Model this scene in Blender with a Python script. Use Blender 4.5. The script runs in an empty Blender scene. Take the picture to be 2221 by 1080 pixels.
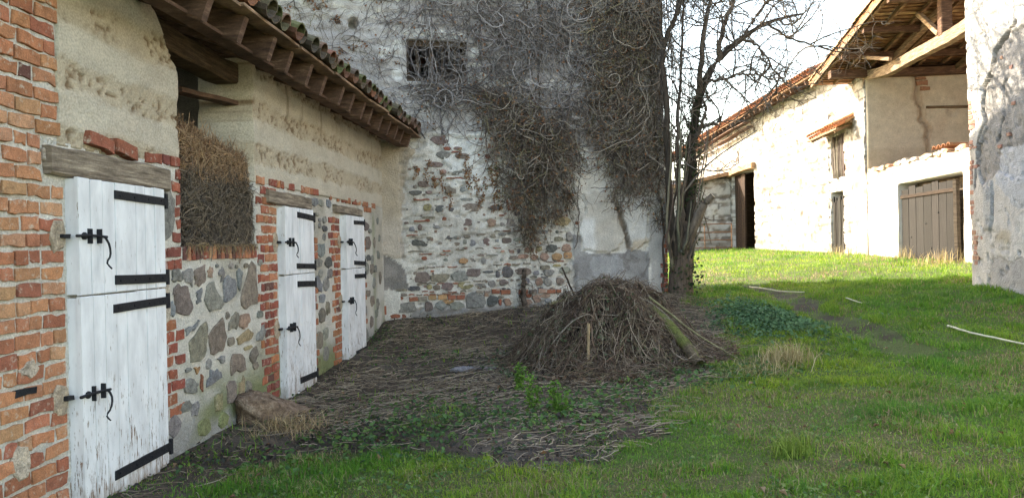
import bpy, math, random
import numpy as np
from mathutils import Matrix, Vector

random.seed(7)
rng = np.random.default_rng(11)
SC = bpy.context.scene
COL = SC.collection
rad = math.radians

# ------------------------------------------------------------------ camera, sky, sun, exposure
cam_d = bpy.data.cameras.new('camera')
cam_d.sensor_width = 36.0
cam_d.lens = 27.04
cam_d.clip_end = 2000
cam_d.clip_start = 0.05
cam = bpy.data.objects.new('camera', cam_d)
COL.objects.link(cam)
cam.matrix_world = Matrix.Translation((0, 0, 1.54)) @ Matrix.Rotation(math.pi / 2 - 0.0021, 4, 'X') @ Matrix.Rotation(-0.02, 4, 'Z')
SC.camera = cam

SUN_AZ, SUN_EL = 47.0, 25.0            # degrees left of the view axis, above the horizon
world = bpy.data.worlds.new('World')
SC.world = world
world.use_nodes = True
wn = world.node_tree.nodes
bg = wn['Background']
sky = wn.new('ShaderNodeTexSky')
sky.sky_type = 'NISHITA'
sky.sun_disc = False
sky.sun_elevation = rad(SUN_EL)
sky.sun_rotation = rad(-SUN_AZ)
sky.air_density = 1.0
sky.dust_density = 1.6
sky.ozone_density = 1.0
world.node_tree.links.new(sky.outputs[0], bg.inputs[0])
bg.inputs[1].default_value = 0.15
sun_d = bpy.data.lights.new('sun', 'SUN')
sun_d.energy = 3.0
sun_d.angle = rad(0.55)
sun_d.color = (1.0, 0.97, 0.93)
sun = bpy.data.objects.new('sun', sun_d)
COL.objects.link(sun)
sun.rotation_euler = (rad(90 - SUN_EL), 0, rad(180 + SUN_AZ))
vs = SC.view_settings
vs.view_transform = 'Standard'
vs.look = 'None'
vs.gamma = 1.0
vs.exposure = 2.5
try:
    vs.use_white_balance = True
    vs.white_balance_temperature = 8300
    vs.white_balance_tint = 10
except Exception:
    pass


# ------------------------------------------------------------------ numeric noise
def _hash(ix, iy, seed):
    h = (ix.astype(np.int64) * 374761393 + iy.astype(np.int64) * 668265263 + seed * 974711) & 0xFFFFFFFF
    h = ((h ^ (h >> 13)) * 1274126177) & 0xFFFFFFFF
    return ((h ^ (h >> 16)) & 0xFFFF) / 65535.0


def vnoise(x, y, seed=0):
    x = np.asarray(x, float); y = np.asarray(y, float)
    ix = np.floor(x); iy = np.floor(y)
    fx = x - ix; fy = y - iy
    fx = fx * fx * (3 - 2 * fx); fy = fy * fy * (3 - 2 * fy)
    a = _hash(ix, iy, seed); b = _hash(ix + 1, iy, seed)
    c = _hash(ix, iy + 1, seed); d = _hash(ix + 1, iy + 1, seed)
    return (a * (1 - fx) + b * fx) * (1 - fy) + (c * (1 - fx) + d * fx) * fy


def fbm(x, y, o=4, seed=0):
    s = 0.0; a = 0.5; f = 1.0
    for i in range(o):
        s = s + a * vnoise(np.asarray(x) * f, np.asarray(y) * f, seed + i * 17)
        a *= 0.5; f *= 2.03
    return s / (1 - 0.5 ** o)


def sstep(a, b, x):
    t = np.clip((np.asarray(x, float) - a) / (b - a), 0, 1)
    return t * t * (3 - 2 * t)


def in_poly(X, Y, poly):
    inside = np.zeros(np.shape(X), bool)
    n = len(poly)
    for i in range(n):
        x0, y0 = poly[i]; x1, y1 = poly[(i + 1) % n]
        if y0 == y1:
            continue
        c = ((y0 > Y) != (y1 > Y)) & (X < (x1 - x0) * (Y - y0) / (y1 - y0) + x0)
        inside ^= c
    return inside


def seg_dist(X, Y, pts):
    best = np.full(np.shape(X), 1e9)
    for (ax, ay), (bx, by) in zip(pts[:-1], pts[1:]):
        dx, dy = bx - ax, by - ay
        t = np.clip(((X - ax) * dx + (Y - ay) * dy) / (dx * dx + dy * dy + 1e-12), 0, 1)
        best = np.minimum(best, np.hypot(X - ax - t * dx, Y - ay - t * dy))
    return best


# ------------------------------------------------------------------ materials
def mk(name, ramp, scale=(4, 4, 4), detail=6.0, rough=0.9, bump=0.25, bscale=30.0, obj=False, attr=False,
       fine=0.0, fscale=60.0, spot=None, bdist=0.02, spec=0.3):
    m = bpy.data.materials.new(name)
    m.use_nodes = True
    nt = m.node_tree; N = nt.nodes; K = nt.links.new
    p = N['Principled BSDF']
    p.inputs['Roughness'].default_value = rough
    p.inputs['Specular IOR Level'].default_value = spec
    g = N.new('ShaderNodeNewGeometry')
    mp = N.new('ShaderNodeMapping')
    mp.inputs['Scale'].default_value = scale
    K(g.outputs['Position'], mp.inputs['Vector'])
    n1 = N.new('ShaderNodeTexNoise')
    n1.inputs['Scale'].default_value = 1.0
    n1.inputs['Detail'].default_value = detail
    n1.inputs['Roughness'].default_value = 0.62
    K(mp.outputs[0], n1.inputs['Vector'])
    cr = N.new('ShaderNodeValToRGB')
    e = cr.color_ramp.elements
    while len(e) < len(ramp):
        e.new(0.5)
    for i, (pos, c) in enumerate(ramp):
        e[i].position = pos
        e[i].color = (*c, 1) if len(c) == 3 else c
    K(n1.outputs['Fac'], cr.inputs[0])
    out = cr.outputs[0]

    def mult(a, b, f=1.0):
        x = N.new('ShaderNodeMix'); x.data_type = 'RGBA'; x.blend_type = 'MULTIPLY'
        x.inputs[0].default_value = f
        K(a, x.inputs[6]); K(b, x.inputs[7])
        return x.outputs[2]
    if attr:
        a = N.new('ShaderNodeAttribute'); a.attribute_name = 'Col'
        out = mult(out, a.outputs['Color'])
    if obj:
        oi = N.new('ShaderNodeObjectInfo')
        out = mult(out, oi.outputs['Color'])
    if fine:
        n3 = N.new('ShaderNodeTexNoise'); n3.inputs['Scale'].default_value = fscale
        n3.inputs['Detail'].default_value = 4
        K(g.outputs['Position'], n3.inputs['Vector'])
        r3 = N.new('ShaderNodeValToRGB')
        r3.color_ramp.elements[0].position = 0.3; r3.color_ramp.elements[0].color = (1 - fine,) * 3 + (1,)
        r3.color_ramp.elements[1].position = 0.7; r3.color_ramp.elements[1].color = (1 + 0.3 * fine,) * 3 + (1,)
        K(n3.outputs['Fac'], r3.inputs[0])
        out = mult(out, r3.outputs[0])
    if spot:                                    # (colour, scale, low, high): blotches of another colour
        c, ssc, lo, hi = spot
        n4 = N.new('ShaderNodeTexNoise'); n4.inputs['Scale'].default_value = ssc
        n4.inputs['Detail'].default_value = 7
        n4.inputs['Roughness'].default_value = 0.68
        K(g.outputs['Position'], n4.inputs['Vector'])
        r4 = N.new('ShaderNodeMapRange')
        r4.inputs[1].default_value = lo; r4.inputs[2].default_value = hi
        K(n4.outputs['Fac'], r4.inputs[0])
        x = N.new('ShaderNodeMix'); x.data_type = 'RGBA'
        K(r4.outputs[0], x.inputs[0]); K(out, x.inputs[6])
        x.inputs[7].default_value = (*c, 1)
        out = x.outputs[2]
    K(out, p.inputs['Base Color'])
    if bump:
        n2 = N.new('ShaderNodeTexNoise'); n2.inputs['Scale'].default_value = bscale
        n2.inputs['Detail'].default_value = 5
        n2.inputs['Roughness'].default_value = 0.65
        if scale[0] != scale[2]:
            mp2 = N.new('ShaderNodeMapping')
            k = max(scale)
            mp2.inputs['Scale'].default_value = tuple(s / k for s in scale)
            K(g.outputs['Position'], mp2.inputs['Vector']); K(mp2.outputs[0], n2.inputs['Vector'])
        else:
            K(g.outputs['Position'], n2.inputs['Vector'])
        b = N.new('ShaderNodeBump'); b.inputs['Strength'].default_value = bump
        b.inputs['Distance'].default_value = bdist
        K(n2.outputs['Fac'], b.inputs['Height']); K(b.outputs[0], p.inputs['Normal'])
    return m


GREY = [(0.25, (0.62, 0.62, 0.62)), (0.5, (0.95, 0.95, 0.95)), (0.78, (1.2, 1.2, 1.2))]
SOFT = [(0.25, (0.8, 0.8, 0.8)), (0.75, (1.12, 1.12, 1.12))]
MT = {}
MT['mortar'] = mk('lime_mortar', [(0.25, (0.8, 0.8, 0.8)), (0.72, (1.12, 1.12, 1.12))], (5, 5, 5), bump=0.9, bscale=38, attr=True, fine=0.3, fscale=75, bdist=0.03)
MT['earth'] = mk('rammed_earth', SOFT, (4, 4, 7), bump=0.7, bscale=35, attr=True, fine=0.3, fscale=70, bdist=0.02)
MT['brick'] = mk('fired_brick', GREY, (16, 16, 16), bump=0.6, bscale=70, obj=True, fine=0.3, fscale=120,
                 spot=((0.55, 0.48, 0.39), 22, 0.56, 0.72), bdist=0.016)
MT['stone'] = mk('field_stone', [(0.25, (0.45, 0.44, 0.43)), (0.5, (0.92, 0.92, 0.92)), (0.75, (1.38, 1.36, 1.32))], (17, 17, 17), bump=1.0, bscale=34, obj=True, fine=0.45, fscale=90,
                 spot=((0.46, 0.42, 0.36), 20, 0.62, 0.74), bdist=0.02)
MT['oldwood'] = mk('weathered_beam', [(0.3, (0.08, 0.064, 0.052)), (0.5, (0.2, 0.17, 0.145)), (0.7, (0.38, 0.34, 0.29))],
                   (3.5, 3.5, 34), bump=0.7, bscale=60, obj=True, fine=0.2)
MT['redwood'] = mk('stained_rafter', [(0.3, (0.055, 0.03, 0.021)), (0.55, (0.13, 0.072, 0.048)), (0.75, (0.28, 0.18, 0.125))],
                   (5, 5, 30), bump=0.35, bscale=60, fine=0.2)
MT['greywood'] = mk('grey_boards', [(0.3, (0.45, 0.45, 0.45)), (0.7, (1.15, 1.15, 1.15))], (22, 22, 1.6), bump=0.5,
                    bscale=60, obj=True, fine=0.25)
MT['tile'] = mk('clay_tile', GREY, (9, 9, 9), bump=0.4, bscale=60, obj=True, fine=0.25,
                spot=((0.1, 0.1, 0.05), 7, 0.57, 0.7))
MT['iron'] = mk('black_iron', [(0.3, (0.008, 0.009, 0.012)), (0.75, (0.025, 0.025, 0.03))], (30, 30, 30), rough=0.6,
                bump=0.25, bscale=120, spec=0.25)
MT['rust'] = mk('rusty_tube', [(0.3, (0.1, 0.045, 0.025)), (0.75, (0.24, 0.14, 0.09))], (20, 20, 20), rough=0.8, bump=0.2, bscale=90)
MT['twig'] = mk('dry_twig', SOFT, (30, 30, 30), bump=0.0, attr=True)
MT['bark'] = mk('bark', [(0.3, (0.5, 0.5, 0.5)), (0.7, (1.15, 1.15, 1.15))], (22, 22, 5), bump=0.9, bscale=50, attr=True,
                fine=0.3, bdist=0.03)
MT['soil'] = mk('yard_soil', SOFT, (5, 5, 5), bump=0.9, bscale=22, attr=True, fine=0.5, fscale=60, bdist=0.05)
MT['boulder'] = mk('brown_boulder', [(0.3, (0.1, 0.065, 0.045)), (0.5, (0.27, 0.18, 0.125)), (0.7, (0.42, 0.32, 0.24))], (13, 13, 13),
                   bump=1.0, bscale=26, fine=0.4, fscale=80, bdist=0.04)
MT['palestick'] = mk('pale_cane', [(0.3, (0.5, 0.48, 0.36)), (0.7, (0.72, 0.7, 0.52))], (9, 9, 9), bump=0.2)
MT['cutwood'] = mk('sawn_end', [(0.3, (0.5, 0.4, 0.28)), (0.7, (0.75, 0.66, 0.52))], (25, 25, 25), bump=0.3)


def leaf_mat(name, trans=0.35, rough=0.6):
    m = bpy.data.materials.new(name); m.use_nodes = True
    nt = m.node_tree; N = nt.nodes; K = nt.links.new
    p = N['Principled BSDF']; p.inputs['Roughness'].default_value = rough
    p.inputs['Specular IOR Level'].default_value = 0.25
    a = N.new('ShaderNodeAttribute'); a.attribute_name = 'Col'
    K(a.outputs['Color'], p.inputs['Base Color'])
    t = N.new('ShaderNodeBsdfTranslucent'); K(a.outputs['Color'], t.inputs['Color'])
    x = N.new('ShaderNodeMixShader'); x.inputs[0].default_value = trans
    K(p.outputs[0], x.inputs[1]); K(t.outputs[0], x.inputs[2])
    K(x.outputs[0], N['Material Output'].inputs['Surface'])
    return m


MT['leaf'] = leaf_mat('leaf')
MT['grass'] = leaf_mat('grass_blade', 0.4, 0.55)
MT['straw'] = leaf_mat('straw_stalk', 0.2, 0.8)


def paint_mat():
    m = bpy.data.materials.new('flaking_white_paint'); m.use_nodes = True
    nt = m.node_tree; N = nt.nodes; K = nt.links.new
    p = N['Principled BSDF']; p.inputs['Roughness'].default_value = 0.65
    p.inputs['Specular IOR Level'].default_value = 0.3
    g = N.new('ShaderNodeNewGeometry')

    def noise(sc, det, rough=0.6):
        mp = N.new('ShaderNodeMapping'); mp.inputs['Scale'].default_value = sc
        K(g.outputs['Position'], mp.inputs['Vector'])
        n = N.new('ShaderNodeTexNoise'); n.inputs['Scale'].default_value = 1
        n.inputs['Detail'].default_value = det; n.inputs['Roughness'].default_value = rough
        K(mp.outputs[0], n.inputs['Vector'])
        return n.outputs['Fac']

    def math_(op, a, b):
        x = N.new('ShaderNodeMath'); x.operation = op
        for i, v in enumerate((a, b)):
            if isinstance(v, (int, float)):
                x.inputs[i].default_value = v
            else:
                K(v, x.inputs[i])
        return x.outputs[0]
    flake = noise((75, 75, 9), 5, 0.7)
    big = noise((5, 5, 2.5), 4)
    sep = N.new('ShaderNodeSeparateXYZ'); K(g.outputs['Position'], sep.inputs[0])
    wr = N.new('ShaderNodeMapRange')
    wr.inputs[1].default_value = 0.95; wr.inputs[2].default_value = -0.02
    wr.inputs[3].default_value = 0.012; wr.inputs[4].default_value = 0.13
    K(sep.outputs[2], wr.inputs[0])
    lvl = math_('ADD', math_('ADD', flake, wr.outputs[0]), math_('MULTIPLY', math_('SUBTRACT', big, 0.5), 0.22))
    mask = N.new('ShaderNodeMapRange')
    mask.inputs[1].default_value = 0.665; mask.inputs[2].default_value = 0.70
    K(lvl, mask.inputs[0])
    wood = N.new('ShaderNodeValToRGB')
    wood.color_ramp.elements[0].color = (0.05, 0.032, 0.025, 1); wood.color_ramp.elements[1].color = (0.36, 0.24, 0.17, 1)
    K(noise((40, 40, 4), 4), wood.inputs[0])
    pc = N.new('ShaderNodeValToRGB')
    pc.color_ramp.elements[0].position = 0.3; pc.color_ramp.elements[0].color = (0.6, 0.6, 0.62, 1)
    pc.color_ramp.elements[1].position = 0.62; pc.color_ramp.elements[1].color = (0.8, 0.8, 0.82, 1)
    K(noise((9, 9, 3), 5), pc.inputs[0])
    x = N.new('ShaderNodeMix'); x.data_type = 'RGBA'
    K(mask.outputs[0], x.inputs[0]); K(pc.outputs[0], x.inputs[6]); K(wood.outputs[0], x.inputs[7])
    # mud splashed up from the ground and grey grime in the grain
    dz = N.new('ShaderNodeMapRange')
    dz.inputs[1].default_value = 0.42; dz.inputs[2].default_value = 0.0
    dz.inputs[3].default_value = -0.12; dz.inputs[4].default_value = 0.3
    K(sep.outputs[2], dz.inputs[0])
    dm = N.new('ShaderNodeMapRange')
    dm.inputs[1].default_value = 0.62; dm.inputs[2].default_value = 0.86; dm.inputs[4].default_value = 0.75
    K(math_('ADD', noise((16, 16, 5), 6, 0.7), dz.outputs[0]), dm.inputs[0])
    x2 = N.new('ShaderNodeMix'); x2.data_type = 'RGBA'
    K(dm.outputs[0], x2.inputs[0]); K(x.outputs[2], x2.inputs[6]); x2.inputs[7].default_value = (0.3, 0.22, 0.16, 1)
    K(x2.outputs[2], p.inputs['Base Color'])
    b = N.new('ShaderNodeBump'); b.inputs['Strength'].default_value = 0.5; b.inputs['Distance'].default_value = 0.004
    K(math_('SUBTRACT', math_('MULTIPLY', flake, 0.4), mask.outputs[0]), b.inputs['Height']); K(b.outputs[0], p.inputs['Normal'])
    return m


MT['paint'] = paint_mat()


# ------------------------------------------------------------------ mesh helpers
def root_loc(parent):
    while parent is not None and parent.parent is not None:
        parent = parent.parent
    return np.array(parent.location) if parent is not None else np.zeros(3)


def tag(o, label=None, cat=None, group=None, kind=None):
    if label: o['label'] = label
    if cat: o['category'] = cat
    if group: o['group'] = group
    if kind: o['kind'] = kind
    return o


def thing(name, loc, label, cat, group=None):
    o = bpy.data.objects.new(name, None)
    COL.objects.link(o)
    o.location = [float(x) for x in loc]
    return tag(o, label, cat, group)


def link(name, me, mat, parent=None, col=None, smooth=False):
    if smooth:
        me.shade_smooth()
    me.materials.append(MT[mat] if isinstance(mat, str) else mat)
    o = bpy.data.objects.new(name, me)
    COL.objects.link(o)
    if parent is not None:
        o.parent = parent
    if col is not None:
        o.color = (*col[:3], 1)
    return o


def poly(name, V, Fc, mat, parent=None, col=None, smooth=False):
    """a mesh from world coordinates and a list of faces"""
    V = np.asarray(V, float) - root_loc(parent)
    me = bpy.data.meshes.new(name)
    me.from_pydata(V.tolist(), [], [list(map(int, f)) for f in Fc])
    me.update()
    return link(name, me, mat, parent, col, smooth)


def tri(name, V, T, mat, parent=None, C=None, smooth=False, col=None):
    """a mesh from numpy arrays: vertices (n,3), triangles (m,3), vertex colours (n,3)"""
    V = np.asarray(V, np.float32) - root_loc(parent).astype(np.float32)
    T = np.ascontiguousarray(T, np.int32)
    me = bpy.data.meshes.new(name)
    me.vertices.add(len(V)); me.vertices.foreach_set('co', V.ravel())
    me.loops.add(T.size); me.loops.foreach_set('vertex_index', T.ravel())
    me.polygons.add(len(T)); me.polygons.foreach_set('loop_start', np.arange(0, T.size, 3, dtype=np.int32))
    me.update(calc_edges=True)
    if C is not None:
        a = me.color_attributes.new('Col', 'FLOAT_COLOR', 'POINT')
        c4 = np.ones((len(V), 4), np.float32); c4[:, :3] = C
        a.data.foreach_set('color', c4.ravel())
    me.validate()
    return link(name, me, mat, parent, col, smooth)


class Frame:
    """a vertical plane: origin, heading in degrees from +Y towards +X, side = which way it faces"""
    def __init__(s, o, ang, side=1):
        a = rad(ang)
        s.o = np.array([o[0], o[1], 0.0])
        s.d = np.array([math.sin(a), math.cos(a), 0])
        s.n = np.array([math.cos(a), -math.sin(a), 0]) * side

    def P(s, u, z, off=0.0):
        u, z, off = np.broadcast_arrays(np.asarray(u, float), np.asarray(z, float), np.asarray(off, float))
        p = s.o + u[..., None] * s.d + off[..., None] * s.n
        p[..., 2] = z
        return p

    def uv(s, X, Y):
        dx = np.asarray(X) - s.o[0]; dy = np.asarray(Y) - s.o[1]
        return dx * s.d[0] + dy * s.d[1], dx * s.n[0] + dy * s.n[1]


aL = rad(4.18); aR = rad(5.0)
FL = Frame((-3 * math.cos(aL), 3 * math.sin(aL)), 4.18)             # stable front, faces the yard
CORNER = FL.P(12.36, 0)
FB = Frame(CORNER, 75)                                              # wall at the back of the yard
FR = Frame((9 * math.cos(aR), -9 * math.sin(aR)), 5, -1)            # far barn front
FN = Frame((6.5 * math.cos(aR), -6.5 * math.sin(aR)), 5, -1)        # near wall on the right
F2 = Frame(FR.P(28.6, 0), 0.5, -1)                                  # barn front beyond its bend
FC = Frame(FR.P(24.8, 0), 95)                                       # cross wall of the open bay


def axis(lo, hi, res, breaks=()):
    b = sorted({lo, hi, *[x for x in breaks if lo < x < hi]})
    out = []
    for p, q in zip(b[:-1], b[1:]):
        n = max(1, int(round((q - p) / res)))
        out += list(np.linspace(p, q, n + 1)[:-1])
    return np.array(out + [hi])


def relief(name, fr, us, zs, hf, cf, mat, parent, hole=None, warp=None, back=0.45):
    """a wall face as a fine relief: hf(U,Z) metres out of the plane, cf(U,Z) colours; edges return into the wall"""
    U, Z = np.meshgrid(us, zs)
    Uw, Zw = (U, Z) if warp is None else warp(U, Z)
    H = hf(Uw, Zw)
    V = fr.P(Uw, Zw, H).reshape(-1, 3)
    C = cf(Uw, Zw).reshape(-1, 3)
    nz, nu = U.shape
    idx = np.arange(nz * nu).reshape(nz, nu)
    q = np.stack([idx[:-1, :-1], idx[:-1, 1:], idx[1:, 1:], idx[1:, :-1]], -1)
    if hole is not None:
        uc = (U[:-1, :-1] + U[1:, 1:]) / 2; zc = (Z[:-1, :-1] + Z[1:, 1:]) / 2
        q = q[~hole(uc, zc)]
    q = q.reshape(-1, 4)
    e = np.concatenate([q[:, [0, 1]], q[:, [1, 2]], q[:, [2, 3]], q[:, [3, 0]]])
    key = np.sort(e, 1); k = key[:, 0].astype(np.int64) * len(V) + key[:, 1]
    _, inv, cnt = np.unique(k, return_inverse=True, return_counts=True)
    be = e[cnt[inv] == 1]
    bv = np.unique(be); mp = {int(v): len(V) + i for i, v in enumerate(bv)}
    Vb = V[bv] - fr.n * (back + H.reshape(-1)[bv])[:, None]
    m = np.vectorize(mp.get)
    sq = np.stack([be[:, 1], be[:, 0], m(be[:, 0]), m(be[:, 1])], -1)
    V = np.vstack([V, Vb]); C = np.vstack([C, C[bv]])
    q = np.vstack([q, sq])
    T = np.vstack([q[:, [0, 1, 2]], q[:, [0, 2, 3]]])
    return tri(name, V, T, mat, parent, C)


def rgb(U, base):
    return np.ones(U.shape + (3,)) * np.array(base)


def blend(C, mask, col):
    m = np.clip(mask, 0, 1)[..., None]
    return C * (1 - m) + np.array(col) * m


def outline_rect(w, h, j, n=2):
    """rectangle outline with a few extra points, shaken by j"""
    p = []
    c = [(-w / 2, -h / 2), (w / 2, -h / 2), (w / 2, h / 2), (-w / 2, h / 2)]
    for i in range(4):
        a = c[i]; b = c[(i + 1) % 4]
        k = n if i % 2 == 0 else 1
        for t in range(k):
            f = t / k
            p.append((a[0] + (b[0] - a[0]) * f, a[1] + (b[1] - a[1]) * f))
    return [(x + random.uniform(-j, j), y + random.uniform(-j, j)) for x, y in p]


def outline_blob(w, h, n=12, j=0.2):
    ph = random.uniform(0, 6.28); out = []
    e = random.uniform(2.2, 3.2)
    for i in range(n):
        a = ph + 6.2832 * (i + random.uniform(-0.28, 0.28)) / n
        c, s = math.cos(a), math.sin(a)
        r = (abs(c) ** e + abs(s) ** e) ** (-1 / e) * (1 + random.uniform(-j, j * 0.6))
        out.append((w / 2 * c * r, h / 2 * s * r))
    return out


def piece_geo(fr, cu, cz, pts, proud, cham, dome=0.0, deep=0.05, base=0.0):
    n = len(pts)
    P = np.array(pts)
    mx = P.mean(0)
    size = np.abs(P - mx).max() + 1e-6
    k = max(0.0, 1 - cham / size)
    ins = mx + (P - mx) * k
    V = [fr.P(cu + P[:, 0], cz + P[:, 1], base - deep), fr.P(cu + P[:, 0], cz + P[:, 1], base + proud - cham * 0.8),
         fr.P(cu + ins[:, 0], cz + ins[:, 1], base + proud + np.array([random.uniform(-1, 1) * cham * 0.3 for _ in range(n)])),
         fr.P(cu + mx[0], cz + mx[1], base + proud + dome)[None]]
    V = np.vstack(V)
    Fc = []
    for i in range(n):
        j = (i + 1) % n
        Fc += [(i, j, n + j, n + i), (n + i, n + j, 2 * n + j, 2 * n + i), (2 * n + i, 2 * n + j, 3 * n)]
    return V, Fc


def join_geo(name, geos, mat, parent, col=None):
    V = []; Fc = []; o = 0
    for v, f in geos:
        V.append(v); Fc += [tuple(i + o for i in t) for t in f]; o += len(v)
    return poly(name, np.vstack(V), Fc, mat, parent, col)


def box_geo(fr, u0, u1, z0, z1, o0, o1, j=0.0, dz=(0, 0)):
    """box in a frame; dz lifts the u1 end"""
    V = []
    for o in (o0, o1):
        for (u, z, e) in ((u0, z0, 0), (u1, z0, 1), (u1, z1, 1), (u0, z1, 0)):
            V.append(fr.P(u + random.uniform(-j, j), z + random.uniform(-j, j) + (dz[1] if e else dz[0]), o + random.uniform(-j, j)))
    V = np.array(V)
    return V, [(0, 1, 2, 3), (7, 6, 5, 4), (0, 4, 5, 1), (1, 5, 6, 2), (2, 6, 7, 3), (3, 7, 4, 0)]


def beam_geo(a, b, w, h, up=(0, 0, 1), bow=0.0, segs=5, j=0.0, w2=None, h2=None):
    """a long timber from a to b with a rectangular section, a little crooked, edges eased"""
    a = np.array(a, float); b = np.array(b, float)
    t = (b - a) / np.linalg.norm(b - a)
    s = np.cross(t, np.array(up, float)); s /= np.linalg.norm(s)
    u = np.cross(s, t)
    V = []; Fc = []
    e = 0.16
    sec = [(-1, -1 + e), (-1 + e, -1), (1 - e, -1), (1, -1 + e), (1, 1 - e), (1 - e, 1), (-1 + e, 1), (-1, 1 - e)]
    for i in range(segs + 1):
        f = i / segs
        c = a + (b - a) * f + u * bow * math.sin(math.pi * f) + (s * random.uniform(-j, j) + u * random.uniform(-j, j))
        ww = (w + ((w2 or w) - w) * f) / 2; hh = (h + ((h2 or h) - h) * f) / 2
        for x, y in sec:
            V.append(c + s * x * ww + u * y * hh)
    for i in range(segs):
        for k in range(8):
            l = (k + 1) % 8
            Fc.append((i * 8 + k, i * 8 + l, (i + 1) * 8 + l, (i + 1) * 8 + k))
    Fc.append(tuple(range(7, -1, -1))); Fc.append(tuple(range(segs * 8, segs * 8 + 8)))
    return np.array(V), Fc


def beam(name, a, b, w, h, mat, parent, col=(1, 1, 1), **kw):
    V, Fc = beam_geo(a, b, w, h, **kw)
    return poly(name, V, Fc, mat, parent, col)


def tubes(paths, radii, S=3, colors=None):
    """paths (N,K,3), radii (N,K) -> vertices, triangles, colours"""
    paths = np.asarray(paths, float); N, K, _ = paths.shape
    radii = np.broadcast_to(np.asarray(radii, float), (N, K))
    t = np.gradient(paths, axis=1)
    t /= np.linalg.norm(t, axis=2, keepdims=True) + 1e-9
    ref = np.where(np.abs(t[..., 2:3]) > 0.8, np.array([1.0, 0.2, 0]), np.array([0, 0.1, 1.0]))
    s = np.cross(t, ref); s /= np.linalg.norm(s, axis=2, keepdims=True) + 1e-9
    u = np.cross(s, t)
    a = np.arange(S) * 2 * math.pi / S
    ring = paths[:, :, None, :] + radii[:, :, None, None] * (np.cos(a)[None, None, :, None] * s[:, :, None, :] + np.sin(a)[None, None, :, None] * u[:, :, None, :])
    V = ring.reshape(-1, 3)
    base = (np.arange(N)[:, None, None] * K + np.arange(K - 1)[None, :, None]) * S
    k = np.arange(S)[None, None, :]; l = (k + 1) % S
    A = base + k; B = base + l; C_ = base + S + l; D = base + S + k
    T = np.stack([np.stack([A, B, C_], -1), np.stack([A, C_, D], -1)], -2).reshape(-1, 3)
    C = None
    if colors is not None:
        C = np.repeat(np.asarray(colors, float), K * S, axis=0)
    return V, T, C


def smooth_path(pts, n):
    """Catmull-Rom through the points, n samples"""
    P = np.array(pts, float)
    P = np.vstack([2 * P[0] - P[1], P, 2 * P[-1] - P[-2]])
    m = len(P) - 3
    out = []
    for x in np.linspace(0, m - 1e-6, n):
        i = int(x); f = x - i
        a, b, c, d = P[i:i + 4]
        out.append(0.5 * (2 * b + (c - a) * f + (2 * a - 5 * b + 4 * c - d) * f * f + (3 * b - a - 3 * c + d) * f ** 3))
    return np.array(out)


def tube_obj(name, pts, r0, r1, mat, parent, col=(1, 1, 1), n=12, S=7, wob=0.0, cap=True):
    p = smooth_path(pts, n)
    if wob:
        p = p + rng.normal(0, wob, p.shape)
    r = np.linspace(r0, r1, n)
    V, T, C = tubes(p[None], r[None], S, [col])
    if cap:
        a = np.arange(S)
        V = np.vstack([V, p[0], p[-1]]); C = np.vstack([C, C[:2]])
        T = np.vstack([T, np.stack([(a + 1) % S, a, np.full(S, len(V) - 2)], 1),
                       np.stack([(n - 1) * S + a, (n - 1) * S + (a + 1) % S, np.full(S, len(V) - 1)], 1)])
    return tri(name, V, T, mat, parent, C, smooth=True)


def leaves(P, size, nrm, colors, aspect=0.8, fold=0.25):
    """leaf blades: five-point kites, folded along the midrib. P (N,3), size (N,), nrm (N,3)"""
    N = len(P)
    nrm = nrm / (np.linalg.norm(nrm, axis=1, keepdims=True) + 1e-9)
    r = rng.normal(size=(N, 3)); t = np.cross(nrm, r); t /= np.linalg.norm(t, axis=1, keepdims=True) + 1e-9
    s = np.cross(nrm, t)
    sz = np.asarray(size)[:, None]
    asp = aspect * rng.uniform(0.7, 1.1, (N, 1))
    v0 = P; v1 = P + t * sz * rng.uniform(0.3, 0.6, (N, 1)) + s * sz * 0.5 * asp + nrm * sz * fold; v2 = P + t * sz
    v3 = P + t * sz * 0.45 - s * sz * 0.5 * asp + nrm * sz * fold
    V = np.stack([v0, v1, v2, v3], 1).reshape(-1, 3)
    b = np.arange(N)[:, None] * 4
    T = np.concatenate([b + np.array([[0, 1, 2]]), b + np.array([[0, 2, 3]])])
    return V, T, np.repeat(np.asarray(colors), 4, axis=0)


def pick(cols, n, var=0.15):
    c = np.array(cols)[rng.integers(0, len(cols), n)]
    return np.clip(c * rng.uniform(1 - var, 1 + var, (n, 1)), 0, 1)


# ------------------------------------------------------------------ the ground
def ground_z(X, Y):
    X = np.asarray(X, float); Y = np.asarray(Y, float)
    t, d = FL.uv(X, Y)
    z = 0.06 * np.maximum(d - 1, 0) * np.where(d > 14, 14 / np.maximum(d, 14), 1)
    z = z + 0.045 * np.clip(t - 8, 0, 5) + 0.014 * np.clip(t - 13, 0, 30)
    u, b = FB.uv(X, Y)
    m = np.exp(-(b / 1.0) ** 2) * np.where(u < 5, 1, np.exp(-((u - 5) / 0.8) ** 2)) * sstep(-0.8, 0.2, u)
    z = z + 0.2 * m
    z = z + 0.05 * (fbm(X * 0.9, Y * 0.9, 3, 3) - 0.5) + 0.03 * (fbm(X * 4, Y * 4, 3, 9) - 0.5)
    z = z - 0.04 * np.exp(-((track_d(X, Y)) / 0.25) ** 2)
    return z


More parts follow.
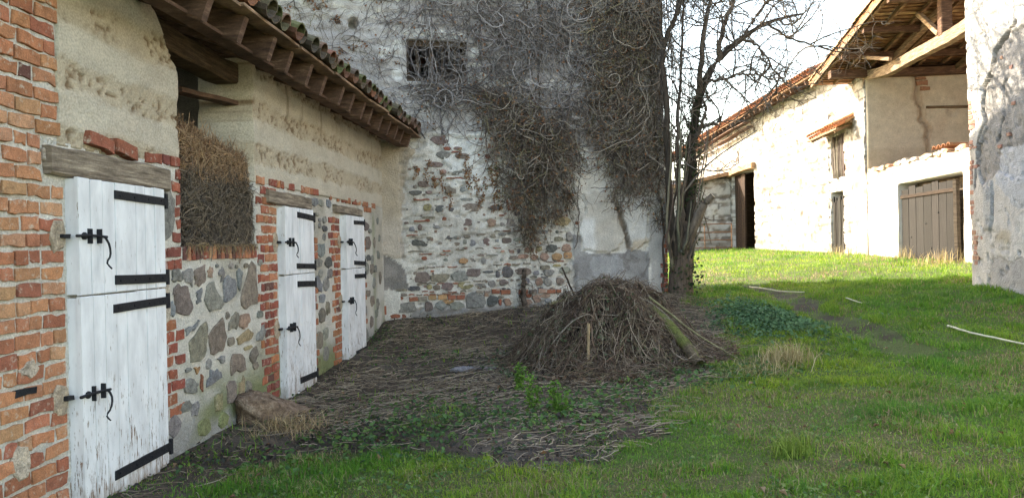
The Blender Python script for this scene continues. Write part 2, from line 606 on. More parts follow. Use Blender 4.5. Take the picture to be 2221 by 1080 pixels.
TRACK = [(4.95, 16.2), (4.85, 13.8), (4.36, 10.9), (4.4, 9.8), (4.2, 8.2)]
LITTER = [(-2.6, 4.3), (-2.2, 5.2), (-1.95, 5.75), (-1.3, 5.85), (-0.8, 5.9), (-0.06, 5.4), (0.4, 5.1), (1.09, 5.45), (0.95, 6.9), (1.75, 7.5),
          (2.5, 9.0), (3.0, 11.5), (3.3, 13.6), (2.6, 14.2), (-2.4, 13.0), (-3.4, 4.3)]


def track_d(X, Y):
    return seg_dist(np.asarray(X, float), np.asarray(Y, float), TRACK)


def litter_mask(X, Y):
    wx = X + 0.55 * (fbm(X * 1.4, Y * 1.4, 3, 21) - 0.5) * 2
    wy = Y + 0.55 * (fbm(X * 1.4, Y * 1.4, 3, 22) - 0.5) * 2
    return in_poly(wx, wy, LITTER)


def dry_patch(X, Y):
    """places where the sward is thin or straw-coloured"""
    return sstep(0.52, 0.68, fbm(X * 1.1, Y * 1.1, 4, 41))


def make_ground():
    xs = np.concatenate([np.array([-700, -300, -120, -60, -30, -15]), np.arange(-8, 13, 0.1), np.array([14, 16, 20, 30, 60, 120, 300, 700])])
    ys = np.concatenate([np.array([-400, -100, -30, -10, -3]), np.arange(0, 19, 0.1), np.arange(19, 45, 0.5), np.array([50, 60, 80, 120, 200, 400, 900])])
    X, Y = np.meshgrid(xs, ys)
    Z = ground_z(X, Y)
    V = np.stack([X, Y, Z], -1).reshape(-1, 3)
    lit = litter_mask(X, Y).astype(float)
    dry = dry_patch(X, Y)
    C = rgb(X, (0.095, 0.135, 0.035))
    C = blend(C, dry * 0.7, (0.15, 0.125, 0.06))
    C = blend(C, lit, (0.1, 0.075, 0.055))
    C = blend(C, lit * sstep(0.5, 0.7, fbm(X * 1.3, Y * 1.3, 3, 77)), (0.15, 0.12, 0.095))
    C = blend(C, np.exp(-(track_d(X, Y) / 0.27) ** 4) * sstep(0.32, 0.5, fbm(X * 2.2, Y * 2.2, 3, 5)), (0.06, 0.041, 0.029))
    nz, nu = X.shape
    i = np.arange(nz * nu).reshape(nz, nu)
    q = np.stack([i[:-1, :-1], i[:-1, 1:], i[1:, 1:], i[1:, :-1]], -1).reshape(-1, 4)
    T = np.vstack([q[:, [0, 1, 2]], q[:, [0, 2, 3]]])
    o = tri('ground', V, T, 'soil', None, C.reshape(-1, 3), smooth=True)
    tag(o, 'uneven yard ground of soil and thin turf', 'ground', kind='structure')


make_ground()
BACK_STONES='''0.96,3.349,0.3,0.156,p 1.08,3.206,0.127,0.056,r 1.24,3.213,0.127,0.057,p 1.62,3.392,0.162,0.111,r 1.58,3.486,0.081,0.063,n 1.8,3.26,0.059,0.077,r 1.77,3.085,0.082,0.086,r 1.62,3.107,0.042,0.038,r 1.02,3.1,0.238,0.149,g 1.32,3.088,0.24,0.086,n 0.86,2.942,0.275,0.093,p 0.59,2.852,0.062,0.068,r 1.22,2.828,0.208,0.126,g 1,2.819,0.111,0.079,k 0.67,2.615,0.187,0.101,p 0.54,2.475,0.233,0.074,d 0.89,2.615,0.126,0.07,n 0.76,2.479,0.11,0.056,p 1.13,2.522,0.206,0.141,n 1.33,2.522,0.097,0.087,b 1.79,2.617,0.114,0.088,g 1.79,2.522,0.098,0.079,b 1.94,2.474,0.099,0.048,g 1.39,2.356,0.225,0.048,g 0.73,2.234,0.14,0.117,y 0.95,2.209,0.165,0.117,d 1.13,2.192,0.096,0.071,d 1.49,2.221,0.355,0.151,n 1.9,2.219,0.246,0.08,d 2.18,2.265,0.199,0.192,r 1.98,2.84,0.148,0.111,n 0.75,2.063,0.235,0.043,n 1.23,2.055,0.136,0.056,b 1.01,2.037,0.072,0.063,r 0.73,2.013,0.078,0.046,r 0.6,2.005,0.187,0.022,r 0.38,1.976,0.078,0.04,p 1.39,1.97,0.193,0.126,p 1.82,1.965,0.147,0.127,k 2.12,1.962,0.281,0.144,g 2.69,1.98,0.22,0.097,g 3.08,1.976,0.309,0.155,y 3.36,1.94,0.087,0.066,r 1.99,2.086,0.115,0.035,r 2.27,2.113,0.116,0.08,d 1.14,3.274,0.095,0.018,n 1.22,3.142,0.143,0.019,r 1.13,2.714,0.143,0.022,r 1.26,2.71,0.159,0.022,r 1.29,2.655,0.112,0.016,r 0.86,2.704,0.11,0.022,r 0.58,2.351,0.139,0.018,r 0.71,2.358,0.11,0.022,r 0.88,2.362,0.095,0.019,n 1.03,2.381,0.079,0.016,r 1.62,2.712,0.081,0.019,r 0.47,1.876,0.089,0.077,b 0.6,1.903,0.073,0.097,p 0.88,1.9,0.115,0.057,g 1.11,1.933,0.058,0.041,p 0.56,1.644,0.227,0.113,d 0.67,1.61,0.114,0.048,d 0.76,1.722,0.114,0.039,n 1.09,1.722,0.108,0.069,d 1.22,1.723,0.142,0.066,g 1.39,1.737,0.109,0.058,n 1.64,1.769,0.161,0.046,n 1.35,1.647,0.06,0.09,g 1.21,1.613,0.116,0.058,n 1.49,1.628,0.095,0.116,b 1.84,1.738,0.094,0.074,n 2,1.764,0.129,0.066,g 2.12,1.775,0.052,0.041,g 1.73,1.648,0.119,0.133,p 1.91,1.657,0.062,0.046,b 2.08,1.659,0.182,0.1,p 2.27,1.668,0.113,0.075,g 2.72,1.792,0.222,0.06,b 2.98,1.792,0.062,0.061,d 2.62,1.675,0.11,0.078,n 2.76,1.681,0.032,0.077,g 3.01,1.672,0.188,0.085,n 3.2,1.708,0.117,0.153,g 2.88,1.51,0.214,0.144,d 2.65,1.506,0.115,0.102,y 3.15,1.513,0.171,0.128,k 2.47,1.493,0.176,0.093,k 2.29,1.479,0.049,0.077,d 2.16,1.469,0.087,0.06,k 2,1.477,0.069,0.04,k 2.36,1.38,0.201,0.084,k 2.56,1.359,0.132,0.092,k 2.74,1.369,0.159,0.135,k 2.97,1.368,0.179,0.127,o 3.17,1.385,0.162,0.119,o 2.19,1.361,0.165,0.076,n 1.62,1.419,0.119,0.043,n 0.66,1.386,0.09,0.065,r 1.02,1.35,0.074,0.068,g 1.32,1.331,0.142,0.099,o 1.48,1.339,0.076,0.074,n 1.67,1.318,0.078,0.106,g 1.98,1.332,0.062,0.06,g 0.61,1.222,0.098,0.026,n 0.52,1.496,0.259,0.016,n 1.04,1.508,0.133,0.026,r 1.26,1.514,0.15,0.02,n 1.6,1.527,0.135,0.02,n 1.92,1.54,0.154,0.02,r 1.81,1.414,0.205,0.023,g 0.68,1.456,0.212,0.017,r 0.97,1.449,0.099,0.013,r 0.77,1.237,0.131,0.02,n 0.93,1.243,0.148,0.017,n 1.13,1.237,0.166,0.019,r 1.37,1.226,0.167,0.017,n 1.91,1.254,0.154,0.02,n 2.08,1.25,0.12,0.02,r 2.24,1.258,0.139,0.017,n 2.43,1.258,0.14,0.017,n 2.84,1.282,0.125,0.017,n 3.03,1.28,0.144,0.021,r 0.47,1.767,0.194,0.019,r 0.65,1.781,0.098,0.013,n 1.91,1.812,0.103,0.024,n 2.08,1.823,0.138,0.024,r 2.26,1.82,0.121,0.017,n 2.96,1.214,0.142,0.048,y 2.76,1.185,0.177,0.076,n 3.11,1.127,0.189,0.106,g 2.59,1.094,0.109,0.085,b 2.36,1.125,0.279,0.118,p 2.82,1.095,0.169,0.101,g 2.08,1.124,0.216,0.192,d 1.91,1.096,0.068,0.116,d 1.75,1.133,0.171,0.047,d 1.49,1.132,0.262,0.141,p 1.26,1.081,0.267,0.189,g 0.92,1.058,0.313,0.147,n 0.62,1.067,0.261,0.179,p 0.79,1.172,0.065,0.035,r 2.41,0.964,0.131,0.126,b 2.64,0.945,0.123,0.135,k 2.8,0.927,0.133,0.119,g 3.01,0.946,0.161,0.136,n 2.01,0.951,0.155,0.1,p 1.8,0.924,0.137,0.125,g 1.6,0.923,0.187,0.049,g 1.35,0.919,0.26,0.124,y 1.04,0.908,0.216,0.123,p 0.86,0.902,0.115,0.098,n 0.74,0.913,0.082,0.081,y 0.49,0.893,0.195,0.081,d 0.57,0.963,0.098,0.049,n 0.77,0.965,0.131,0.023,n 0.93,0.96,0.132,0.02,r 1.18,0.957,0.1,0.023,r 1.55,0.987,0.135,0.024,n 1.68,0.975,0.102,0.02,n 1.93,0.987,0.103,0.026,n 2.36,1.033,0.105,0.02,d 2.54,1.027,0.123,0.017,d 2.74,1.018,0.124,0.024,d 0.66,0.839,0.098,0.019,r 0.78,0.827,0.081,0.019,r 1.12,0.818,0.15,0.022,r 1.31,0.817,0.101,0.023,n 0.44,0.79,0.097,0.022,r 0.57,0.789,0.097,0.023,n 0.68,0.778,0.081,0.022,r 0.79,0.785,0.098,0.026,r 0.91,0.786,0.115,0.026,n 1.04,0.782,0.116,0.027,r 1.17,0.783,0.117,0.027,n 1.29,0.784,0.084,0.023,r 1.51,0.678,0.371,0.297,g 1.81,0.65,0.196,0.183,d 1.7,0.748,0.076,0.067,k 1.96,0.703,0.103,0.05,n 1.94,0.612,0.051,0.117,r 2.07,0.615,0.13,0.134,k 2.33,0.698,0.104,0.067,k 2.45,0.71,0.105,0.06,r 2.74,0.692,0.195,0.067,k 2.42,0.602,0.175,0.101,k 2.59,0.646,0.141,0.152,k 2.8,0.608,0.133,0.084,b 0.72,0.593,0.139,0.162,p 0.92,0.601,0.182,0.147,g 1.05,0.657,0.215,0.074,o 1.19,0.591,0.25,0.123,g 0.28,0.876,0.193,0.048,n 0.06,0.723,0.143,0.048,n 0.23,0.741,0.144,0.064,r 0.35,0.583,0.322,0.178,g 0.11,0.593,0.159,0.081,n 0.16,0.454,0.16,0.064,r 0.27,0.441,0.177,0.071,r 0.07,0.875,0.191,0.096,g 0.32,0.794,0.112,0.048,n'''
BACK_BRICKS='''0.47,0.721,0.154,0.071,r 0.62,0.722,0.155,0.069,n 0.78,0.737,0.144,0.072,o 0.95,0.736,0.157,0.072,o 1.11,0.725,0.142,0.072,r 1.26,0.723,0.147,0.069,r 1.59,0.802,0.136,0.036,n 1.72,0.798,0.119,0.037,n 1.87,0.803,0.145,0.077,r 2.04,0.783,0.181,0.077,r 2.35,0.779,0.174,0.067,r 2.53,0.773,0.149,0.064,p 2.7,0.781,0.168,0.071,k 2.85,0.767,0.161,0.064,r 2.99,0.768,0.089,0.058,r -0.01,0.557,0.071,0.144,r'''
SIDE_STONES='''5.85,0.629,0.104,0.038,g 6.65,1.424,0.119,0.052,g 6.77,1.416,0.062,0.035,n 6.98,1.421,0.094,0.049,n 7.3,1.442,0.118,0.07,g 6.38,1.433,0.067,0.033,g 6.57,0.992,0.071,0.065,n 7.28,0.938,0.142,0.069,g 6.63,0.756,0.132,0.086,n 7.15,0.459,0.129,0.077,n 6.98,0.653,0.181,0.039,y 5.8,0.345,0.178,0.088,g 9.22,2.123,0.179,0.092,g 9.51,2.134,0.19,0.102,b 9.05,1.984,0.133,0.044,g 9.14,1.918,0.135,0.052,g 9.34,1.925,0.141,0.089,g 9.14,1.853,0.108,0.066,g 9.34,1.814,0.183,0.08,d 9.3,1.713,0.112,0.089,g 9.06,1.397,0.299,0.119,g 9.45,1.394,0.304,0.143,d 9.15,1.265,0.149,0.109,g 9.34,1.136,0.254,0.178,g 9.5,1.257,0.204,0.122,g 9.19,0.968,0.232,0.122,b 9.4,0.831,0.143,0.178,n 9.18,0.76,0.246,0.196,n 9.05,0.47,0.266,0.235,n 9.29,0.529,0.21,0.154,g 10.91,1.888,0.191,0.181,g 11.28,1.897,0.347,0.134,p 11.39,1.649,0.312,0.202,n 11.52,1.83,0.171,0.066,g 10.91,1.344,0.192,0.336,g 11.17,1.426,0.12,0.106,g 11.4,1.422,0.251,0.098,d 11.26,1.269,0.326,0.171,g 11.63,1.396,0.152,0.165,g 11.58,1.26,0.258,0.164,n 12,1.461,0.185,0.142,g 11.76,1.645,0.111,0.168,n 12.08,1.732,0.117,0.114,g 11.81,1.253,0.179,0.111,g 11.33,0.891,0.268,0.107,n 11.16,0.637,0.2,0.158,g 11.71,1.034,0.176,0.166,g 11.58,0.766,0.237,0.164,n 11.81,0.554,0.201,0.139,g'''
SIDE_POLYS='''g:6.128,1.166 6.231,1.301 6.327,1.256 6.484,1.12 6.488,1.085 6.229,1.049
n:7.052,1.432 7.165,1.437 7.194,1.257 7.234,1.114 7.184,1.047 6.853,1.057 6.85,1.124
b:6.499,1.303 6.629,1.333 6.753,1.277 6.755,1.174 6.537,1.098 6.491,1.148
p:5.662,1.285 5.842,1.294 5.878,1.228 5.944,1.107 5.819,1.057 5.683,1.103 5.652,1.217
n:5.87,0.85 6.168,0.982 6.169,0.82 6.127,0.692 5.894,0.686
n:6.191,0.851 6.459,0.996 6.533,0.804 6.439,0.689 6.228,0.698
b:5.814,0.94 5.88,0.971 6.056,0.997 5.985,0.941 5.825,0.9
g:5.783,1.404 5.939,1.425 5.948,1.321 5.906,1.284 5.818,1.333
n:5.984,1.404 6.174,1.441 6.163,1.318 6.082,1.275 5.995,1.293
g:5.642,1.397 5.697,1.436 5.769,1.38 5.762,1.329 5.668,1.325
b:6.782,1.372 6.887,1.376 6.864,1.272 6.825,1.192 6.785,1.232
g:6.402,1.377 6.473,1.431 6.527,1.366 6.451,1.291
k:6.224,1.41 6.305,1.428 6.271,1.334 6.227,1.342
b:6.039,1.251 6.089,1.255 6.076,1.15 6.007,1.144 6.01,1.194
b:5.59,1.178 5.626,1.188 5.66,1.118 5.633,1.068 5.587,1.093
n:6.574,0.857 6.662,0.977 6.781,1.003 6.777,0.908 6.706,0.864
k:6.832,0.977 7.029,0.967 7.025,0.884 6.913,0.837 6.816,0.86
y:6.752,0.764 6.948,0.819 7.095,0.792 7.054,0.728 6.801,0.699
g:7.208,0.772 7.37,0.841 7.407,0.765 7.322,0.687 7.185,0.696
g:6.344,0.647 6.468,0.654 6.498,0.603 6.418,0.587
b:6.144,0.435 6.222,0.57 6.34,0.558 6.428,0.467
n:6.628,0.62 6.73,0.649 6.9,0.566 6.913,0.459 6.621,0.463
n:7.027,0.563 7.164,0.652 7.216,0.551 7.079,0.486
g:5.771,0.509 5.889,0.559 6.007,0.499 5.976,0.426 5.806,0.452
r:6.031,0.429 6.059,0.556 6.084,0.552 6.073,0.428
o:5.939,0.628 6.026,0.627 5.983,0.569
n:6.519,0.373 6.684,0.401 6.709,0.215 6.544,0.226
y:6.785,0.362 6.891,0.373 6.842,0.099 6.74,0.15
y:6.285,0.34 6.423,0.342 6.416,0.189 6.294,0.202
g:5.373,2.009 5.588,2.014 5.676,1.955 5.644,1.72 5.507,1.637 5.369,1.636
b:8.738,2.171 9.078,2.18 9.074,2.11 8.763,2.072
g:8.668,2.026 8.854,2.025 8.938,1.826 8.868,1.74 8.638,1.736
b:9.002,1.603 9.297,1.647 9.301,1.503 9.048,1.495
b:8.919,1.209 9.032,1.243 9.194,1.132 9.154,1.036 8.926,1.113
g:8.691,1.406 8.873,1.296 8.872,1.084 8.674,1.116'''
STONE_COL = {'g': (0.3, 0.29, 0.265), 'd': (0.15, 0.145, 0.145), 'p': (0.245, 0.185, 0.165), 'r': (0.36, 0.135, 0.085), 'o': (0.48, 0.28, 0.15),
             'y': (0.4, 0.33, 0.19), 'b': (0.27, 0.28, 0.29), 'k': (0.44, 0.29, 0.225), 'n': (0.28, 0.235, 0.19)}


def shade_col(c, v=0.16):
    k = random.uniform(1 - v, 1 + v)
    return tuple(min(1, x * k * random.uniform(0.95, 1.05)) for x in c)


# ------------------------------------------------------------------ the stable along the left side
stable = thing('stable', tuple(FL.P(8, 0)), 'low brick and rammed-earth stable with three white doors under clay tiles', 'stable')
OPEN_U = (5.78, 7.22); SILL = 1.60


def moss_mask(U, Z):
    return sstep(0.75, 0.15, Z + 0.4 * (fbm(U * 2.2, Z * 2.2, 3, 61) - 0.5)) * sstep(0.36, 0.52, fbm(U * 1.6, Z * 2.0, 4, 62)) * sstep(5.4, 6.0, U)


def lower_h(U, Z):
    return 0.011 * (fbm(U * 11, Z * 11, 4, 31) - 0.5) * 2 - 0.007 + 0.008 * (fbm(U * 1.3, Z * 1.3, 2, 32) - 0.5)


def lower_c(U, Z):
    C = rgb(U, (0.69, 0.645, 0.575))
    C = blend(C, sstep(0.45, 0.62, fbm(U * 3, Z * 3, 4, 33)) * 0.6, (0.74, 0.7, 0.63))
    C = blend(C, sstep(0.58, 0.72, fbm(U * 1.5, Z * 1.5, 4, 34)) * sstep(5, 6, U) * 0.6, (0.42, 0.37, 0.29))
    C = blend(C, sstep(0.55, 0.15, Z + 0.2 * (fbm(U * 3, Z * 3, 3, 35) - 0.5)) * 0.9 * sstep(5.2, 5.5, U), (0.37, 0.355, 0.33))
    C = blend(C, moss_mask(U, Z) * 0.85, (0.22, 0.245, 0.09))
    s = np.exp(-((U - 11.75) / 0.1) ** 2) * sstep(2.2, 1.9, Z) * 0.6       # green run-off streak beside the third door
    return blend(C, s * (0.4 + fbm(U * 8, Z * 2, 3, 36)), (0.2, 0.24, 0.11))


us = axis(2.0, 12.40, 0.028, (4.37, 5.78, 7.22))
zs = axis(-0.4, 2.22, 0.028, (1.592,))
relief('mortar_wall', FL, us, zs, lower_h, lower_c, 'mortar', stable,
       hole=lambda u, z: (u > 5.78) & (u < 7.22) & (z > 1.592), back=0.5)


def earth_bands(U, Z, ph):
    zz = Z + 0.03 * (fbm(U * 1.2, Z * 1.2, 3, 44) - 0.5)
    k = np.abs(((zz - ph) / 0.42) % 1.0 - 0.5) * 2            # 0 in the middle of an eroded lift
    return sstep(0.62, 0.3, k + 0.5 * (fbm(U * 3, Z * 5, 4, 45) - 0.5))


def earth_h(ph):
    def h(U, Z):
        b = earth_bands(U, Z, ph)
        pit = sstep(0.52, 0.66, fbm(U * 22, Z * 30, 3, 46)) * b * sstep(0.3, 0.45, fbm(U * 2.5, Z * 2.5, 2, 43))
        return -0.012 * b - 0.016 * pit + 0.01 * (fbm(U * 7, Z * 7, 4, 47) - 0.5) + 0.05 * (fbm(U * 0.9, Z * 0.9, 2, 48) - 0.5)
    return h


def earth_c(ph, dark=0.0):
    def c(U, Z):
        b = earth_bands(U, Z, ph)
        C = rgb(U, (0.56, 0.49, 0.395))
        C = blend(C, sstep(0.4, 0.65, fbm(U * 2, Z * 3, 4, 49)) * 0.6, (0.61, 0.55, 0.45))
        C = blend(C, b * 0.7, (0.49, 0.395, 0.275))
        C = blend(C, sstep(0.52, 0.72, fbm(U * 22, Z * 30, 3, 46)) * b * sstep(0.3, 0.45, fbm(U * 2.5, Z * 2.5, 2, 43)), (0.22, 0.145, 0.085))
        run = sstep(0.6, 0.75, fbm(U * 7, Z * 0.8, 3, 50)) * sstep(2.6, 3.2, Z) * dark
        return blend(C, run, (0.2, 0.15, 0.1))
    return c


relief('pier_mortar', FL, axis(2.0, 4.36, 0.03), axis(2.20, 3.62, 0.03), lower_h, lower_c, 'mortar', stable, back=0.5)
# near pier of rammed earth above the first door, its top corner fallen away beside the loft opening
relief('rammed_earth_pier', FL, axis(4.34, 5.78, 0.016), axis(2.20, 3.45, 0.016), earth_h(2.42), earth_c(2.42), 'earth', stable, back=0.5,
       warp=lambda U, Z: (4.34 + (U - 4.34) * (1.44 - 0.85 * np.maximum(Z - 2.98, 0) + 0.025 * (fbm(Z * 6, Z * 0, 3, 51) - 0.5) * 2
                                              * sstep(5.3, 5.78, U)) / 1.44 + 0.03 * sstep(4.6, 4.34, U) * (fbm(Z * 7, Z * 0, 3, 52) - 0.3), Z))
relief('rammed_earth_wall', FL, axis(7.22, 12.42, 0.022), axis(2.22, 3.42, 0.018), earth_h(2.30), earth_c(2.30, 0.6), 'earth', stable, back=0.55,
       warp=lambda U, Z: (U + 0.05 * (fbm(Z * 5, Z * 0, 3, 53) - 0.4) * sstep(7.6, 7.22, U), Z))
# enclosing walls of the loft behind
for nm, (u0, u1, z0, z1, o0, o1) in {'rear_wall': (2.0, 12.4, -0.3, 5.0, -5.6, -5.2), 'end_wall': (2.0, 2.35, -0.3, 3.5, -5.2, -0.46),
                                     'loft_floor': (2.4, 12.3, 1.2, 1.45, -5.2, -0.52)}.items():
    V, Fc = box_geo(FL, u0, u1, z0, z1, o0, o1)
    o = poly(nm, V, Fc, 'oldwood', stable)
V, Fc = box_geo(FL, 2.36, 4.34, 2.2, 3.45, -0.5, -0.02)
poly('pier_core', V, Fc, 'oldwood', stable)

# ---- bricks of the stable
PITCH = 0.094
BRK = []            # (u, z, w, h, colour, proud, tilt)
ORANGE = [(0.56, 0.255, 0.14), (0.54, 0.23, 0.12), (0.48, 0.19, 0.105), (0.58, 0.3, 0.17), (0.42, 0.15, 0.09), (0.55, 0.245, 0.13)]
RED = [(0.36, 0.105, 0.065), (0.32, 0.09, 0.06), (0.42, 0.14, 0.08), (0.47, 0.18, 0.09), (0.28, 0.085, 0.065)]
BURNT = (0.17, 0.075, 0.06)


def course(u0, u1, zc, cols, h=0.073, from_right=True, whole=None):
    """one course of bricks between u0 and u1"""
    u = u1 if from_right else u0
    first = True
    while (u - u0 > 0.05) if from_right else (u1 - u > 0.05):
        w = random.choice([0.21, 0.215, 0.2, 0.11, 0.11, 0.15]) if whole is None else whole
        room = (u - u0) if from_right else (u1 - u)
        if room - w < 0.06:
            w = room
        w = min(w, room, 0.235)
        g = random.uniform(0.015, 0.02)
        c = BURNT if random.random() < 0.035 else shade_col(random.choice(cols), 0.13)
        cu = u - w / 2 if from_right else u + w / 2
        BRK.append((cu, zc + random.uniform(-0.005, 0.005), w - g, h * random.uniform(0.93, 1.06), c, random.uniform(0.002, 0.012), random.choice([0, 0, 0.0025, -0.0025])))
        u += -w if from_right else w


# corner pier beside the first door
for k in range(40):
    z = -0.2 + PITCH * (k + 0.5)
    right = 4.385 - (0.02 if z > 2.02 else 0)
    if 1.98 < z < 2.2:
        right = 4.20
    elif z > 2.2:
        right = 4.355 + random.uniform(-0.03, 0.02)
    course(2.75, right, z, ORANGE)
# beside the door openings: (u0, u1, z0, z1, tooth on which side, palette)
for (u0, u1, z0, z1, tooth, cols) in [(5.44, 5.80, 0.3, 1.06, 'r', RED), (5.42, 5.775, 1.41, 1.60, '', RED), (5.645, 5.775, 1.62, 2.2, 'l', RED),
                                      (7.235, 7.74, 1.05, 2.20, 'l', RED + ORANGE[:2]), (7.30, 7.74, 0.05, 1.05, 'l', RED),
                                      (8.74, 9.03, 1.44, 1.72, '', RED), (8.74, 9.02, 0.1, 1.12, 'r', RED), (9.48, 9.94, 1.5, 1.98, 'l', RED),
                                      (9.58, 9.94, 0.05, 1.5, 'l', RED), (10.93, 11.22, 1.5, 1.7, '', RED), (10.93, 11.25, 0.45, 1.16, 'r', RED)]:
    n = int(round((z1 - z0) / PITCH))
    for k in range(n):
        a, b = u0, u1
        cut = random.choice([0.07, 0.1, 0.11]) if k % 2 else 0.0
        if tooth == 'l':
            a += min(cut, (b - a) * 0.5)
        if tooth == 'r':
            b -= min(cut, (b - a) * 0.5)
        course(a, b, z0 + (k + 0.5) * (z1 - z0) / n, cols, from_right=(tooth != 'r'))
# levelling course under the rammed earth
u = 7.25
while u < 11.75:
    w = random.choice([0.2, 0.2, 0.11, 0.1])
    if random.random() < 0.8:
        BRK.append((u + w / 2, 2.245 - 0.02 * (u > 9), w - 0.02, 0.075, shade_col(random.choice(RED + ORANGE[:3]), 0.15), 0.012, 0))
    u += w + (0.0 if random.random() < 0.8 else 0.12)
course(11.2, 11.62, 2.15, RED)
course(5.27, 5.78, 2.245, RED)
BRK.append((4.72, 2.262, 0.25, 0.085, (0.36, 0.12, 0.075), 0.05, -0.02)); BRK.append((4.98, 2.25, 0.24, 0.085, (0.34, 0.115, 0.07), 0.06, -0.02))


def brick_view(b):
    p = FL.P(b[0], b[1]) - np.array([0, 0, 1.54])
    x = p[0] / p[1]; y = p[2] / p[1]
    ok = p[1] > 0.5 and abs(x) < 0.69 and abs(y) < 0.36
    return (1 if ok else 0, b[2] * b[3] / (p @ p) * abs((p / np.linalg.norm(p)) @ FL.n))


BRK.sort(key=brick_view, reverse=True)
rest = []
for i, (u, z, w, h, c, pr, tl) in enumerate(BRK):
    pts = outline_rect(w, h, 0.0055, 3)
    if random.random() < 0.4:
        k_ = random.randrange(len(pts)); pts[k_] = (pts[k_][0] * 0.88, pts[k_][1] * 0.72)
    if tl:
        pts = [(x, y + tl * x / w * 2) for x, y in pts]
    geo = piece_geo(FL, u, z, pts, pr, 0.006, 0.001)
    if i < 284:
        poly('brick', geo[0], geo[1], 'brick', stable, c)
    else:
        rest.append((geo, c))
if rest:
    tag(join_geo('brick_courses', [g for g, _ in rest], 'brick', stable, (0.44, 0.17, 0.09)), kind='stuff')
geo = piece_geo(FL, 4.02, 0.80, outline_rect(0.16, 0.035, 0.004, 2), 0.02, 0.006)
poly('iron_anchor', geo[0], geo[1], 'iron', stable)
for (u, z, w, h) in ((4.06, 0.92, 0.15, 0.1), (3.97, 0.42, 0.15, 0.2), (4.28, 2.13, 0.16, 0.1), (5.5, 1.2, 0.14, 0.42)):
    geo = piece_geo(FL, u, z, outline_blob(w, h, 12, 0.3), 0.0135, 0.012, 0.0, deep=0.01)
    poly('mortar_patch', geo[0], geo[1], 'stone', stable, shade_col((0.56, 0.48, 0.38), 0.08))
# soldier bricks of the loft sill
u = 5.785
while u < 7.2:
    w = random.uniform(0.062, 0.08)
    geo = piece_geo(FL, u + w / 2, SILL - 0.055, outline_rect(w - 0.022, 0.112 * random.uniform(0.9, 1.03), 0.004, 1), 0.012, 0.005, deep=0.05)
    poly('sill_brick', geo[0], geo[1], 'brick', stable, shade_col(random.choice(RED[:1] + ORANGE[:5] + [BURNT]), 0.15))
    u += w
# straw spilling over the sill
n = 260
U = rng.uniform(5.82, 7.18, n); a = rng.normal(-1.2, 0.6, n); L = rng.uniform(0.05, 0.16, n)
P = FL.P(U, SILL + rng.uniform(0.0, 0.02, n), rng.uniform(-0.04, 0.015, n))
D = FL.d[None] * (np.cos(a) * L)[:, None] + np.array([0, 0, 1.0])[None] * (np.sin(a) * L * 0.6)[:, None]
paths = np.stack([P, P + FL.n * 0.03 + D * 0.3 + np.array([0, 0, 0.012]), P + FL.n * rng.uniform(0.02, 0.035, (n, 1)) + D], 1)
V, T, C = tubes(paths, 0.0022, 3, pick([(0.5, 0.36, 0.19), (0.3, 0.22, 0.14), (0.2, 0.16, 0.12)], n, 0.2))
SPILL = (V, T, C)
# ---- field stones of the stable
for s in SIDE_STONES.split():
    u, z, w, h, c = s.split(',')
    u, z, w, h = float(u), float(z), float(w), float(h)
    geo = piece_geo(FL, u, z, outline_blob(w, h, 12), 0.006, min(w, h) * 0.06, 0.004)
    poly('stone', geo[0], geo[1], 'stone', stable, shade_col(STONE_COL[c]))
for s in SIDE_POLYS.splitlines():
    c, pts = s.split(':')
    P = np.array([[float(x) for x in p.split(',')] for p in pts.split()])
    m = P.mean(0)
    Q = []
    for a, b in zip(P, np.roll(P, -1, 0)):
        Q.append(a + rng.normal(0, 0.006, 2))
        for f_ in (0.33, 0.66):
            Q.append(a + (b - a) * f_ + rng.normal(0, 0.011, 2) + (a + (b - a) * f_ - m) * 0.06)
    geo = piece_geo(FL, m[0], m[1], [tuple(q - m) for q in Q], 0.009, 0.007, 0.006)
    poly('stone', geo[0], geo[1], 'stone', stable, shade_col(STONE_COL[c], 0.1))
for (u, z, w, h, c) in ((5.62, 0.24, 0.2, 0.17, 'g'), (5.95, 0.3, 0.16, 0.12, 'g'), (6.1, 0.12, 0.22, 0.16, 'y'), (6.45, 0.1, 0.2, 0.14, 'y'), (6.98, 0.25, 0.14, 0.2, 'n'), (6.6, 0.3, 0.1, 0.12, 'g'),
                     (7.1, 0.08, 0.16, 0.12, 'y'), (6.2, 0.62, 0.12, 0.1, 'g'), (6.75, 0.55, 0.08, 0.07, 'n'), (8.95, 0.2, 0.2, 0.18, 'y'), (9.3, 0.28, 0.22, 0.2, 'g'), (9.2, 0.08, 0.2, 0.1, 'y'),
                     (11.2, 0.3, 0.2, 0.18, 'g'), (11.5, 0.45, 0.22, 0.2, 'n'), (11.9, 0.7, 0.2, 0.2, 'g'), (12.1, 1.1, 0.14, 0.2, 'n'), (12.0, 2.0, 0.14, 0.12, 'g')):
    geo = piece_geo(FL, u, z, outline_blob(w, h, 12), 0.004, 0.012, 0.004)
    poly('stone', geo[0], geo[1], 'stone', stable, shade_col(STONE_COL[c] if c != 'y' else (0.24, 0.25, 0.12), 0.12))
# ---- lintels
for (u0, u1, z0, z1, bow) in [(4.22, 5.55, 2.015, 2.18, 0.012), (7.46, 8.70, 2.03, 2.165, 0.006), (9.68, 10.92, 2.035, 2.135, 0.004)]:
    V, Fc = beam_geo(FL.P(u0, (z0 + z1) / 2 - 0.0, -0.05), FL.P(u1, (z0 + z1) / 2 - 0.01, -0.05), 0.2, z1 - z0, bow=bow, segs=9, j=0.006)
    poly('lintel', V, Fc, 'oldwood', stable, (1.25, 1.15, 1.02))

# ---- stable doors: two leaves each, boards, strap hinges, latches
PR = 0.055


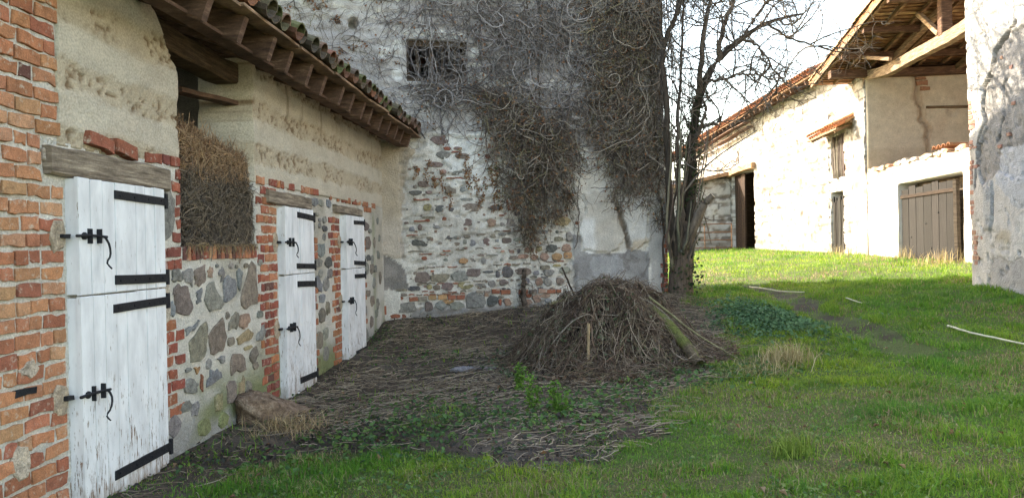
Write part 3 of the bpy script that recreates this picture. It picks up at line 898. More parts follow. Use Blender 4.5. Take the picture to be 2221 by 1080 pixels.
def strap(leaf, u0, u1, z, hinge_u):
    u0 += random.uniform(-0.03, 0.05); z += random.uniform(-0.012, 0.012); tl = random.uniform(-0.012, 0.006)
    V, Fc = piece_geo(FL, (u0 + u1) / 2, z, [(x, y + tl * x / (u1 - u0) * 2) for x, y in outline_rect(u1 - u0, 0.06 * random.uniform(0.9, 1.08), 0.0015, 2)], 0.012, 0.003, deep=0.004, base=PR + 0.022)
    o = poly('strap_hinge', V, Fc, 'iron', leaf)
    g = [box_geo(FL, hinge_u, hinge_u + 0.03, z - 0.055, z + 0.055, PR - 0.05, PR + 0.03)]
    for k in range(4):
        uu = u0 + 0.05 + (u1 - u0 - 0.12) * k / 3
        g.append(piece_geo(FL, uu, z, outline_blob(0.018, 0.018, 6, 0.02), 0.006, 0.003, deep=0.002, base=PR + 0.034))
    poly('hinge_pin', *g[0], 'iron', leaf)
    tag(join_geo('bolt_heads', g[1:], 'iron', leaf), kind='stuff')


def latch(leaf, u, z):
    b = PR + 0.045
    u += random.uniform(-0.02, 0.03); hx = random.uniform(-0.03, 0.03); hl = random.uniform(0.85, 1.15)
    tube_obj('latch_bolt', [FL.P(u - 0.14, z, b - 0.005), FL.P(u - 0.02, z + 0.004, b), FL.P(u + 0.15, z - 0.004, b)], 0.010, 0.009, 'iron', leaf, n=6, S=6)
    for du in (-0.01, 0.085):
        V, Fc = box_geo(FL, u + du - 0.0055, u + du + 0.0055, z - 0.045, z + 0.045, PR + 0.018, b + 0.008, j=0.002)
        poly('latch_keeper', V, Fc, 'iron', leaf)
    tube_obj('latch_handle', [FL.P(u + 0.11, z, b + 0.01), FL.P(u + 0.125 + hx * 0.3, z - 0.05 * hl, b + 0.03), FL.P(u + 0.115 + hx, z - 0.11 * hl, b + 0.04),
                              FL.P(u + 0.085 + hx * 1.3, z - 0.15 * hl, b + 0.035), FL.P(u + 0.11 + hx * 1.6, z - 0.185 * hl, b + 0.05)], 0.0075, 0.005, 'iron', leaf, n=10, S=6)
    geo = piece_geo(FL, u - 0.055, z, outline_blob(0.045, 0.045, 8, 0.02), 0.025, 0.01, deep=0.0, base=PR + 0.02)
    poly('latch_ring', geo[0], geo[1], 'iron', leaf)
    geo = piece_geo(FL, u - 0.19, z, outline_blob(0.14, 0.2, 11), 0.016, 0.012, 0.0, deep=0.01)
    poly('mortar_patch', geo[0], geo[1], 'stone', stable, (0.5, 0.4, 0.3))
    geo = piece_geo(FL, u - 0.15, z, outline_rect(0.06, 0.026, 0.003, 1), 0.045, 0.004, deep=0.02)
    poly('latch_staple', geo[0], geo[1], 'iron', leaf)


for (u0, u1, zl, zu, words) in [(4.405, 5.395, 0.70, 1.66, 'nearest'), (7.775, 8.69, 0.745, 1.64, 'middle'), (9.985, 10.885, 0.87, 1.655, 'far')]:
    zb = 0.0
    for nm, z0, z1 in (('lower_door_leaf', zb, 1.292), ('upper_door_leaf', 1.302, 2.012)):
        V, Fc = box_geo(FL, u0 + 0.006, u1 - 0.006, z0 + 0.006, z1 - 0.006, -0.04, PR + 0.004)
        leaf = poly(nm, V, Fc, 'paint', stable)
        n = 8
        ws = [random.uniform(0.9, 1.1) for _ in range(n)]
        tot = sum(ws); uu = u0
        for k in range(n):
            w = (u1 - u0) * ws[k] / tot
            r = 0.06 if (nm.startswith('lower')) else 0.0
            pts = [(-w / 2 + random.uniform(0.002, 0.007), -(z1 - z0) / 2), (w / 2 - 0.003, -(z1 - z0) / 2), (w / 2 - random.uniform(0.001, 0.005), (z1 - z0) / 2 + random.uniform(-0.003, 0.003)),
                   (-w / 2 + 0.002, (z1 - z0) / 2 + random.uniform(-0.003, 0.003))]
            if nm.startswith('lower'):
                pts[0] = (pts[0][0], pts[0][1] + random.uniform(-0.004, 0.03)); pts[1] = (pts[1][0], pts[0][1] + random.uniform(-0.008, 0.008))
            geo = piece_geo(FL, uu + w / 2, (z0 + z1) / 2, pts, 0.024 + random.uniform(-0.004, 0.003), 0.005, deep=0.0, base=PR)
            poly('board', geo[0], geo[1], 'paint', leaf)
            uu += w
        for z in ((1.19, 0.13) if nm.startswith('lower') else (1.93, 1.375)):
            strap(leaf, u0 + 0.33, u1 + 0.01, z, u1 + 0.012)
        latch(leaf, u0 + 0.09, zl if nm.startswith('lower') else zu)

# ---- roof of the stable
RP = 0.36                                # rise per metre
EZ = 3.145                                # underside of the rafters at the outer end (0.52 m out)


def roof_z(off):
    return EZ + (0.52 - off) * RP


# loft beam and props above the opening
V, Fc = beam_geo(FL.P(5.0, 3.28, -0.25), FL.P(8.6, 3.25, -0.27), 0.24, 0.2, segs=9, j=0.025)
poly('loft_beam', V, Fc, 'oldwood', stable, (0.5, 0.36, 0.25))
V, Fc = beam_geo(FL.P(6.5, 2.98, -0.4), FL.P(7.7, 2.985, -0.12), 0.14, 0.045, segs=5, j=0.008)
poly('bearing_plank', V, Fc, 'redwood', stable)
ends = [3.6, 4.12, 4.68, 5.25, 5.81, 6.385, 6.87, 7.36, 7.85, 8.4, 8.82, 9.33, 9.79, 10.3, 10.75, 11.18, 11.65, 12.15]
for u in ends:
    jz = random.uniform(-0.008, 0.008)
    a = FL.P(u, roof_z(0.5) + 0.11 + jz, 0.5 + random.uniform(-0.02, 0.02)); b = FL.P(u + random.uniform(-0.03, 0.03), roof_z(-5.4) + 0.11, -5.4)
    V, Fc = beam_geo(a, b, 0.08, 0.21, segs=3)
    poly('rafter', V, Fc, 'redwood', stable)
V, Fc = beam_geo(FL.P(3.2, roof_z(0.30) + 0.0, 0.30), FL.P(12.6, roof_z(0.30) + 0.01, 0.30), 0.14, 0.03, segs=14, j=0.005)
poly('soffit_board', V, Fc, 'redwood', stable)
u = 3.2
while u < 12.6:                          # sheathing boards at the eave, uneven ends
    l = random.uniform(0.9, 1.6)
    for o, zz in ((0.54, 0.245), (0.40, 0.25)):
        V, Fc = beam_geo(FL.P(u + 0.01, roof_z(o) + zz + random.uniform(-0.008, 0.012), o + random.uniform(-0.015, 0.02)),
                         FL.P(min(u + l, 12.62), roof_z(o) + zz + random.uniform(-0.01, 0.015), o + random.uniform(-0.015, 0.02)), 0.14, 0.028, segs=3, j=0.004)
        poly('eave_board', V, Fc, 'oldwood', stable, (1.25, 0.9, 0.65))
    u += l
deck = np.array([FL.P(3.0, roof_z(0.34) + 0.255, 0.34), FL.P(12.62, roof_z(0.34) + 0.255, 0.34), FL.P(12.62, roof_z(-5.6) + 0.255, -5.6), FL.P(3.0, roof_z(-5.6) + 0.255, -5.6)])
deck = np.vstack([deck, deck + np.array([0, 0, 0.03])])
poly('roof_deck', deck, [(0, 1, 2, 3), (7, 6, 5, 4), (0, 4, 5, 1), (1, 5, 6, 2), (2, 6, 7, 3), (3, 7, 4, 0)], 'oldwood', stable, (0.8, 0.55, 0.4))
deck2 = np.array([FL.P(u, z, o) for (u, z, o) in [(2.0, roof_z(-5.6) + 0.255, -5.6), (12.62, roof_z(-5.6) + 0.255, -5.6), (12.62, 3.3, -11), (2.0, 3.3, -11)]])
deck2 = np.vstack([deck2, deck2 + np.array([0, 0, 0.08])])
poly('rear_roof_slope', deck2, [(0, 1, 2, 3), (7, 6, 5, 4), (0, 4, 5, 1), (1, 5, 6, 2), (2, 6, 7, 3), (3, 7, 4, 0)], 'tile', stable, (0.4, 0.19, 0.11))


def tile_geo(p0, along, up, side, w0, w1, L, cup, th=0.014):
    """one curved roof tile from p0, running `along`; cup=+1 arched, -1 hollow"""
    n = 7; V = []; Fc = []
    for (f, w) in ((0, w0), (0.5, (w0 + w1) / 2), (1, w1)):
        for rr in (w / 2, w / 2 - th):
            for i in range(n):
                a = math.pi * i / (n - 1)
                V.append(p0 + along * L * f + side * math.cos(a) * rr * 1.0 + up * cup * math.sin(a) * rr * 0.85)
    m = 2 * n
    for k in range(2):
        for r in range(2):
            for i in range(n - 1):
                b = k * m + r * n + i
                Fc.append((b, b + 1, b + m + 1, b + m))
        for i in (0, n - 1):
            Fc.append((k * m + i, k * m + n + i, (k + 1) * m + n + i, (k + 1) * m + i))
    for k in (0, 2):
        for i in range(n - 1):
            b = k * m + i
            Fc.append((b, b + 1, b + n + 1, b + n))
    return np.array(V), Fc


TILECOL = [(0.2, 0.095, 0.06), (0.14, 0.08, 0.056), (0.11, 0.08, 0.058), (0.3, 0.125, 0.07), (0.12, 0.105, 0.06), (0.2, 0.125, 0.085), (0.13, 0.135, 0.055)]
upn = np.array([0, 0, 1.0]) * math.cos(math.atan(RP)) + FL.n * math.sin(math.atan(RP))
alo = -FL.n * math.cos(math.atan(RP)) + np.array([0, 0, 1.0]) * math.sin(math.atan(RP))
rest = []
u = 3.15; col_i = 0
while u < 12.55:
    uj = u + random.uniform(-0.025, 0.025)
    for row in range(5):
        st = 0.62 - row * 0.36 + random.uniform(-0.05, 0.04)
        base = FL.P(uj, 0, 0.0)
        for cup, du, lift in ((-1, 0.0, 0.125), (1, 0.115, 0.13)):
            q = FL.P(uj + du, roof_z(st) + 0.27 + lift + row * 0.012 + random.uniform(-0.008, 0.008) - (0.012 if cup < 0 else 0), st + (0.04 if cup < 0 else 0))
            al = alo + FL.d * random.uniform(-0.07, 0.07) + np.array([0, 0, random.uniform(-0.03, 0.03)])
            geo = tile_geo(q, al, upn, FL.d, 0.2, 0.165, 0.44, cup)
            if cup < 0:
                geo = (geo[0] + upn * 0.0, geo[1])
            c = shade_col(random.choice(TILECOL), 0.2)
            if row < 2:
                poly('roof_tile', geo[0], geo[1], 'tile', stable, c, smooth=False)
            else:
                rest.append(geo)
    u += 0.232
tag(join_geo('upper_roof_tiles', rest, 'tile', stable, (0.32, 0.16, 0.1)), kind='stuff')

# ---- straw in the loft opening
def straw_bale(u0, u1, z0, z1, o_front, dark, label, n, seed):
    b = thing('straw_bale', tuple(FL.P((u0 + u1) / 2, z0, o_front - 0.5)), label, 'straw bale', 'straw bales in the loft opening')
    us = axis(u0, u1, 0.04); zs = axis(z0, z1, 0.04)

    def warp(U, Z):
        f = (U - u0) / (u1 - u0)
        top = z1 - 0.30 * f ** 2.2 - 0.04 * np.sin(f * 9)
        return U, z0 + (Z - z0) / (z1 - z0) * (top - z0)

    def hf(U, Z):
        f = np.clip((Z - z0) / (z1 - z0), 0, 1)
        return o_front - (0.35 * sstep(0.6, 1.0, f + 0.25 * (U - u0) / (u1 - u0)) if not dark else 0.0) + 0.05 * (fbm(U * 5, Z * 5, 3, seed) - 0.5)
    wf = warp if not dark else None
    base = (0.36, 0.23, 0.13) if not dark else (0.1, 0.085, 0.075)
    relief('packed_straw', FL, us, zs, hf, lambda U, Z: blend(rgb(U, base), sstep(0.4, 0.7, fbm(U * 9, Z * 9, 3, seed + 3)), tuple(0.45 * x for x in base)), 'earth', b, warp=wf, back=0.9)
    U = rng.uniform(u0, u1, n); Z = rng.uniform(z0, z1, n)
    if wf is not None:
        U, Z = warp(U, Z)
    H = hf(U, Z)
    P = FL.P(U, Z, H - 0.02)
    a = rng.uniform(0, 6.28, n); L = rng.uniform(0.05, 0.15, n) * np.where(rng.random(n) < 0.15, 2.0, 1)
    D = FL.d[None] * (np.cos(a) * L)[:, None] + np.array([0, 0, 1.0])[None] * (np.sin(a) * L)[:, None] * (0.9 if dark else 0.8) + FL.n[None] * (rng.uniform(-0.01, 0.06, n) * np.where(rng.random(n) < 0.1, 2, 1))[:, None]
    bend = rng.normal(0, 0.018, (n, 3))
    paths = np.stack([P, P + D * 0.5 + bend + FL.n * 0.012, P + D], 1)
    mixb = rng.random(n) < np.clip((0.5 if dark else 0.45) - np.abs(Z - 2.17) * 1.3, 0, 1)
    cols = pick([(0.47, 0.29, 0.17), (0.38, 0.225, 0.135), (0.27, 0.16, 0.1), (0.56, 0.38, 0.24)] if not dark else [(0.25, 0.2, 0.16), (0.15, 0.12, 0.1), (0.35, 0.27, 0.2), (0.1, 0.08, 0.07)], n, 0.2)
    cols[mixb] = pick([(0.3, 0.22, 0.15), (0.2, 0.15, 0.11)], int(mixb.sum()), 0.25)
    V, T, C = tubes(paths, 0.0026 * rng.uniform(0.6, 1.3, (n, 1)), 3, cols)
    tag(tri('loose_stalks', V, T, 'straw', b, C), kind='stuff')
    m = 650                                                    # long stalks lying across the face
    U = rng.uniform(u0 + 0.05, u1 - 0.05, m); Z = rng.uniform(z0, z1 - 0.05, m)
    if wf is not None:
        U, Z = warp(U, Z)
    a = rng.normal(0, 0.75, m) + np.where(rng.random(m) < 0.5, 0, math.pi); L = rng.uniform(0.15, 0.36, m)
    f = np.linspace(-0.5, 0.5, 6)
    UU = np.clip(U[:, None] + np.cos(a)[:, None] * L[:, None] * f[None], u0, u1); ZZ = Z[:, None] + np.sin(a)[:, None] * L[:, None] * f[None] - 0.25 * L[:, None] * f[None] ** 2
    PP = FL.P(UU, ZZ, hf(UU, ZZ) + 0.03 + rng.normal(0, 0.008, UU.shape) + 0.03 * rng.random((m, 1)))
    V, T, C = tubes(PP, 0.003 * rng.uniform(0.7, 1.2, (m, 1)), 3, pick([(0.55, 0.37, 0.22), (0.42, 0.27, 0.16), (0.3, 0.19, 0.12)] if not dark else [(0.32, 0.25, 0.18), (0.2, 0.16, 0.125), (0.12, 0.1, 0.085)], m, 0.2))
    tag(tri('long_stalks', V, T, 'straw', b, C), kind='stuff')


straw_bale(5.83, 7.16, 1.58, 2.18, -0.05, True, 'dark grey weathered straw bale resting on the brick sill of the loft opening', 6500, 5)
straw_bale(5.84, 7.15, 2.16, 2.74, -0.09, False, 'golden brown straw bale heaped on the darker one in the loft opening', 6500, 8)
o_ = tri('loose_straw', *SPILL[:2], 'straw', None, SPILL[2])
tag(o_, 'loose straw stalks spilling over the brick sill of the loft opening', 'straw', kind='stuff')

# ------------------------------------------------------------------ the tall barn closing the yard
barn = thing('creeper_barn', tuple(FB.P(1.5, 0.4)), 'tall old barn gable with patched plaster and field stones, dead creeper hanging over it', 'barn')
WIN = (0.43, 1.45, 4.30, 4.99)
WHITE_P = [(0.95, 3.36), (1.13, 3.46), (1.35, 3.42), (1.72, 3.52), (1.84, 3.39), (1.8, 3.04), (1.95, 2.6), (1.85, 2.35), (1.4, 2.5), (1.15, 2.75), (1.05, 3.0)]
PL1 = [(3.5, 2.42), (3.9, 2.52), (4.02, 2.3), (4.16, 2.05), (4.24, 1.72), (4.1, 1.5), (3.9, 1.38), (3.45, 1.46), (3.4, 1.85), (3.48, 2.1)]
PL2 = [(4.12, 2.30), (4.4, 2.4), (4.70, 2.42), (4.70, 1.56), (4.55, 1.52), (4.36, 1.46), (4.28, 1.75), (4.18, 2.05)]
CEM = [(3.27, 1.8), (3.45, 1.75), (3.42, 1.49), (4.0, 1.39), (4.28, 1.47), (4.7, 1.43), (4.74, 0.3), (3.25, 0.3)]
CEMW = [(3.6, 1.36), (4.2, 1.36), (4.2, 1.15), (4.0, 0.95), (3.6, 1.0)]
TAN = [(-0.1, 3.3), (0.56, 3.2), (0.42, 2.85), (0.33, 2.3), (0.30, 1.9), (0.34, 1.4), (0.12, 1.42), (-0.1, 1.44)]
EDGE = [(4.70, 2.4), (5.2, 2.4), (5.2, 0.7), (4.72, 0.75)]
CR1 = [(4.07, 2.42), (4.09, 2.28), (4.17, 2.05), (4.25, 1.8), (4.30, 1.5)]
CR2 = [(4.66, 2.4), (4.69, 1.9), (4.64, 1.55), (4.70, 1.2), (4.62, 1.0)]
CR3 = [(4.42, 2.3), (4.40, 2.0), (4.43, 1.75)]
LEDGE = [1.83, 2.07, 2.42, 2.75, 1.555]


def warped(U, Z, k=0.06, f=5.0, seed=0):
    return U + k * (fbm(U * f, Z * f, 4, 90 + seed) - 0.5) * 2, Z + k * (fbm(U * f, Z * f, 4, 95 + seed) - 0.5) * 2


def in_w(U, Z, P, k=0.06, f=5.0, seed=0):
    a, b = warped(U, Z, k, f, seed)
    return in_poly(a, b, P).astype(float)


def rubble_zone(U, Z):
    """where the plaster has gone and stones show"""
    a, b = warped(U, Z, 0.12, 3.0, 7)
    return ((b < 3.42 - 0.35 * sstep(1.9, 2.6, a)) & (a < 3.28) & (a > 0.30)).astype(float)


def back_h(U, Z):
    H = 0.014 * (fbm(U * 8, Z * 8, 4, 101) - 0.5) * 2 + 0.05 * (fbm(U * 0.8, Z * 0.8, 2, 102) - 0.5)
    up = sstep(3.3, 3.5, Z)
    w = 0.5 + 0.5 * np.sin((Z + 0.06 * (fbm(U * 1.2, Z * 0.5, 3, 103) - 0.5)) * 2 * math.pi / 0.17)
    H = H + up * (0.02 * w + 0.02 * (fbm(U * 3, Z * 6, 4, 104) - 0.5))
    rub = rubble_zone(U, Z)
    H = H - 0.025 * rub + 0.045 * rub * (fbm(U * 12, Z * 16, 3, 105) - 0.5) - 0.03 * rub * sstep(0.6, 0.7, fbm(U * 9, Z * 22, 3, 108))
    for z in LEDGE:
        zz = Z - z - 0.012 * (fbm(U * 2.0, U * 0, 2, 106) - 0.5) * 2
        H = H + rub * 0.014 * np.exp(-(zz / 0.012) ** 2) * (fbm(U * 1.7, U * 0 + z, 3, 107) > 0.45)
    H = H + 0.02 * in_w(U, Z, WHITE_P) + 0.045 * in_w(U, Z, PL1, 0.09, 6) + 0.05 * in_w(U, Z, PL2, 0.09, 6) + 0.012 * in_w(U, Z, CEM, 0.1, 4) + 0.022 * in_w(U, Z, EDGE) + 0.02 * in_w(U, Z, TAN)
    for P, w_, d in ((CR1, 0.034, 0.06), (CR2, 0.014, 0.04), (CR3, 0.012, 0.03)):
        a, b = warped(U, Z, 0.03, 9, 3)
        H = H - d * sstep(w_, w_ * 0.4, seg_dist(a, b, P))
    hole = np.hypot((U + 0.42) / 0.075, (Z - 5.2) / 0.09)
    return H - 0.25 * sstep(1.1, 0.8, hole)


def back_c(U, Z):
    n1 = fbm(U * 1.6, Z * 1.6, 4, 111); n2 = fbm(U * 5, Z * 5, 4, 112)
    C = rgb(U, (0.71, 0.67, 0.61))                                             # lime mortar between the stones
    C = blend(C, sstep(0.5, 0.68, n1) * 0.6, (0.77, 0.735, 0.68))
    C = blend(C, sstep(0.55, 0.72, n2) * 0.35, (0.48, 0.43, 0.38))
    up = sstep(3.38, 3.55, Z + 0.25 * (n1 - 0.5) + 0.3 * sstep(1.9, 3.0, U)) 
    CU = rgb(U, (0.42, 0.39, 0.375))
    CU = blend(CU, sstep(0.45, 0.65, fbm(U * 0.8, Z * 1.4, 4, 113)) * 0.8, (0.54, 0.51, 0.485))
    CU = blend(CU, sstep(0.5, 0.72, n2) * 0.5, (0.38, 0.35, 0.33))
    top = sstep(5.0, 5.5, Z + 0.4 * (n1 - 0.5)) * sstep(0.7, -0.3, U)
    CU = blend(CU, top * 0.6, (0.5, 0.46, 0.4))
    C = C * (1 - up[..., None]) + CU * up[..., None]
    for (u, z, a, b) in ((0.30, 4.82, 0.09, 0.15), (0.30, 4.42, 0.1, 0.1), (1.6, 4.75, 0.1, 0.16), (0.9, 5.09, 0.55, 0.06), (0.1, 4.75, 0.12, 0.1),
                         (2.1, 4.35, 0.5, 0.08), (3.1, 4.3, 0.35, 0.1), (1.75, 4.45, 0.12, 0.1), (3.5, 3.05, 0.1, 0.3), (3.75, 2.9, 0.12, 0.12), (3.2, 4.95, 0.12, 0.12)):
        a0, b0 = warped(U, Z, 0.07, 4, int(u * 10) % 7)
        C = blend(C, sstep(1.08, 0.9, np.hypot((a0 - u) / a, (b0 - z) / b)), (0.74, 0.72, 0.68))
    lich = sstep(0.62, 0.7, fbm(U * 9, Z * 9, 4, 118)) * sstep(5.0, 5.5, Z) * sstep(0.8, 0.2, U)
    C = blend(C, lich * 0.8, (0.66, 0.63, 0.55))
    C = blend(C, in_w(U, Z, WHITE_P), (0.78, 0.765, 0.73))
    C = blend(C, in_w(U, Z, TAN), (0.52, 0.43, 0.33))
    C = blend(C, in_w(U, Z, TAN) * sstep(2.2, 1.9, Z) * 0.6, (0.58, 0.51, 0.45))
    C = blend(C, in_w(U, Z, CEM, 0.1, 4), (0.33, 0.32, 0.315))
    C = blend(C, in_w(U, Z, CEM, 0.1, 4) * sstep(0.45, 0.6, fbm(U * 3.5, Z * 3.5, 4, 121)) * 0.7, (0.45, 0.44, 0.43))
    C = blend(C, in_w(U, Z, CEM, 0.1, 4) * sstep(0.55, 0.68, fbm(U * 7, Z * 7, 4, 122)) * 0.7, (0.2, 0.185, 0.175))
    C = blend(C, in_w(U, Z, CEMW, 0.15, 4) * 0.6, (0.47, 0.475, 0.49))
    C = blend(C, in_w(U, Z, PL1, 0.09, 6), (0.62, 0.575, 0.515))
    C = blend(C, in_w(U, Z, PL1, 0.09, 6) * sstep(0.5, 0.65, n2) * 0.5, (0.5, 0.455, 0.4))
    C = blend(C, in_w(U, Z, PL1) * sstep(3.72, 3.6, U + 0.1 * (n2 - 0.5)) * sstep(2.1, 1.95, Z), (0.8, 0.79, 0.77))
    C = blend(C, in_w(U, Z, PL2, 0.09, 6), (0.66, 0.64, 0.61))
    C = blend(C, in_w(U, Z, PL2) * sstep(1.68, 1.6, Z + 0.1 * (n2 - 0.5)) * 0.8, (0.62, 0.5, 0.36))
    C = blend(C, in_w(U, Z, EDGE), (0.5, 0.475, 0.45))
    low = in_poly(*warped(U, Z, 0.05, 4, 5), [(-0.1, 1.5), (0.1, 1.42), (0.34, 1.2), (0.44, 0.9), (0.2, 0.86), (-0.1, 0.88)]).astype(float)
    C = blend(C, low, (0.25, 0.23, 0.215))
    C = blend(C, low * sstep(0.45, 0.6, fbm(U * 6, Z * 6, 4, 123)) * 0.7, (0.4, 0.36, 0.33))
    base = sstep(0.62, 0.5, Z + 0.1 * (n2 - 0.5)) * sstep(0.3, 0.5, U)
    C = blend(C, base * 0.9, (0.27, 0.255, 0.245))
    for P in (CR1,):
        a, b = warped(U, Z, 0.03, 9, 3)
        C = blend(C, sstep(0.07, 0.03, seg_dist(a, b, P)), (0.26, 0.21, 0.17))
    C = blend(C, rubble_zone(U, Z) * sstep(0.6, 0.7, fbm(U * 9, Z * 22, 3, 108)) * 0.4, (0.3, 0.26, 0.22))
    drip = rubble_zone(U, Z) * sstep(0.55, 0.7, fbm(U * 5, Z * 1.2, 4, 119)) * 0.35
    return blend(C, drip, (0.33, 0.31, 0.29))


relief('gable_wall', FB, axis(-2.6, 5.04, 0.026, WIN[:2]), axis(-0.2, 6.75, 0.026, WIN[2:]), back_h, back_c, 'mortar', barn,
       hole=lambda u, z: (u > WIN[0]) & (u < WIN[1]) & (z > WIN[2]) & (z < WIN[3]), back=0.5)
for nm, (u0, u1, z0, z1, o0, o1) in {'side_wall': (4.56, 5.03, -0.2, 6.72, -7.0, -0.52), 'rear_wall': (-9.0, 5.03, -0.2, 6.72, -7.5, -7.03),
                                     'gable_wall_beyond': (-9.0, -2.61, -0.2, 6.72, -0.5, -0.02), 'far_side_wall': (-9.5, -9.03, -0.2, 6.72, -7.5, -0.02),
                                     'upper_floor': (-9.0, 4.5, 3.5, 3.7, -7.0, -0.55)}.items():
    V, Fc = box_geo(FB, u0, u1, z0, z1, o0, o1)
    me = poly(nm, V, Fc, 'earth', barn)
    a = me.data.color_attributes.new('Col', 'FLOAT_COLOR', 'POINT')
    for d in a.data:
        d.color = (0.42, 0.39, 0.36, 1)
R = np.array([FB.P(u, z, o) for (u, z, o) in [(-10, 6.74, 0.35), (5.35, 6.74, 0.35), (5.35, 6.74, -7.8), (-10, 6.74, -7.8), (-10, 8.0, -3.7), (4.0, 8.0, -3.7)]])  # unseen hipped roof, added to cast the barn's shadow over the yard
R = np.vstack([R, R + np.array([0, 0, 0.12])])
poly('roof', R, [(0, 1, 5, 4), (2, 3, 4, 5), (1, 2, 5), (3, 0, 4), (6, 10, 11, 7), (8, 11, 10, 9), (7, 11, 8), (9, 10, 6),
                 (0, 6, 7, 1), (1, 7, 8, 2), (2, 8, 9, 3), (3, 9, 6, 0)], 'tile', barn, (0.36, 0.17, 0.1))
# stones and bricks that show where the plaster is gone
for s in BACK_STONES.split():
    u, z, w, h, c = s.split(',')
    u, z, w, h = float(u), float(z), float(w), float(h)
    flat = h < 0.03
    pts = outline_rect(w, h * 0.9, 0.003, 4) if flat else outline_blob(w * 1.04, h * 1.04, 12)
    if flat:
        k = random.uniform(-0.012, 0.02)
        pts = [(x, y + k * (1 - (2 * x / w) ** 2)) for x, y in pts]
    geo = piece_geo(FB, u, z, pts, random.uniform(-0.004, 0.008), min(w, h) * 0.07, min(w, h) * 0.03)
    poly('thin_tile' if flat else 'stone', geo[0], geo[1], 'stone', barn, shade_col(STONE_COL[c], 0.12))
for s in BACK_BRICKS.split():
    u, z, w, h, c = s.split(',')
    u, z, w, h = float(u), float(z), float(w), float(h)
    geo = piece_geo(FB, u, z, outline_rect(w - 0.008, h, 0.004, 3), 0.012, 0.006)
    poly('brick', geo[0], geo[1], 'brick', barn, shade_col(STONE_COL[c], 0.1))
for k in range(12):                                                             # brick quoin on the right-hand corner
    z = 0.72 + k * 0.088
    w = 0.14 if k % 2 else 0.07
    if k > 6:
        w *= 0.6
    geo = piece_geo(FB, 5.045 - w / 2 + 0.008, z, outline_rect(w, 0.072, 0.005, 2), 0.03, 0.006)
    poly('quoin_brick', geo[0], geo[1], 'brick', barn, shade_col(random.choice(RED + ORANGE[:2]), 0.12))
for k in range(9):
    geo = piece_geo(FB, 4.25 + random.uniform(-.4, .5), 3.9 + random.uniform(-1.2, 1.6), outline_rect(0.16, 0.06, 0.006, 2), 0.03, 0.006)
    poly('brick', geo[0], geo[1], 'brick', barn, shade_col(random.choice(RED), 0.1))
fill = []
for k in range(190):                                                            # small packing stones and chips between the larger ones
    u = random.uniform(0.36, 3.2); z = random.uniform(0.62, 3.05)
    if z > 2.6 and u > 1.1:
        continue
    w = random.uniform(0.02, 0.075); h = w * random.uniform(0.35, 0.9)
    fill.append(piece_geo(FB, u, z, outline_blob(w, h, 7), random.uniform(-0.004, 0.006), min(w, h) * 0.1, 0.002))
for q, c in ((0, (0.3, 0.25, 0.21)), (1, (0.2, 0.185, 0.18)), (2, (0.33, 0.22, 0.175))):
    tag(join_geo('packing_stones', fill[q::3], 'stone', barn, c), kind='stuff')
# barred window
u0, u1, z0, z1 = WIN
for (a, b, w, h) in [(FB.P(u0 - 0.05, z1 - 0.05, -0.1), FB.P(u1 + 0.12, z1 - 0.04, -0.1), 0.14, 0.11), (FB.P(u0 - 0.02, z0 + 0.03, -0.1), FB.P(u1 + 0.02, z0 + 0.03, -0.1), 0.14, 0.09)]:
    beam('window_beam', a, b, w, h, 'oldwood', barn, (0.5, 0.42, 0.35), segs=6, j=0.006)
for f, w in ((0.03, 0.09), (0.2, 0.045), (0.42, 0.05), (0.6, 0.07), (0.8, 0.045), (0.97, 0.09)):
    u = u0 + (u1 - u0) * f
    beam('window_bar', FB.P(u, z0 + 0.06, -0.13), FB.P(u + random.uniform(-0.02, 0.02), z1 - 0.08, -0.13), w, 0.05, 'oldwood', barn, (0.4, 0.34, 0.28), segs=4, j=0.004)


# ------------------------------------------------------------------ dead creeper on the gable
VINE = [(0.22, 0.175, 0.14), (0.13, 0.1, 0.08), (0.33, 0.28, 0.23), (0.07, 0.052, 0.042), (0.22, 0.19, 0.11), (0.1, 0.075, 0.06)]
VINE_COOL = [(0.3, 0.27, 0.265), (0.2, 0.18, 0.175), (0.12, 0.1, 0.095), (0.36, 0.33, 0.32), (0.15, 0.12, 0.1)]


def walk(n, K, start, step, drift, turn, off_sd, fr, off0=0.02):
    """random walks over a wall face: start (n,3) as u,z,off"""
    ang = drift + rng.normal(0, 0.62, n)
    P = [np.array(start, float)]
    st = step * rng.uniform(0.6, 1.4, n)
    curl = rng.normal(0, 0.16, n)
    for k in range(K - 1):
        ang = ang + curl + rng.normal(0, turn, n)
        q = P[-1].copy()
        q[:, 0] += np.cos(ang) * st; q[:, 1] += np.sin(ang) * st
        q[:, 2] = np.maximum(off0, q[:, 2] + rng.normal(0, off_sd, n))
        P.append(q)
    P = np.stack(P, 1)
    return fr.P(P[..., 0], P[..., 1], P[..., 2])


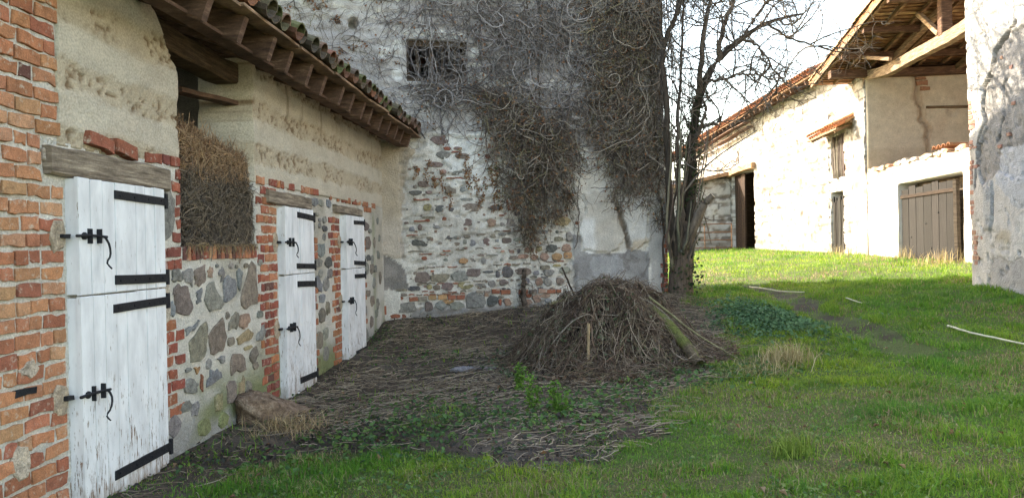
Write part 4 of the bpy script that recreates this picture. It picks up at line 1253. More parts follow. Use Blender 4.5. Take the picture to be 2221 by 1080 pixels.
def creeper(label, blobs, seeds, stems, cols, leaf_n=0, long=(), zones=()):
    c = thing('dead_creeper', tuple(FB.P(stems[0][0][0][0], 0.5, 0.1)), label, 'creeper', 'dead creepers on the barn gable')
    for pts, r0, r1 in stems:
        p = smooth_path([FB.P(u, z, o) for u, z, o in pts], 26)
        p = p + rng.normal(0, 0.012, p.shape)
        V, T, C = tubes(p[None], np.linspace(r0, r1, 26)[None], 6, [cols[1]])
        tri('stem', V, T, 'bark', c, C, smooth=True)
    Vs, Ts, Cs, o = [], [], [], 0
    LP = []
    for (u, z, a, b, n, thick, drift, step, r) in blobs:
        K = 10
        g = rng.normal(0, 0.5, (n, 2))
        st = np.stack([u + a * np.clip(g[:, 0], -1.1, 1.1), z + b * np.clip(g[:, 1], -1.1, 1.1),
                       0.02 + thick * rng.random(n) * np.clip(1.1 - np.abs(g[:, 0]) * 0.5, 0.2, 1)], 1)
        paths = walk(n, K, st, step, drift, 0.38, 0.012, FB)
        if thick > 0.15:                                       # weight pulls the loose ends down
            sag = np.linspace(0, 1, K) ** 2
            paths[:, :, 2] -= sag[None, :] * rng.uniform(0, 0.28, (n, 1))
        keep = (FB.uv(paths[..., 0], paths[..., 1])[0].max(1) < 5.25)
        paths = paths[keep]
        m = len(paths)
        rr = r * rng.uniform(0.5, 1.3, (m, 1)) * np.linspace(1, 0.45, K)[None]
        V, T, C = tubes(paths, rr, 3, pick(cols, m, 0.3))
        Vs.append(V); Ts.append(T + o); Cs.append(C); o += len(V)
        LP.append(paths[rng.integers(0, m, max(1, int(m * 0.25))), rng.integers(0, K, max(1, int(m * 0.25)))])
    for (pg, n, thick, drift, step, r, K) in zones:              # an uneven curtain of short stems within an outline
        A = np.array(pg)
        q = rng.uniform(A.min(0), A.max(0), (n * 4, 2))
        wu, wz = warped(q[:, 0], q[:, 1], 0.16, 2.5, 1)
        q = q[in_poly(wu, wz, pg) & (fbm(q[:, 0] * 2.6, q[:, 1] * 1.6, 3, 131) + rng.normal(0, 0.1, len(q)) > 0.42)][:n]
        q = q[~((np.abs(q[:, 0] - 0.94) < 0.62) & (np.abs(q[:, 1] - 4.78) < 0.42) & (rng.random(len(q)) < 0.8))]
        st = np.column_stack([q, 0.015 + thick * rng.random(len(q)) ** 1.5])
        paths = walk(len(q), K, st, step, drift, 0.3, 0.010, FB)
        keep = FB.uv(paths[..., 0], paths[..., 1])[0].max(1) < 5.2
        paths = paths[keep]; m = len(paths)
        V, T, C = tubes(paths, r * rng.uniform(0.45, 1.6, (m, 1)) * np.linspace(1, 0.45, K)[None], 3, pick(cols, m, 0.3))
        Vs.append(V); Ts.append(T + o); Cs.append(C); o += len(V)
        LP.append(paths[:, K // 2])
    for (ua, ub, za, zb, n, thick, L, drift) in long:            # long trailing strands
        K = 26
        st = np.stack([rng.uniform(ua, ub, n), rng.uniform(za, zb, n), 0.02 + thick * rng.random(n)], 1)
        paths = walk(n, K, st, L / K, drift, 0.2, 0.012, FB)
        keep = (FB.uv(paths[..., 0], paths[..., 1])[0].max(1) < 5.3) & (paths[..., 2].min(1) > 1.2)
        paths = paths[keep]; m = len(paths)
        V, T, C = tubes(paths, 0.0075 * rng.uniform(0.5, 1.4, (m, 1)) * np.linspace(1, 0.5, K)[None], 4, pick(cols[:4], m, 0.25))
        Vs.append(V); Ts.append(T + o); Cs.append(C); o += len(V)
    tag(tri('twigs', np.vstack(Vs), np.vstack(Ts), 'twig', c, np.vstack(Cs)), kind='stuff')
    LP = np.vstack(LP)
    if leaf_n:
        q = LP[rng.integers(0, len(LP), leaf_n)] + rng.normal(0, 0.03, (leaf_n, 3)) + FB.n * 0.01
        V, T, C = leaves(q, rng.uniform(0.025, 0.06, leaf_n), FB.n + rng.normal(0, 0.6, (leaf_n, 3)),
                         pick([(0.27, 0.13, 0.07), (0.2, 0.1, 0.06), (0.33, 0.19, 0.1), (0.14, 0.09, 0.06)], leaf_n, 0.2))
        tag(tri('dry_leaves', V, T, 'leaf', c, C), kind='stuff')
    return c


DN = -math.pi / 2
creeper('thick dead creeper hanging as a dark clump in the middle of the stone gable',
        # u, z, half-width, half-height, count, depth, drift angle, step, radius
        [(2.6, 3.45, 0.68, 0.35, 89, 0.20, DN, 0.065, 0.0080), (2.6, 3.1, 0.66, 0.5, 148, 0.27, DN, 0.055, 0.0072), (2.68, 2.6, 0.48, 0.35, 89, 0.23, DN, 0.05, 0.0065),
         (2.36, 0.75, 0.12, 0.4, 31, 0.09, DN, 0.04, 0.005), (2.42, 2.1, 0.17, 0.42, 38, 0.12, DN, 0.04, 0.0065), (2.05, 3.95, 0.5, 0.3, 53, 0.12, -0.6, 0.075, 0.0087), (3.1, 2.5, 0.2, 0.3, 5, 0.07, DN, 0.05, 0.0058),
         (1.95, 3.3, 0.15, 0.5, 8, 0.04, DN, 0.05, 0.0058)],
        0, [([(2.36, 0.35, 0.12), (2.33, 0.8, 0.08), (2.36, 1.15, 0.07)], 0.05, 0.035), ([(2.62, 2.3, 0.05), (2.5, 3.0, 0.06), (2.2, 3.7, 0.05), (1.7, 4.15, 0.04), (1.5, 4.6, 0.04)], 0.016, 0.012),
            ([(2.75, 2.3, 0.04), (2.85, 3.2, 0.06), (2.7, 4.0, 0.05), (2.75, 5.2, 0.04), (2.8, 6.3, 0.03)], 0.016, 0.012),
            ([(3.3, 1.5, 0.05), (3.36, 1.95, 0.06), (3.35, 2.5, 0.09), (3.5, 3.2, 0.08)], 0.008, 0.006), ([(2.35, 3.5, 0.1), (2.25, 4.2, 0.06), (2.6, 4.9, 0.05), (2.5, 5.8, 0.03)], 0.014, 0.01),
            ([(2.3, 3.2, 0.3), (2.45, 3.3, 0.36), (2.7, 3.15, 0.36), (2.85, 2.75, 0.3)], 0.008, 0.005), ([(2.9, 3.6, 0.3), (3.15, 3.35, 0.3), (3.2, 2.9, 0.25)], 0.008, 0.004)],
        VINE, leaf_n=1300, long=[(1.7, 3.2, 3.2, 4.2, 70, 0.2, 1.0, DN), (2.0, 3.2, 2.8, 3.7, 30, 0.24, 0.8, 0.3)],
        zones=[([(1.55, 4.35), (2.28, 4.15), (3.2, 3.62), (3.42, 3.2), (3.28, 2.45), (2.95, 2.1), (2.62, 2.2), (2.58, 1.5), (2.3, 1.48), (2.22, 2.2), (1.98, 2.6), (1.78, 3.4)], 1250, 0.24, DN, 0.042, 0.0052, 9)])
creeper('dense column of dead creeper covering the right-hand corner of the gable',
        [(4.5, 6.0, 0.6, 0.6, 75, 0.19, DN, 0.07, 0.0080), (4.45, 5.2, 0.58, 0.6, 107, 0.23, DN, 0.06, 0.0072), (4.45, 4.3, 0.58, 0.6, 121, 0.24, DN, 0.06, 0.0072),
         (4.4, 3.4, 0.56, 0.5, 107, 0.22, DN, 0.055, 0.0072), (4.4, 2.8, 0.5, 0.35, 56, 0.17, DN, 0.05, 0.0065), (4.88, 2.3, 0.14, 0.3, 21, 0.10, DN, 0.035, 0.0065),
         (4.15, 2.5, 0.12, 0.25, 11, 0.06, DN, 0.035, 0.0058), (4.40, 2.42, 0.05, 0.1, 4, 0.04, DN, 0.03, 0.0058), (3.85, 4.8, 0.3, 1.1, 36, 0.12, 0.3, 0.08, 0.0072)],
        0, [([(4.95, 0.6, 0.03), (4.97, 1.6, 0.03), (4.9, 2.6, 0.06), (4.8, 4.0, 0.06), (4.75, 6.4, 0.05)], 0.02, 0.015),
            ([(4.2, 2.5, 0.04), (4.35, 3.6, 0.06), (4.3, 5.0, 0.05), (4.45, 6.5, 0.04)], 0.018, 0.012),
            ([(4.7, 2.7, 0.12), (4.5, 3.6, 0.2), (4.75, 4.6, 0.2), (4.7, 5.9, 0.15)], 0.014, 0.008),
            ([(3.6, 2.55, 0.05), (4.1, 2.55, 0.28), (4.6, 2.75, 0.3), (5.15, 2.95, 0.25)], 0.007, 0.005)],
        VINE, leaf_n=1500, long=[(3.75, 5.0, 3.2, 6.6, 120, 0.24, 1.4, DN), (3.7, 5.0, 2.8, 6.0, 45, 0.24, 1.0, 0.5)],
        zones=[([(3.5, 6.7), (5.05, 6.7), (5.05, 1.9), (4.78, 1.92), (4.7, 2.3), (4.3, 2.28), (4.05, 2.2), (3.95, 2.5), (3.66, 3.4), (3.5, 4.6)], 1900, 0.24, DN, 0.045, 0.0052, 9)])
creeper('pale tangle of bare creeper stems around and over the barred window',
        [(0.95, 4.1, 0.66, 0.26, 156, 0.12, 0.2, 0.07, 0.0065), (0.95, 4.65, 0.6, 0.35, 20, 0.08, DN, 0.07, 0.0058), (1.0, 5.45, 0.8, 0.45, 96, 0.08, DN, 0.075, 0.0058),
         (2.6, 5.4, 1.0, 0.7, 288, 0.12, DN, 0.08, 0.0065), (3.3, 4.3, 0.6, 0.5, 59, 0.08, DN, 0.08, 0.0065), (1.9, 4.75, 0.35, 0.55, 63, 0.1, DN, 0.07, 0.0058), (0.35, 3.9, 0.3, 0.3, 22, 0.06, 2.6, 0.07, 0.0058),
         (0.1, 4.5, 0.4, 0.4, 14, 0.04, 2.6, 0.08, 0.0051), (2.0, 4.2, 0.4, 0.3, 59, 0.1, -0.6, 0.08, 0.0072), (3.0, 3.75, 0.5, 0.3, 48, 0.12, -0.9, 0.08, 0.0072)],
        0, [([(0.70, 3.35, 0.03), (0.55, 3.7, 0.04), (0.75, 4.1, 0.05), (0.5, 4.7, 0.04), (0.75, 5.4, 0.04), (0.7, 6.5, 0.03)], 0.012, 0.008),
            ([(1.0, 3.45, 0.02), (0.98, 3.9, 0.03), (1.1, 4.2, 0.03)], 0.02, 0.012), ([(1.75, 3.9, 0.06), (1.55, 4.4, 0.05), (1.7, 5.0, 0.05), (1.55, 6.4, 0.03)], 0.014, 0.01),
            ([(0.3, 4.2, 0.04), (0.8, 4.25, 0.09), (1.3, 4.2, 0.09), (1.9, 4.1, 0.06)], 0.009, 0.007), ([(1.3, 5.0, 0.04), (1.2, 5.6, 0.03), (1.35, 6.5, 0.03)], 0.012, 0.008),
            ([(2.2, 4.1, 0.04), (2.15, 4.9, 0.04), (2.0, 5.6, 0.03), (2.1, 6.6, 0.03)], 0.013, 0.009), ([(3.2, 3.8, 0.04), (3.3, 4.6, 0.04), (3.15, 5.4, 0.03), (3.3, 6.6, 0.03)], 0.012, 0.008)],
        VINE_COOL, leaf_n=800, zones=[([(0.0, 6.7), (3.7, 6.7), (3.7, 3.7), (2.6, 3.7), (1.6, 3.9), (0.9, 3.5), (0.1, 3.9), (-0.3, 5.0)], 620, 0.08, DN, 0.075, 0.0045, 10)], long=[(1.5, 3.9, 4.2, 6.6, 120, 0.1, 1.5, DN), (1.2, 3.9, 3.9, 5.8, 60, 0.08, 1.2, 0.3), (0.3, 1.5, 5.2, 6.6, 24, 0.08, 1.2, DN), (0.4, 2.0, 3.9, 4.25, 26, 0.14, 0.8, 0.0)])
creeper('sparse dry creeper with brown leaves above the stable roof',
        [(-1.35, 5.35, 0.5, 0.4, 43, 0.04, 1.2, 0.06, 0.0051), (-0.4, 4.8, 0.5, 0.3, 27, 0.04, 0.4, 0.07, 0.0043), (-0.9, 5.1, 0.3, 0.3, 18, 0.03, 1.0, 0.06, 0.0043)],
        0, [([(-1.3, 4.6, 0.02), (-1.2, 5.1, 0.03), (-1.35, 5.6, 0.03), (-1.3, 6.4, 0.03)], 0.008, 0.006)], VINE, leaf_n=260)
# strings of small ivy on the stones, each a plant of its own
iv = [(1.95, 3.45, 1.25), (1.31, 3.2, 0.15), (1.38, 3.1, 0.5), (1.45, 2.9, 0.4), (1.55, 2.75, 0.18), (1.68, 2.72, 0.42), (1.86, 2.9, 0.75), (0.74, 3.0, 0.33), (0.98, 2.85, 0.36), (0.88, 2.75, 0.2), (1.1, 2.5, 0.3), (0.52, 2.9, 0.22), (1.6, 2.55, 0.3), (1.78, 2.9, 0.1)]
ORD = ['first', 'second', 'third', 'fourth', 'fifth', 'sixth', 'seventh', 'eighth', 'ninth', 'tenth', 'eleventh', 'twelfth', 'thirteenth', 'last']
rank = {k: r for r, k in enumerate(sorted(range(len(iv)), key=lambda k: iv[k][0]))}
for i, (u, z, L) in enumerate(iv):
    dark = i % 3 == 0
    t = thing('ivy_strand', tuple(FB.P(u, z - L, 0.02)), ('long ' if L > 0.6 else 'short ' if L < 0.25 else 'thin ') + 'browning ivy strand on the gable stones, ' + ORD[rank[i]] + ' counted from the stable roof', 'ivy', 'ivy strands on the gable stones')
    p = smooth_path([FB.P(u + random.uniform(-0.04, 0.04), z - L * f, 0.012) for f in (0, 0.25, 0.5, 0.75, 1)], 14)
    V, T, C = tubes(p[None], np.full((1, 14), 0.003), 3, [(0.16, 0.1, 0.07)])
    tri('stem', V, T, 'twig', t, C)
    n = int(110 * L) + 8
    q = p[rng.integers(0, 14, n)] + rng.normal(0, 0.022, (n, 3)) * np.array([1, 0.2, 1]) + FB.n * 0.02
    cols = [(0.26, 0.13, 0.06), (0.2, 0.1, 0.055), (0.3, 0.17, 0.08)] + ([(0.07, 0.11, 0.05)] if i in (0, 3, 5, 13) else [])
    V, T, C = leaves(q, rng.uniform(0.022, 0.045, n), FB.n + rng.normal(0, 0.4, (n, 3)), pick(cols, n))
    tag(tri('leaves', V, T, 'leaf', t, C), kind='stuff')

# ------------------------------------------------------------------ the near building on the right
house = thing('plastered_house', tuple(FN.P(12.5, 0.75)), 'tall building on the right with cracked grey plaster peeling off brick quoins', 'building')
NC1 = [(12.0, 4.75), (12.3, 4.58), (12.56, 4.44), (12.68, 4.15), (12.95, 3.95), (13.0, 3.6), (12.93, 3.36), (13.16, 3.16), (13.23, 2.72), (13.29, 2.35)]
NC2 = [(12.75, 1.75), (12.72, 2.2), (12.86, 2.42)]
NC3 = [(12.25, 4.0), (12.42, 3.85), (12.4, 3.4), (12.62, 3.05)]
NC4 = [(12.75, 4.6), (12.78, 5.2), (12.72, 5.7)]
N_GREY = [(11.0, 4.6), (12.3, 4.62), (12.6, 4.45), (12.72, 4.1), (13.0, 3.95), (13.0, 3.6), (12.94, 3.3), (13.15, 3.1), (13.22, 2.7), (13.0, 2.3), (12.6, 2.6), (12.2, 2.4), (11.0, 2.6)]
N_SLAB = [(12.73, 2.45), (12.98, 2.4), (12.98, 1.65), (12.76, 1.7), (12.7, 2.1)]
N_PALE = [(11.0, 2.9), (12.5, 2.95), (12.62, 2.4), (12.2, 2.0), (11.0, 1.9)]
N_LOW = [(11.0, 1.25), (12.3, 1.2), (12.75, 1.25), (12.9, 0.9), (12.9, 0.3), (11.0, 0.3)]


def near_h(U, Z):
    H = 0.012 * (fbm(U * 9, Z * 9, 4, 201) - 0.5) * 2 + 0.05 * (fbm(U * 0.9, Z * 0.9, 3, 202) - 0.5)
    H = H - 0.035 * in_w(U, Z, N_GREY, 0.08, 4) * (0.6 + fbm(U * 12, Z * 12, 3, 203) * 0.8) + 0.03 * in_w(U, Z, N_SLAB, 0.04, 5) - 0.012 * in_w(U, Z, N_LOW, 0.08, 4)
    H = H - 0.02 * sstep(13.25, 13.4, U + 0.12 * (fbm(Z * 3, Z * 0, 3, 204) - 0.5)) * sstep(3.9, 3.7, Z)
    for P, w_, d in ((NC1, 0.03, 0.08), (NC2, 0.02, 0.06), (NC3, 0.02, 0.05), (NC4, 0.012, 0.04)):
        a, b = warped(U, Z, 0.04, 7, 4)
        H = H - d * sstep(w_, w_ * 0.3, seg_dist(a, b, P))
    a, b = warped(U, Z, 0.03, 6, 2)
    for (u, z, r) in ((12.35, 1.08, 0.035), (12.85, 1.2, 0.02), (12.0, 1.3, 0.03)):
        H = H - 0.1 * sstep(1.1, 0.6, np.hypot(a - u, b - z) / r)
    pk = sstep(0.66, 0.74, fbm(U * 11, Z * 11, 3, 205))
    return H - 0.02 * pk


def near_c(U, Z):
    n1 = fbm(U * 1.7, Z * 1.7, 4, 211); n2 = fbm(U * 6, Z * 6, 4, 212)
    C = rgb(U, (0.6, 0.59, 0.575))
    C = blend(C, sstep(0.45, 0.62, n1) * 0.6, (0.68, 0.67, 0.655))
    C = blend(C, in_w(U, Z, N_GREY, 0.08, 4), (0.33, 0.325, 0.325))
    C = blend(C, in_w(U, Z, N_GREY, 0.08, 4) * sstep(0.5, 0.65, n2) * 0.7, (0.25, 0.245, 0.24))
    C = blend(C, in_w(U, Z, N_PALE, 0.12, 3) * 0.9, (0.5, 0.53, 0.58))
    C = blend(C, in_w(U, Z, N_SLAB, 0.04, 5), (0.48, 0.49, 0.5))
    C = blend(C, in_w(U, Z, N_LOW, 0.08, 4), (0.46, 0.45, 0.45))
    a, b = warped(U, Z, 0.1, 4, 6)
    C = blend(C, sstep(1.1, 0.5, np.hypot((a - 12.45) / 0.28, (b - 1.55) / 0.16)) * 0.7, (0.4, 0.34, 0.24))
    C = blend(C, sstep(13.2, 13.4, U + 0.12 * (fbm(Z * 3, Z * 0, 3, 204) - 0.5)) * sstep(3.9, 3.7, Z) * 0.7, (0.5, 0.49, 0.48))
    a, b = warped(U, Z, 0.04, 7, 4)
    C = blend(C, sstep(0.06, 0.02, seg_dist(a, b, NC1)) * 0.7, (0.3, 0.27, 0.24))
    return blend(C, sstep(0.66, 0.78, n2) * 0.3, (0.36, 0.34, 0.32))


relief('plaster_wall', FN, axis(9.6, 13.47, 0.026), axis(0.2, 6.4, 0.026), near_h, near_c, 'mortar', house, back=0.5)
for nm, (u0, u1, z0, z1, o0, o1) in {'wall_towards_road': (4.0, 9.59, 0.0, 6.4, -0.5, -0.01), 'far_end_wall': (12.98, 13.45, 0.2, 6.4, -6.0, -0.52),
                                     'rear_wall': (4.0, 13.45, 0.2, 6.4, -6.5, -6.02), 'near_end_wall': (4.0, 4.4, 0.2, 6.4, -6.0, -0.52)}.items():
    V, Fc = box_geo(FN, u0, u1, z0, z1, o0, o1)
    o = poly(nm, V, Fc, 'earth', house)
    a = o.data.color_attributes.new('Col', 'FLOAT_COLOR', 'POINT')
    for d in a.data:
        d.color = (0.58, 0.55, 0.52, 1)
R = np.array([FN.P(u, z, o) for (u, z, o) in [(3.6, 6.42, 0.4), (13.8, 6.42, 0.4), (13.8, 7.6, -3.2), (3.6, 7.6, -3.2), (13.8, 6.42, -6.9), (3.6, 6.42, -6.9)]])
R = np.vstack([R, R + np.array([0, 0, 0.12])])
poly('roof', R, [(0, 1, 2, 3), (3, 2, 4, 5), (6, 9, 8, 7), (9, 11, 10, 8), (0, 6, 7, 1), (1, 7, 8, 2), (2, 8, 10, 4), (4, 10, 11, 5), (5, 11, 9, 3), (3, 9, 6, 0)],
     'tile', house, (0.36, 0.17, 0.1))
for k in range(36):
    z = 1.05 + k * 0.083
    if random.random() < (0.42 if z < 2.4 else 0.3):
        continue
    w = random.choice([0.1, 0.2, 0.13])
    shift = (-0.0 if z > 1.9 else -0.12 * random.random())
    geo = piece_geo(FN, 13.455 - w / 2 + shift, z, outline_rect(w, 0.066, 0.005, 2), 0.004, 0.005, base=-0.01)
    poly('quoin_brick', geo[0], geo[1], 'brick', house, shade_col((0.48, 0.26, 0.2), 0.14))
    if random.random() < 0.5:
        geo = piece_geo(FN, 13.455 - w - 0.08 + shift, z, outline_rect(0.12, 0.064, 0.005, 2), 0.002, 0.005, base=-0.01)
        poly('quoin_brick', geo[0], geo[1], 'brick', house, shade_col((0.46, 0.27, 0.21), 0.14))
for (u, z, w) in ((12.3, 3.1, 0.09), (12.55, 2.95, 0.1), (12.2, 4.1, 0.08), (12.45, 4.3, 0.07), (12.15, 3.55, 0.1)):
    geo = piece_geo(FN, u, z, outline_rect(w, 0.05, 0.008, 2), 0.004, 0.006, base=-0.02)
    poly('brick', geo[0], geo[1], 'brick', house, shade_col((0.45, 0.25, 0.19), 0.1))


# ------------------------------------------------------------------ the long barn across the yard
far = thing('long_barn', tuple(FR.P(24, 1.0)), 'long whitewashed barn across the sunny grass with open timber-roofed bay and plank doors', 'barn')
SDOOR = (27.1, 28.42, 1.1, 3.25)
SWIN = (26.95, 28.3, 3.72, 5.2)
BDOOR = (8.75, 12.45, 0.9, 5.06)


def block_relief(U, Z, f=1.0):
    """lifts and joints of the old rammed earth"""
    H = 0.02 * (fbm(U * 3, Z * 3, 4, 301) - 0.5) * 2 + 0.06 * (fbm(U * 0.5, Z * 0.5, 2, 302) - 0.5)
    row = np.floor((Z + 0.06 * (fbm(U * 0.5, Z * 0.5, 2, 303) - 0.5)) / 0.30)
    zz = ((Z + 0.06 * (fbm(U * 0.5, Z * 0.5, 2, 303) - 0.5)) / 0.30) % 1.0
    H = H - 0.06 * sstep(0.16, 0.03, zz) * sstep(0.35, 0.55, fbm(U * 1.1, Z * 3.0, 3, 304))
    uu = (U / 1.1 + 0.37 * row) % 1.0
    H = H - 0.04 * sstep(0.05, 0.015, np.abs(uu - 0.5)) * (fbm(U * 1.3, Z * 1.3, 2, 305) > 0.5)
    H = H - 0.05 * sstep(0.62, 0.72, fbm(U * 2.6, Z * 4.5, 3, 306))
    low = sstep(2.1, 1.9, Z)
    return H * f + low * 0.03 * np.sin(Z * 2 * math.pi / 0.11 + 2 * fbm(U * 2, Z * 0.2, 2, 307)) * 0.5


def joint_m(U, Z):
    z_ = (Z + 0.06 * (fbm(U * 0.5, Z * 0.5, 2, 303) - 0.5)) / 0.30
    row = np.floor(z_); zz = z_ % 1.0
    a = sstep(0.2, 0.05, zz) * sstep(0.36, 0.52, fbm(U * 1.1, Z * 3.0, 3, 304))
    b = sstep(0.06, 0.02, np.abs((U / 1.1 + 0.37 * row) % 1.0 - 0.5)) * (fbm(U * 1.3, Z * 1.3, 2, 305) > 0.5)
    return np.maximum(a, b) * 0.8


def lime_c(U, Z):
    n1 = fbm(U * 0.8, Z * 1.2, 4, 311)
    C = rgb(U, (0.55, 0.545, 0.54))
    C = blend(C, sstep(0.45, 0.6, n1) * 0.6, (0.62, 0.62, 0.615))
    C = blend(C, joint_m(U, Z), (0.13, 0.115, 0.1))
    C = blend(C, sstep(0.54, 0.64, fbm(U * 2.2, Z * 7, 4, 315)) * 0.75, (0.17, 0.15, 0.135))
    C = blend(C, sstep(0.55, 0.75, fbm(U * 3.5, Z * 0.5, 4, 313)) * 0.45, (0.36, 0.33, 0.3))
    C = blend(C, sstep(2.0, 1.2, Z + 0.6 * (fbm(U * 1.5, Z * 1.5, 3, 314) - 0.5)) * 0.5, (0.4, 0.36, 0.31))
    return blend(C, sstep(0.56, 0.7, fbm(U * 2.6, Z * 4.5, 3, 306)) * 0.7, (0.24, 0.19, 0.15))


# front of the closed part up to the bend, with the small door and the stick-barred window
relief('front_wall', FR, axis(26.02, 28.72, 0.045, (SDOOR[0], SDOOR[1], SWIN[0], SWIN[1])), axis(0.6, 7.6, 0.045, (SDOOR[3], SWIN[2], SWIN[3])), block_relief, lime_c, 'mortar', far,
       hole=lambda u, z: ((u > SDOOR[0]) & (u < SDOOR[1]) & (z < SDOOR[3])) | ((u > SWIN[0]) & (u < SWIN[1]) & (z > SWIN[2]) & (z < SWIN[3])), back=0.55)
relief('front_wall_beyond_bend', F2, axis(0.0, 22.0, 0.06, BDOOR[:2]), axis(0.6, 7.55, 0.05, BDOOR[3:]), block_relief, lime_c, 'mortar', far,
       hole=lambda u, z: (u > BDOOR[0]) & (u < BDOOR[1]) & (z < BDOOR[3]), back=0.6)
# end pillar of the cross wall (broken face), and the ochre cross wall in the open bay
relief('broken_pillar', FR, axis(24.9, 26.0, 0.05), axis(0.6, 6.75, 0.05),
       lambda U, Z: 0.02 + 0.10 * (fbm(U * 3, Z * 3, 4, 321) - 0.5) * 2 * sstep(3.4, 3.8, Z), lime_c, 'mortar', far, back=0.6,
       warp=lambda U, Z: (U + 0.12 * (fbm(Z * 3, Z * 0, 4, 322) - 0.5) * sstep(25.3, 24.8, U) * sstep(3.4, 3.7, Z), Z))
CW = [(1.5, 6.6), (1.5, 5.9), (1.62, 5.6), (1.58, 5.2), (1.8, 4.9), (1.78, 4.2)]


def cross_h(U, Z):
    H = 0.03 * (fbm(U * 3, Z * 3, 4, 331) - 0.5) + 0.06 * (fbm(U * 0.8, Z * 0.8, 2, 332) - 0.5)
    a, b = warped(U, Z, 0.08, 3, 1)
    H = H - 0.12 * sstep(0.05, 0.02, seg_dist(a, b, CW))
    return H - 0.06 * sstep(0.28, 0.2, np.hypot((a - 2.5) / 1.4, (b - 5.55) / 1.0)) * sstep(0.5, 0.6, fbm(U * 4, Z * 4, 3, 333))


def cross_c(U, Z):
    C = rgb(U, (0.62, 0.53, 0.42))
    C = blend(C, sstep(0.4, 0.65, fbm(U * 1.4, Z * 1.4, 4, 334)) * 0.6, (0.64, 0.57, 0.46))
    a, b = warped(U, Z, 0.08, 3, 1)
    C = blend(C, sstep(0.17, 0.12, seg_dist(a, b, CW)) * 0.7, (0.45, 0.34, 0.25))
    return blend(C, sstep(4.5, 4.3, Z + 0.1 * fbm(U * 3, Z * 3, 3, 335)) * 0.6, (0.48, 0.4, 0.3))


relief('ochre_cross_wall', FC, axis(0.0, 9.0, 0.06), axis(0.6, 6.72, 0.06), cross_h, cross_c, 'mortar', far, back=0.55)
beam('wall_rail', FC.P(1.75, 5.60, 0.03), FC.P(4.5, 5.55, 0.03), 0.08, 0.07, 'oldwood', far, (0.7, 0.55, 0.4))
for (u, z, w, h) in ((1.65, 6.35, 0.32, 0.14), (1.72, 6.18, 0.3, 0.12), (1.6, 6.5, 0.3, 0.1)):
    geo = piece_geo(FC, u, z, outline_rect(w, h, 0.02, 2), 0.05, 0.02)
    poly('brick', geo[0], geo[1], 'brick', far, shade_col((0.4, 0.2, 0.12)))


# low wall under the open bay with the wide plank door
PD = (19.42, 22.53, 0.7, 3.0)
relief('low_front_wall', FR, axis(10.0, 24.80, 0.08, (PD[0] - 0.6, PD[1])), axis(0.4, 3.62, 0.06, (PD[3] + 0.1,)),
       lambda U, Z: 0.03 + 0.025 * (fbm(U * 2.5, Z * 2.5, 4, 341) - 0.5) * 2 + 0.05 * sstep(0.05, 0.02, np.abs(Z - 3.22)) - 0.05 * sstep(0.55, 0.68, fbm(U * 3, Z * 3, 3, 342)) * sstep(3.2, 3.3, Z),
       lambda U, Z: blend(blend(rgb(U, (0.66, 0.655, 0.64)), sstep(3.22, 3.3, Z) * sstep(0.5, 0.65, fbm(U * 3, Z * 3, 3, 342)), (0.5, 0.36, 0.26)), sstep(0.66, 0.72, fbm(U * 1.6, Z * 3, 4, 343)) * sstep(1.6, 1.2, Z), (0.26, 0.18, 0.13)),
       'mortar', far, hole=lambda u, z: (u > PD[0] - 0.6) & (u < PD[1]) & (z < PD[3] + 0.1), back=0.5)
for k in range(34):                                                             # loose coping stones and broken tiles on the wall top
    u = random.uniform(18.2, 24.7)
    geo = piece_geo(FR, u, 3.64 + random.uniform(0, 0.06), outline_blob(random.uniform(0.2, 0.42), random.uniform(0.09, 0.17), 8), 0.06, 0.03, deep=0.35)
    poly('coping_stone', geo[0], geo[1], 'stone', far, shade_col(random.choice([(0.6, 0.55, 0.48), (0.62, 0.58, 0.52), (0.5, 0.4, 0.32), (0.46, 0.27, 0.18)])))
for k in range(4):
    geo = tile_geo(FR.P(19.4 + 0.25 * k, 3.78, 0.1), -FR.n, np.array([0, 0, 1.0]), FR.d, 0.2, 0.17, 0.44, 1)
    poly('loose_tile', geo[0], geo[1], 'tile', far, shade_col((0.42, 0.2, 0.11)))
V, Fc = box_geo(FR, PD[0] - 0.7, PD[1] + 0.1, 0.6, 3.1, -0.9, -0.5)
o = poly('reveal_back', V, Fc, 'oldwood', far, (0.9, 0.85, 0.8))
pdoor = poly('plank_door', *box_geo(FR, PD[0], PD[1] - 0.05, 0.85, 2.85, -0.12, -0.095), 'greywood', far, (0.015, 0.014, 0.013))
u = PD[1] - 0.04
for k in range(7):
    w = random.uniform(0.38, 0.5) if k < 6 else u - PD[0]
    w = min(w, u - PD[0])
    V, Fc = box_geo(FR, u - w + 0.012, u - 0.006, 0.88 + random.uniform(-0.05, 0.08), 2.98 + random.uniform(-0.07, 0.02), -0.09, -0.05, j=0.004)
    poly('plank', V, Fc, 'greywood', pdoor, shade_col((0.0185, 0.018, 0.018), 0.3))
    u -= w
beam('door_ledge', FR.P(PD[1] - 0.05, 2.72, -0.03), FR.P(PD[0] - 0.12, 2.72, -0.03), 0.04, 0.09, 'oldwood', pdoor, (0.14, 0.1, 0.08), segs=4, j=0.006)
beam('door_post', FR.P(PD[0] - 0.14, 0.7, -0.04), FR.P(PD[0] - 0.12, 2.95, -0.03), 0.12, 0.1, 'oldwood', far, (0.3, 0.28, 0.26), segs=4, j=0.01)
for (u, z) in ((21.0, 1.95), (20.3, 2.2), (21.9, 1.6), (20.7, 1.3)):
    geo = piece_geo(FR, u, z, outline_blob(0.05, 0.05, 6), 0.02, 0.01, base=-0.05)
    poly('nail_head', geo[0], geo[1], 'iron', pdoor)
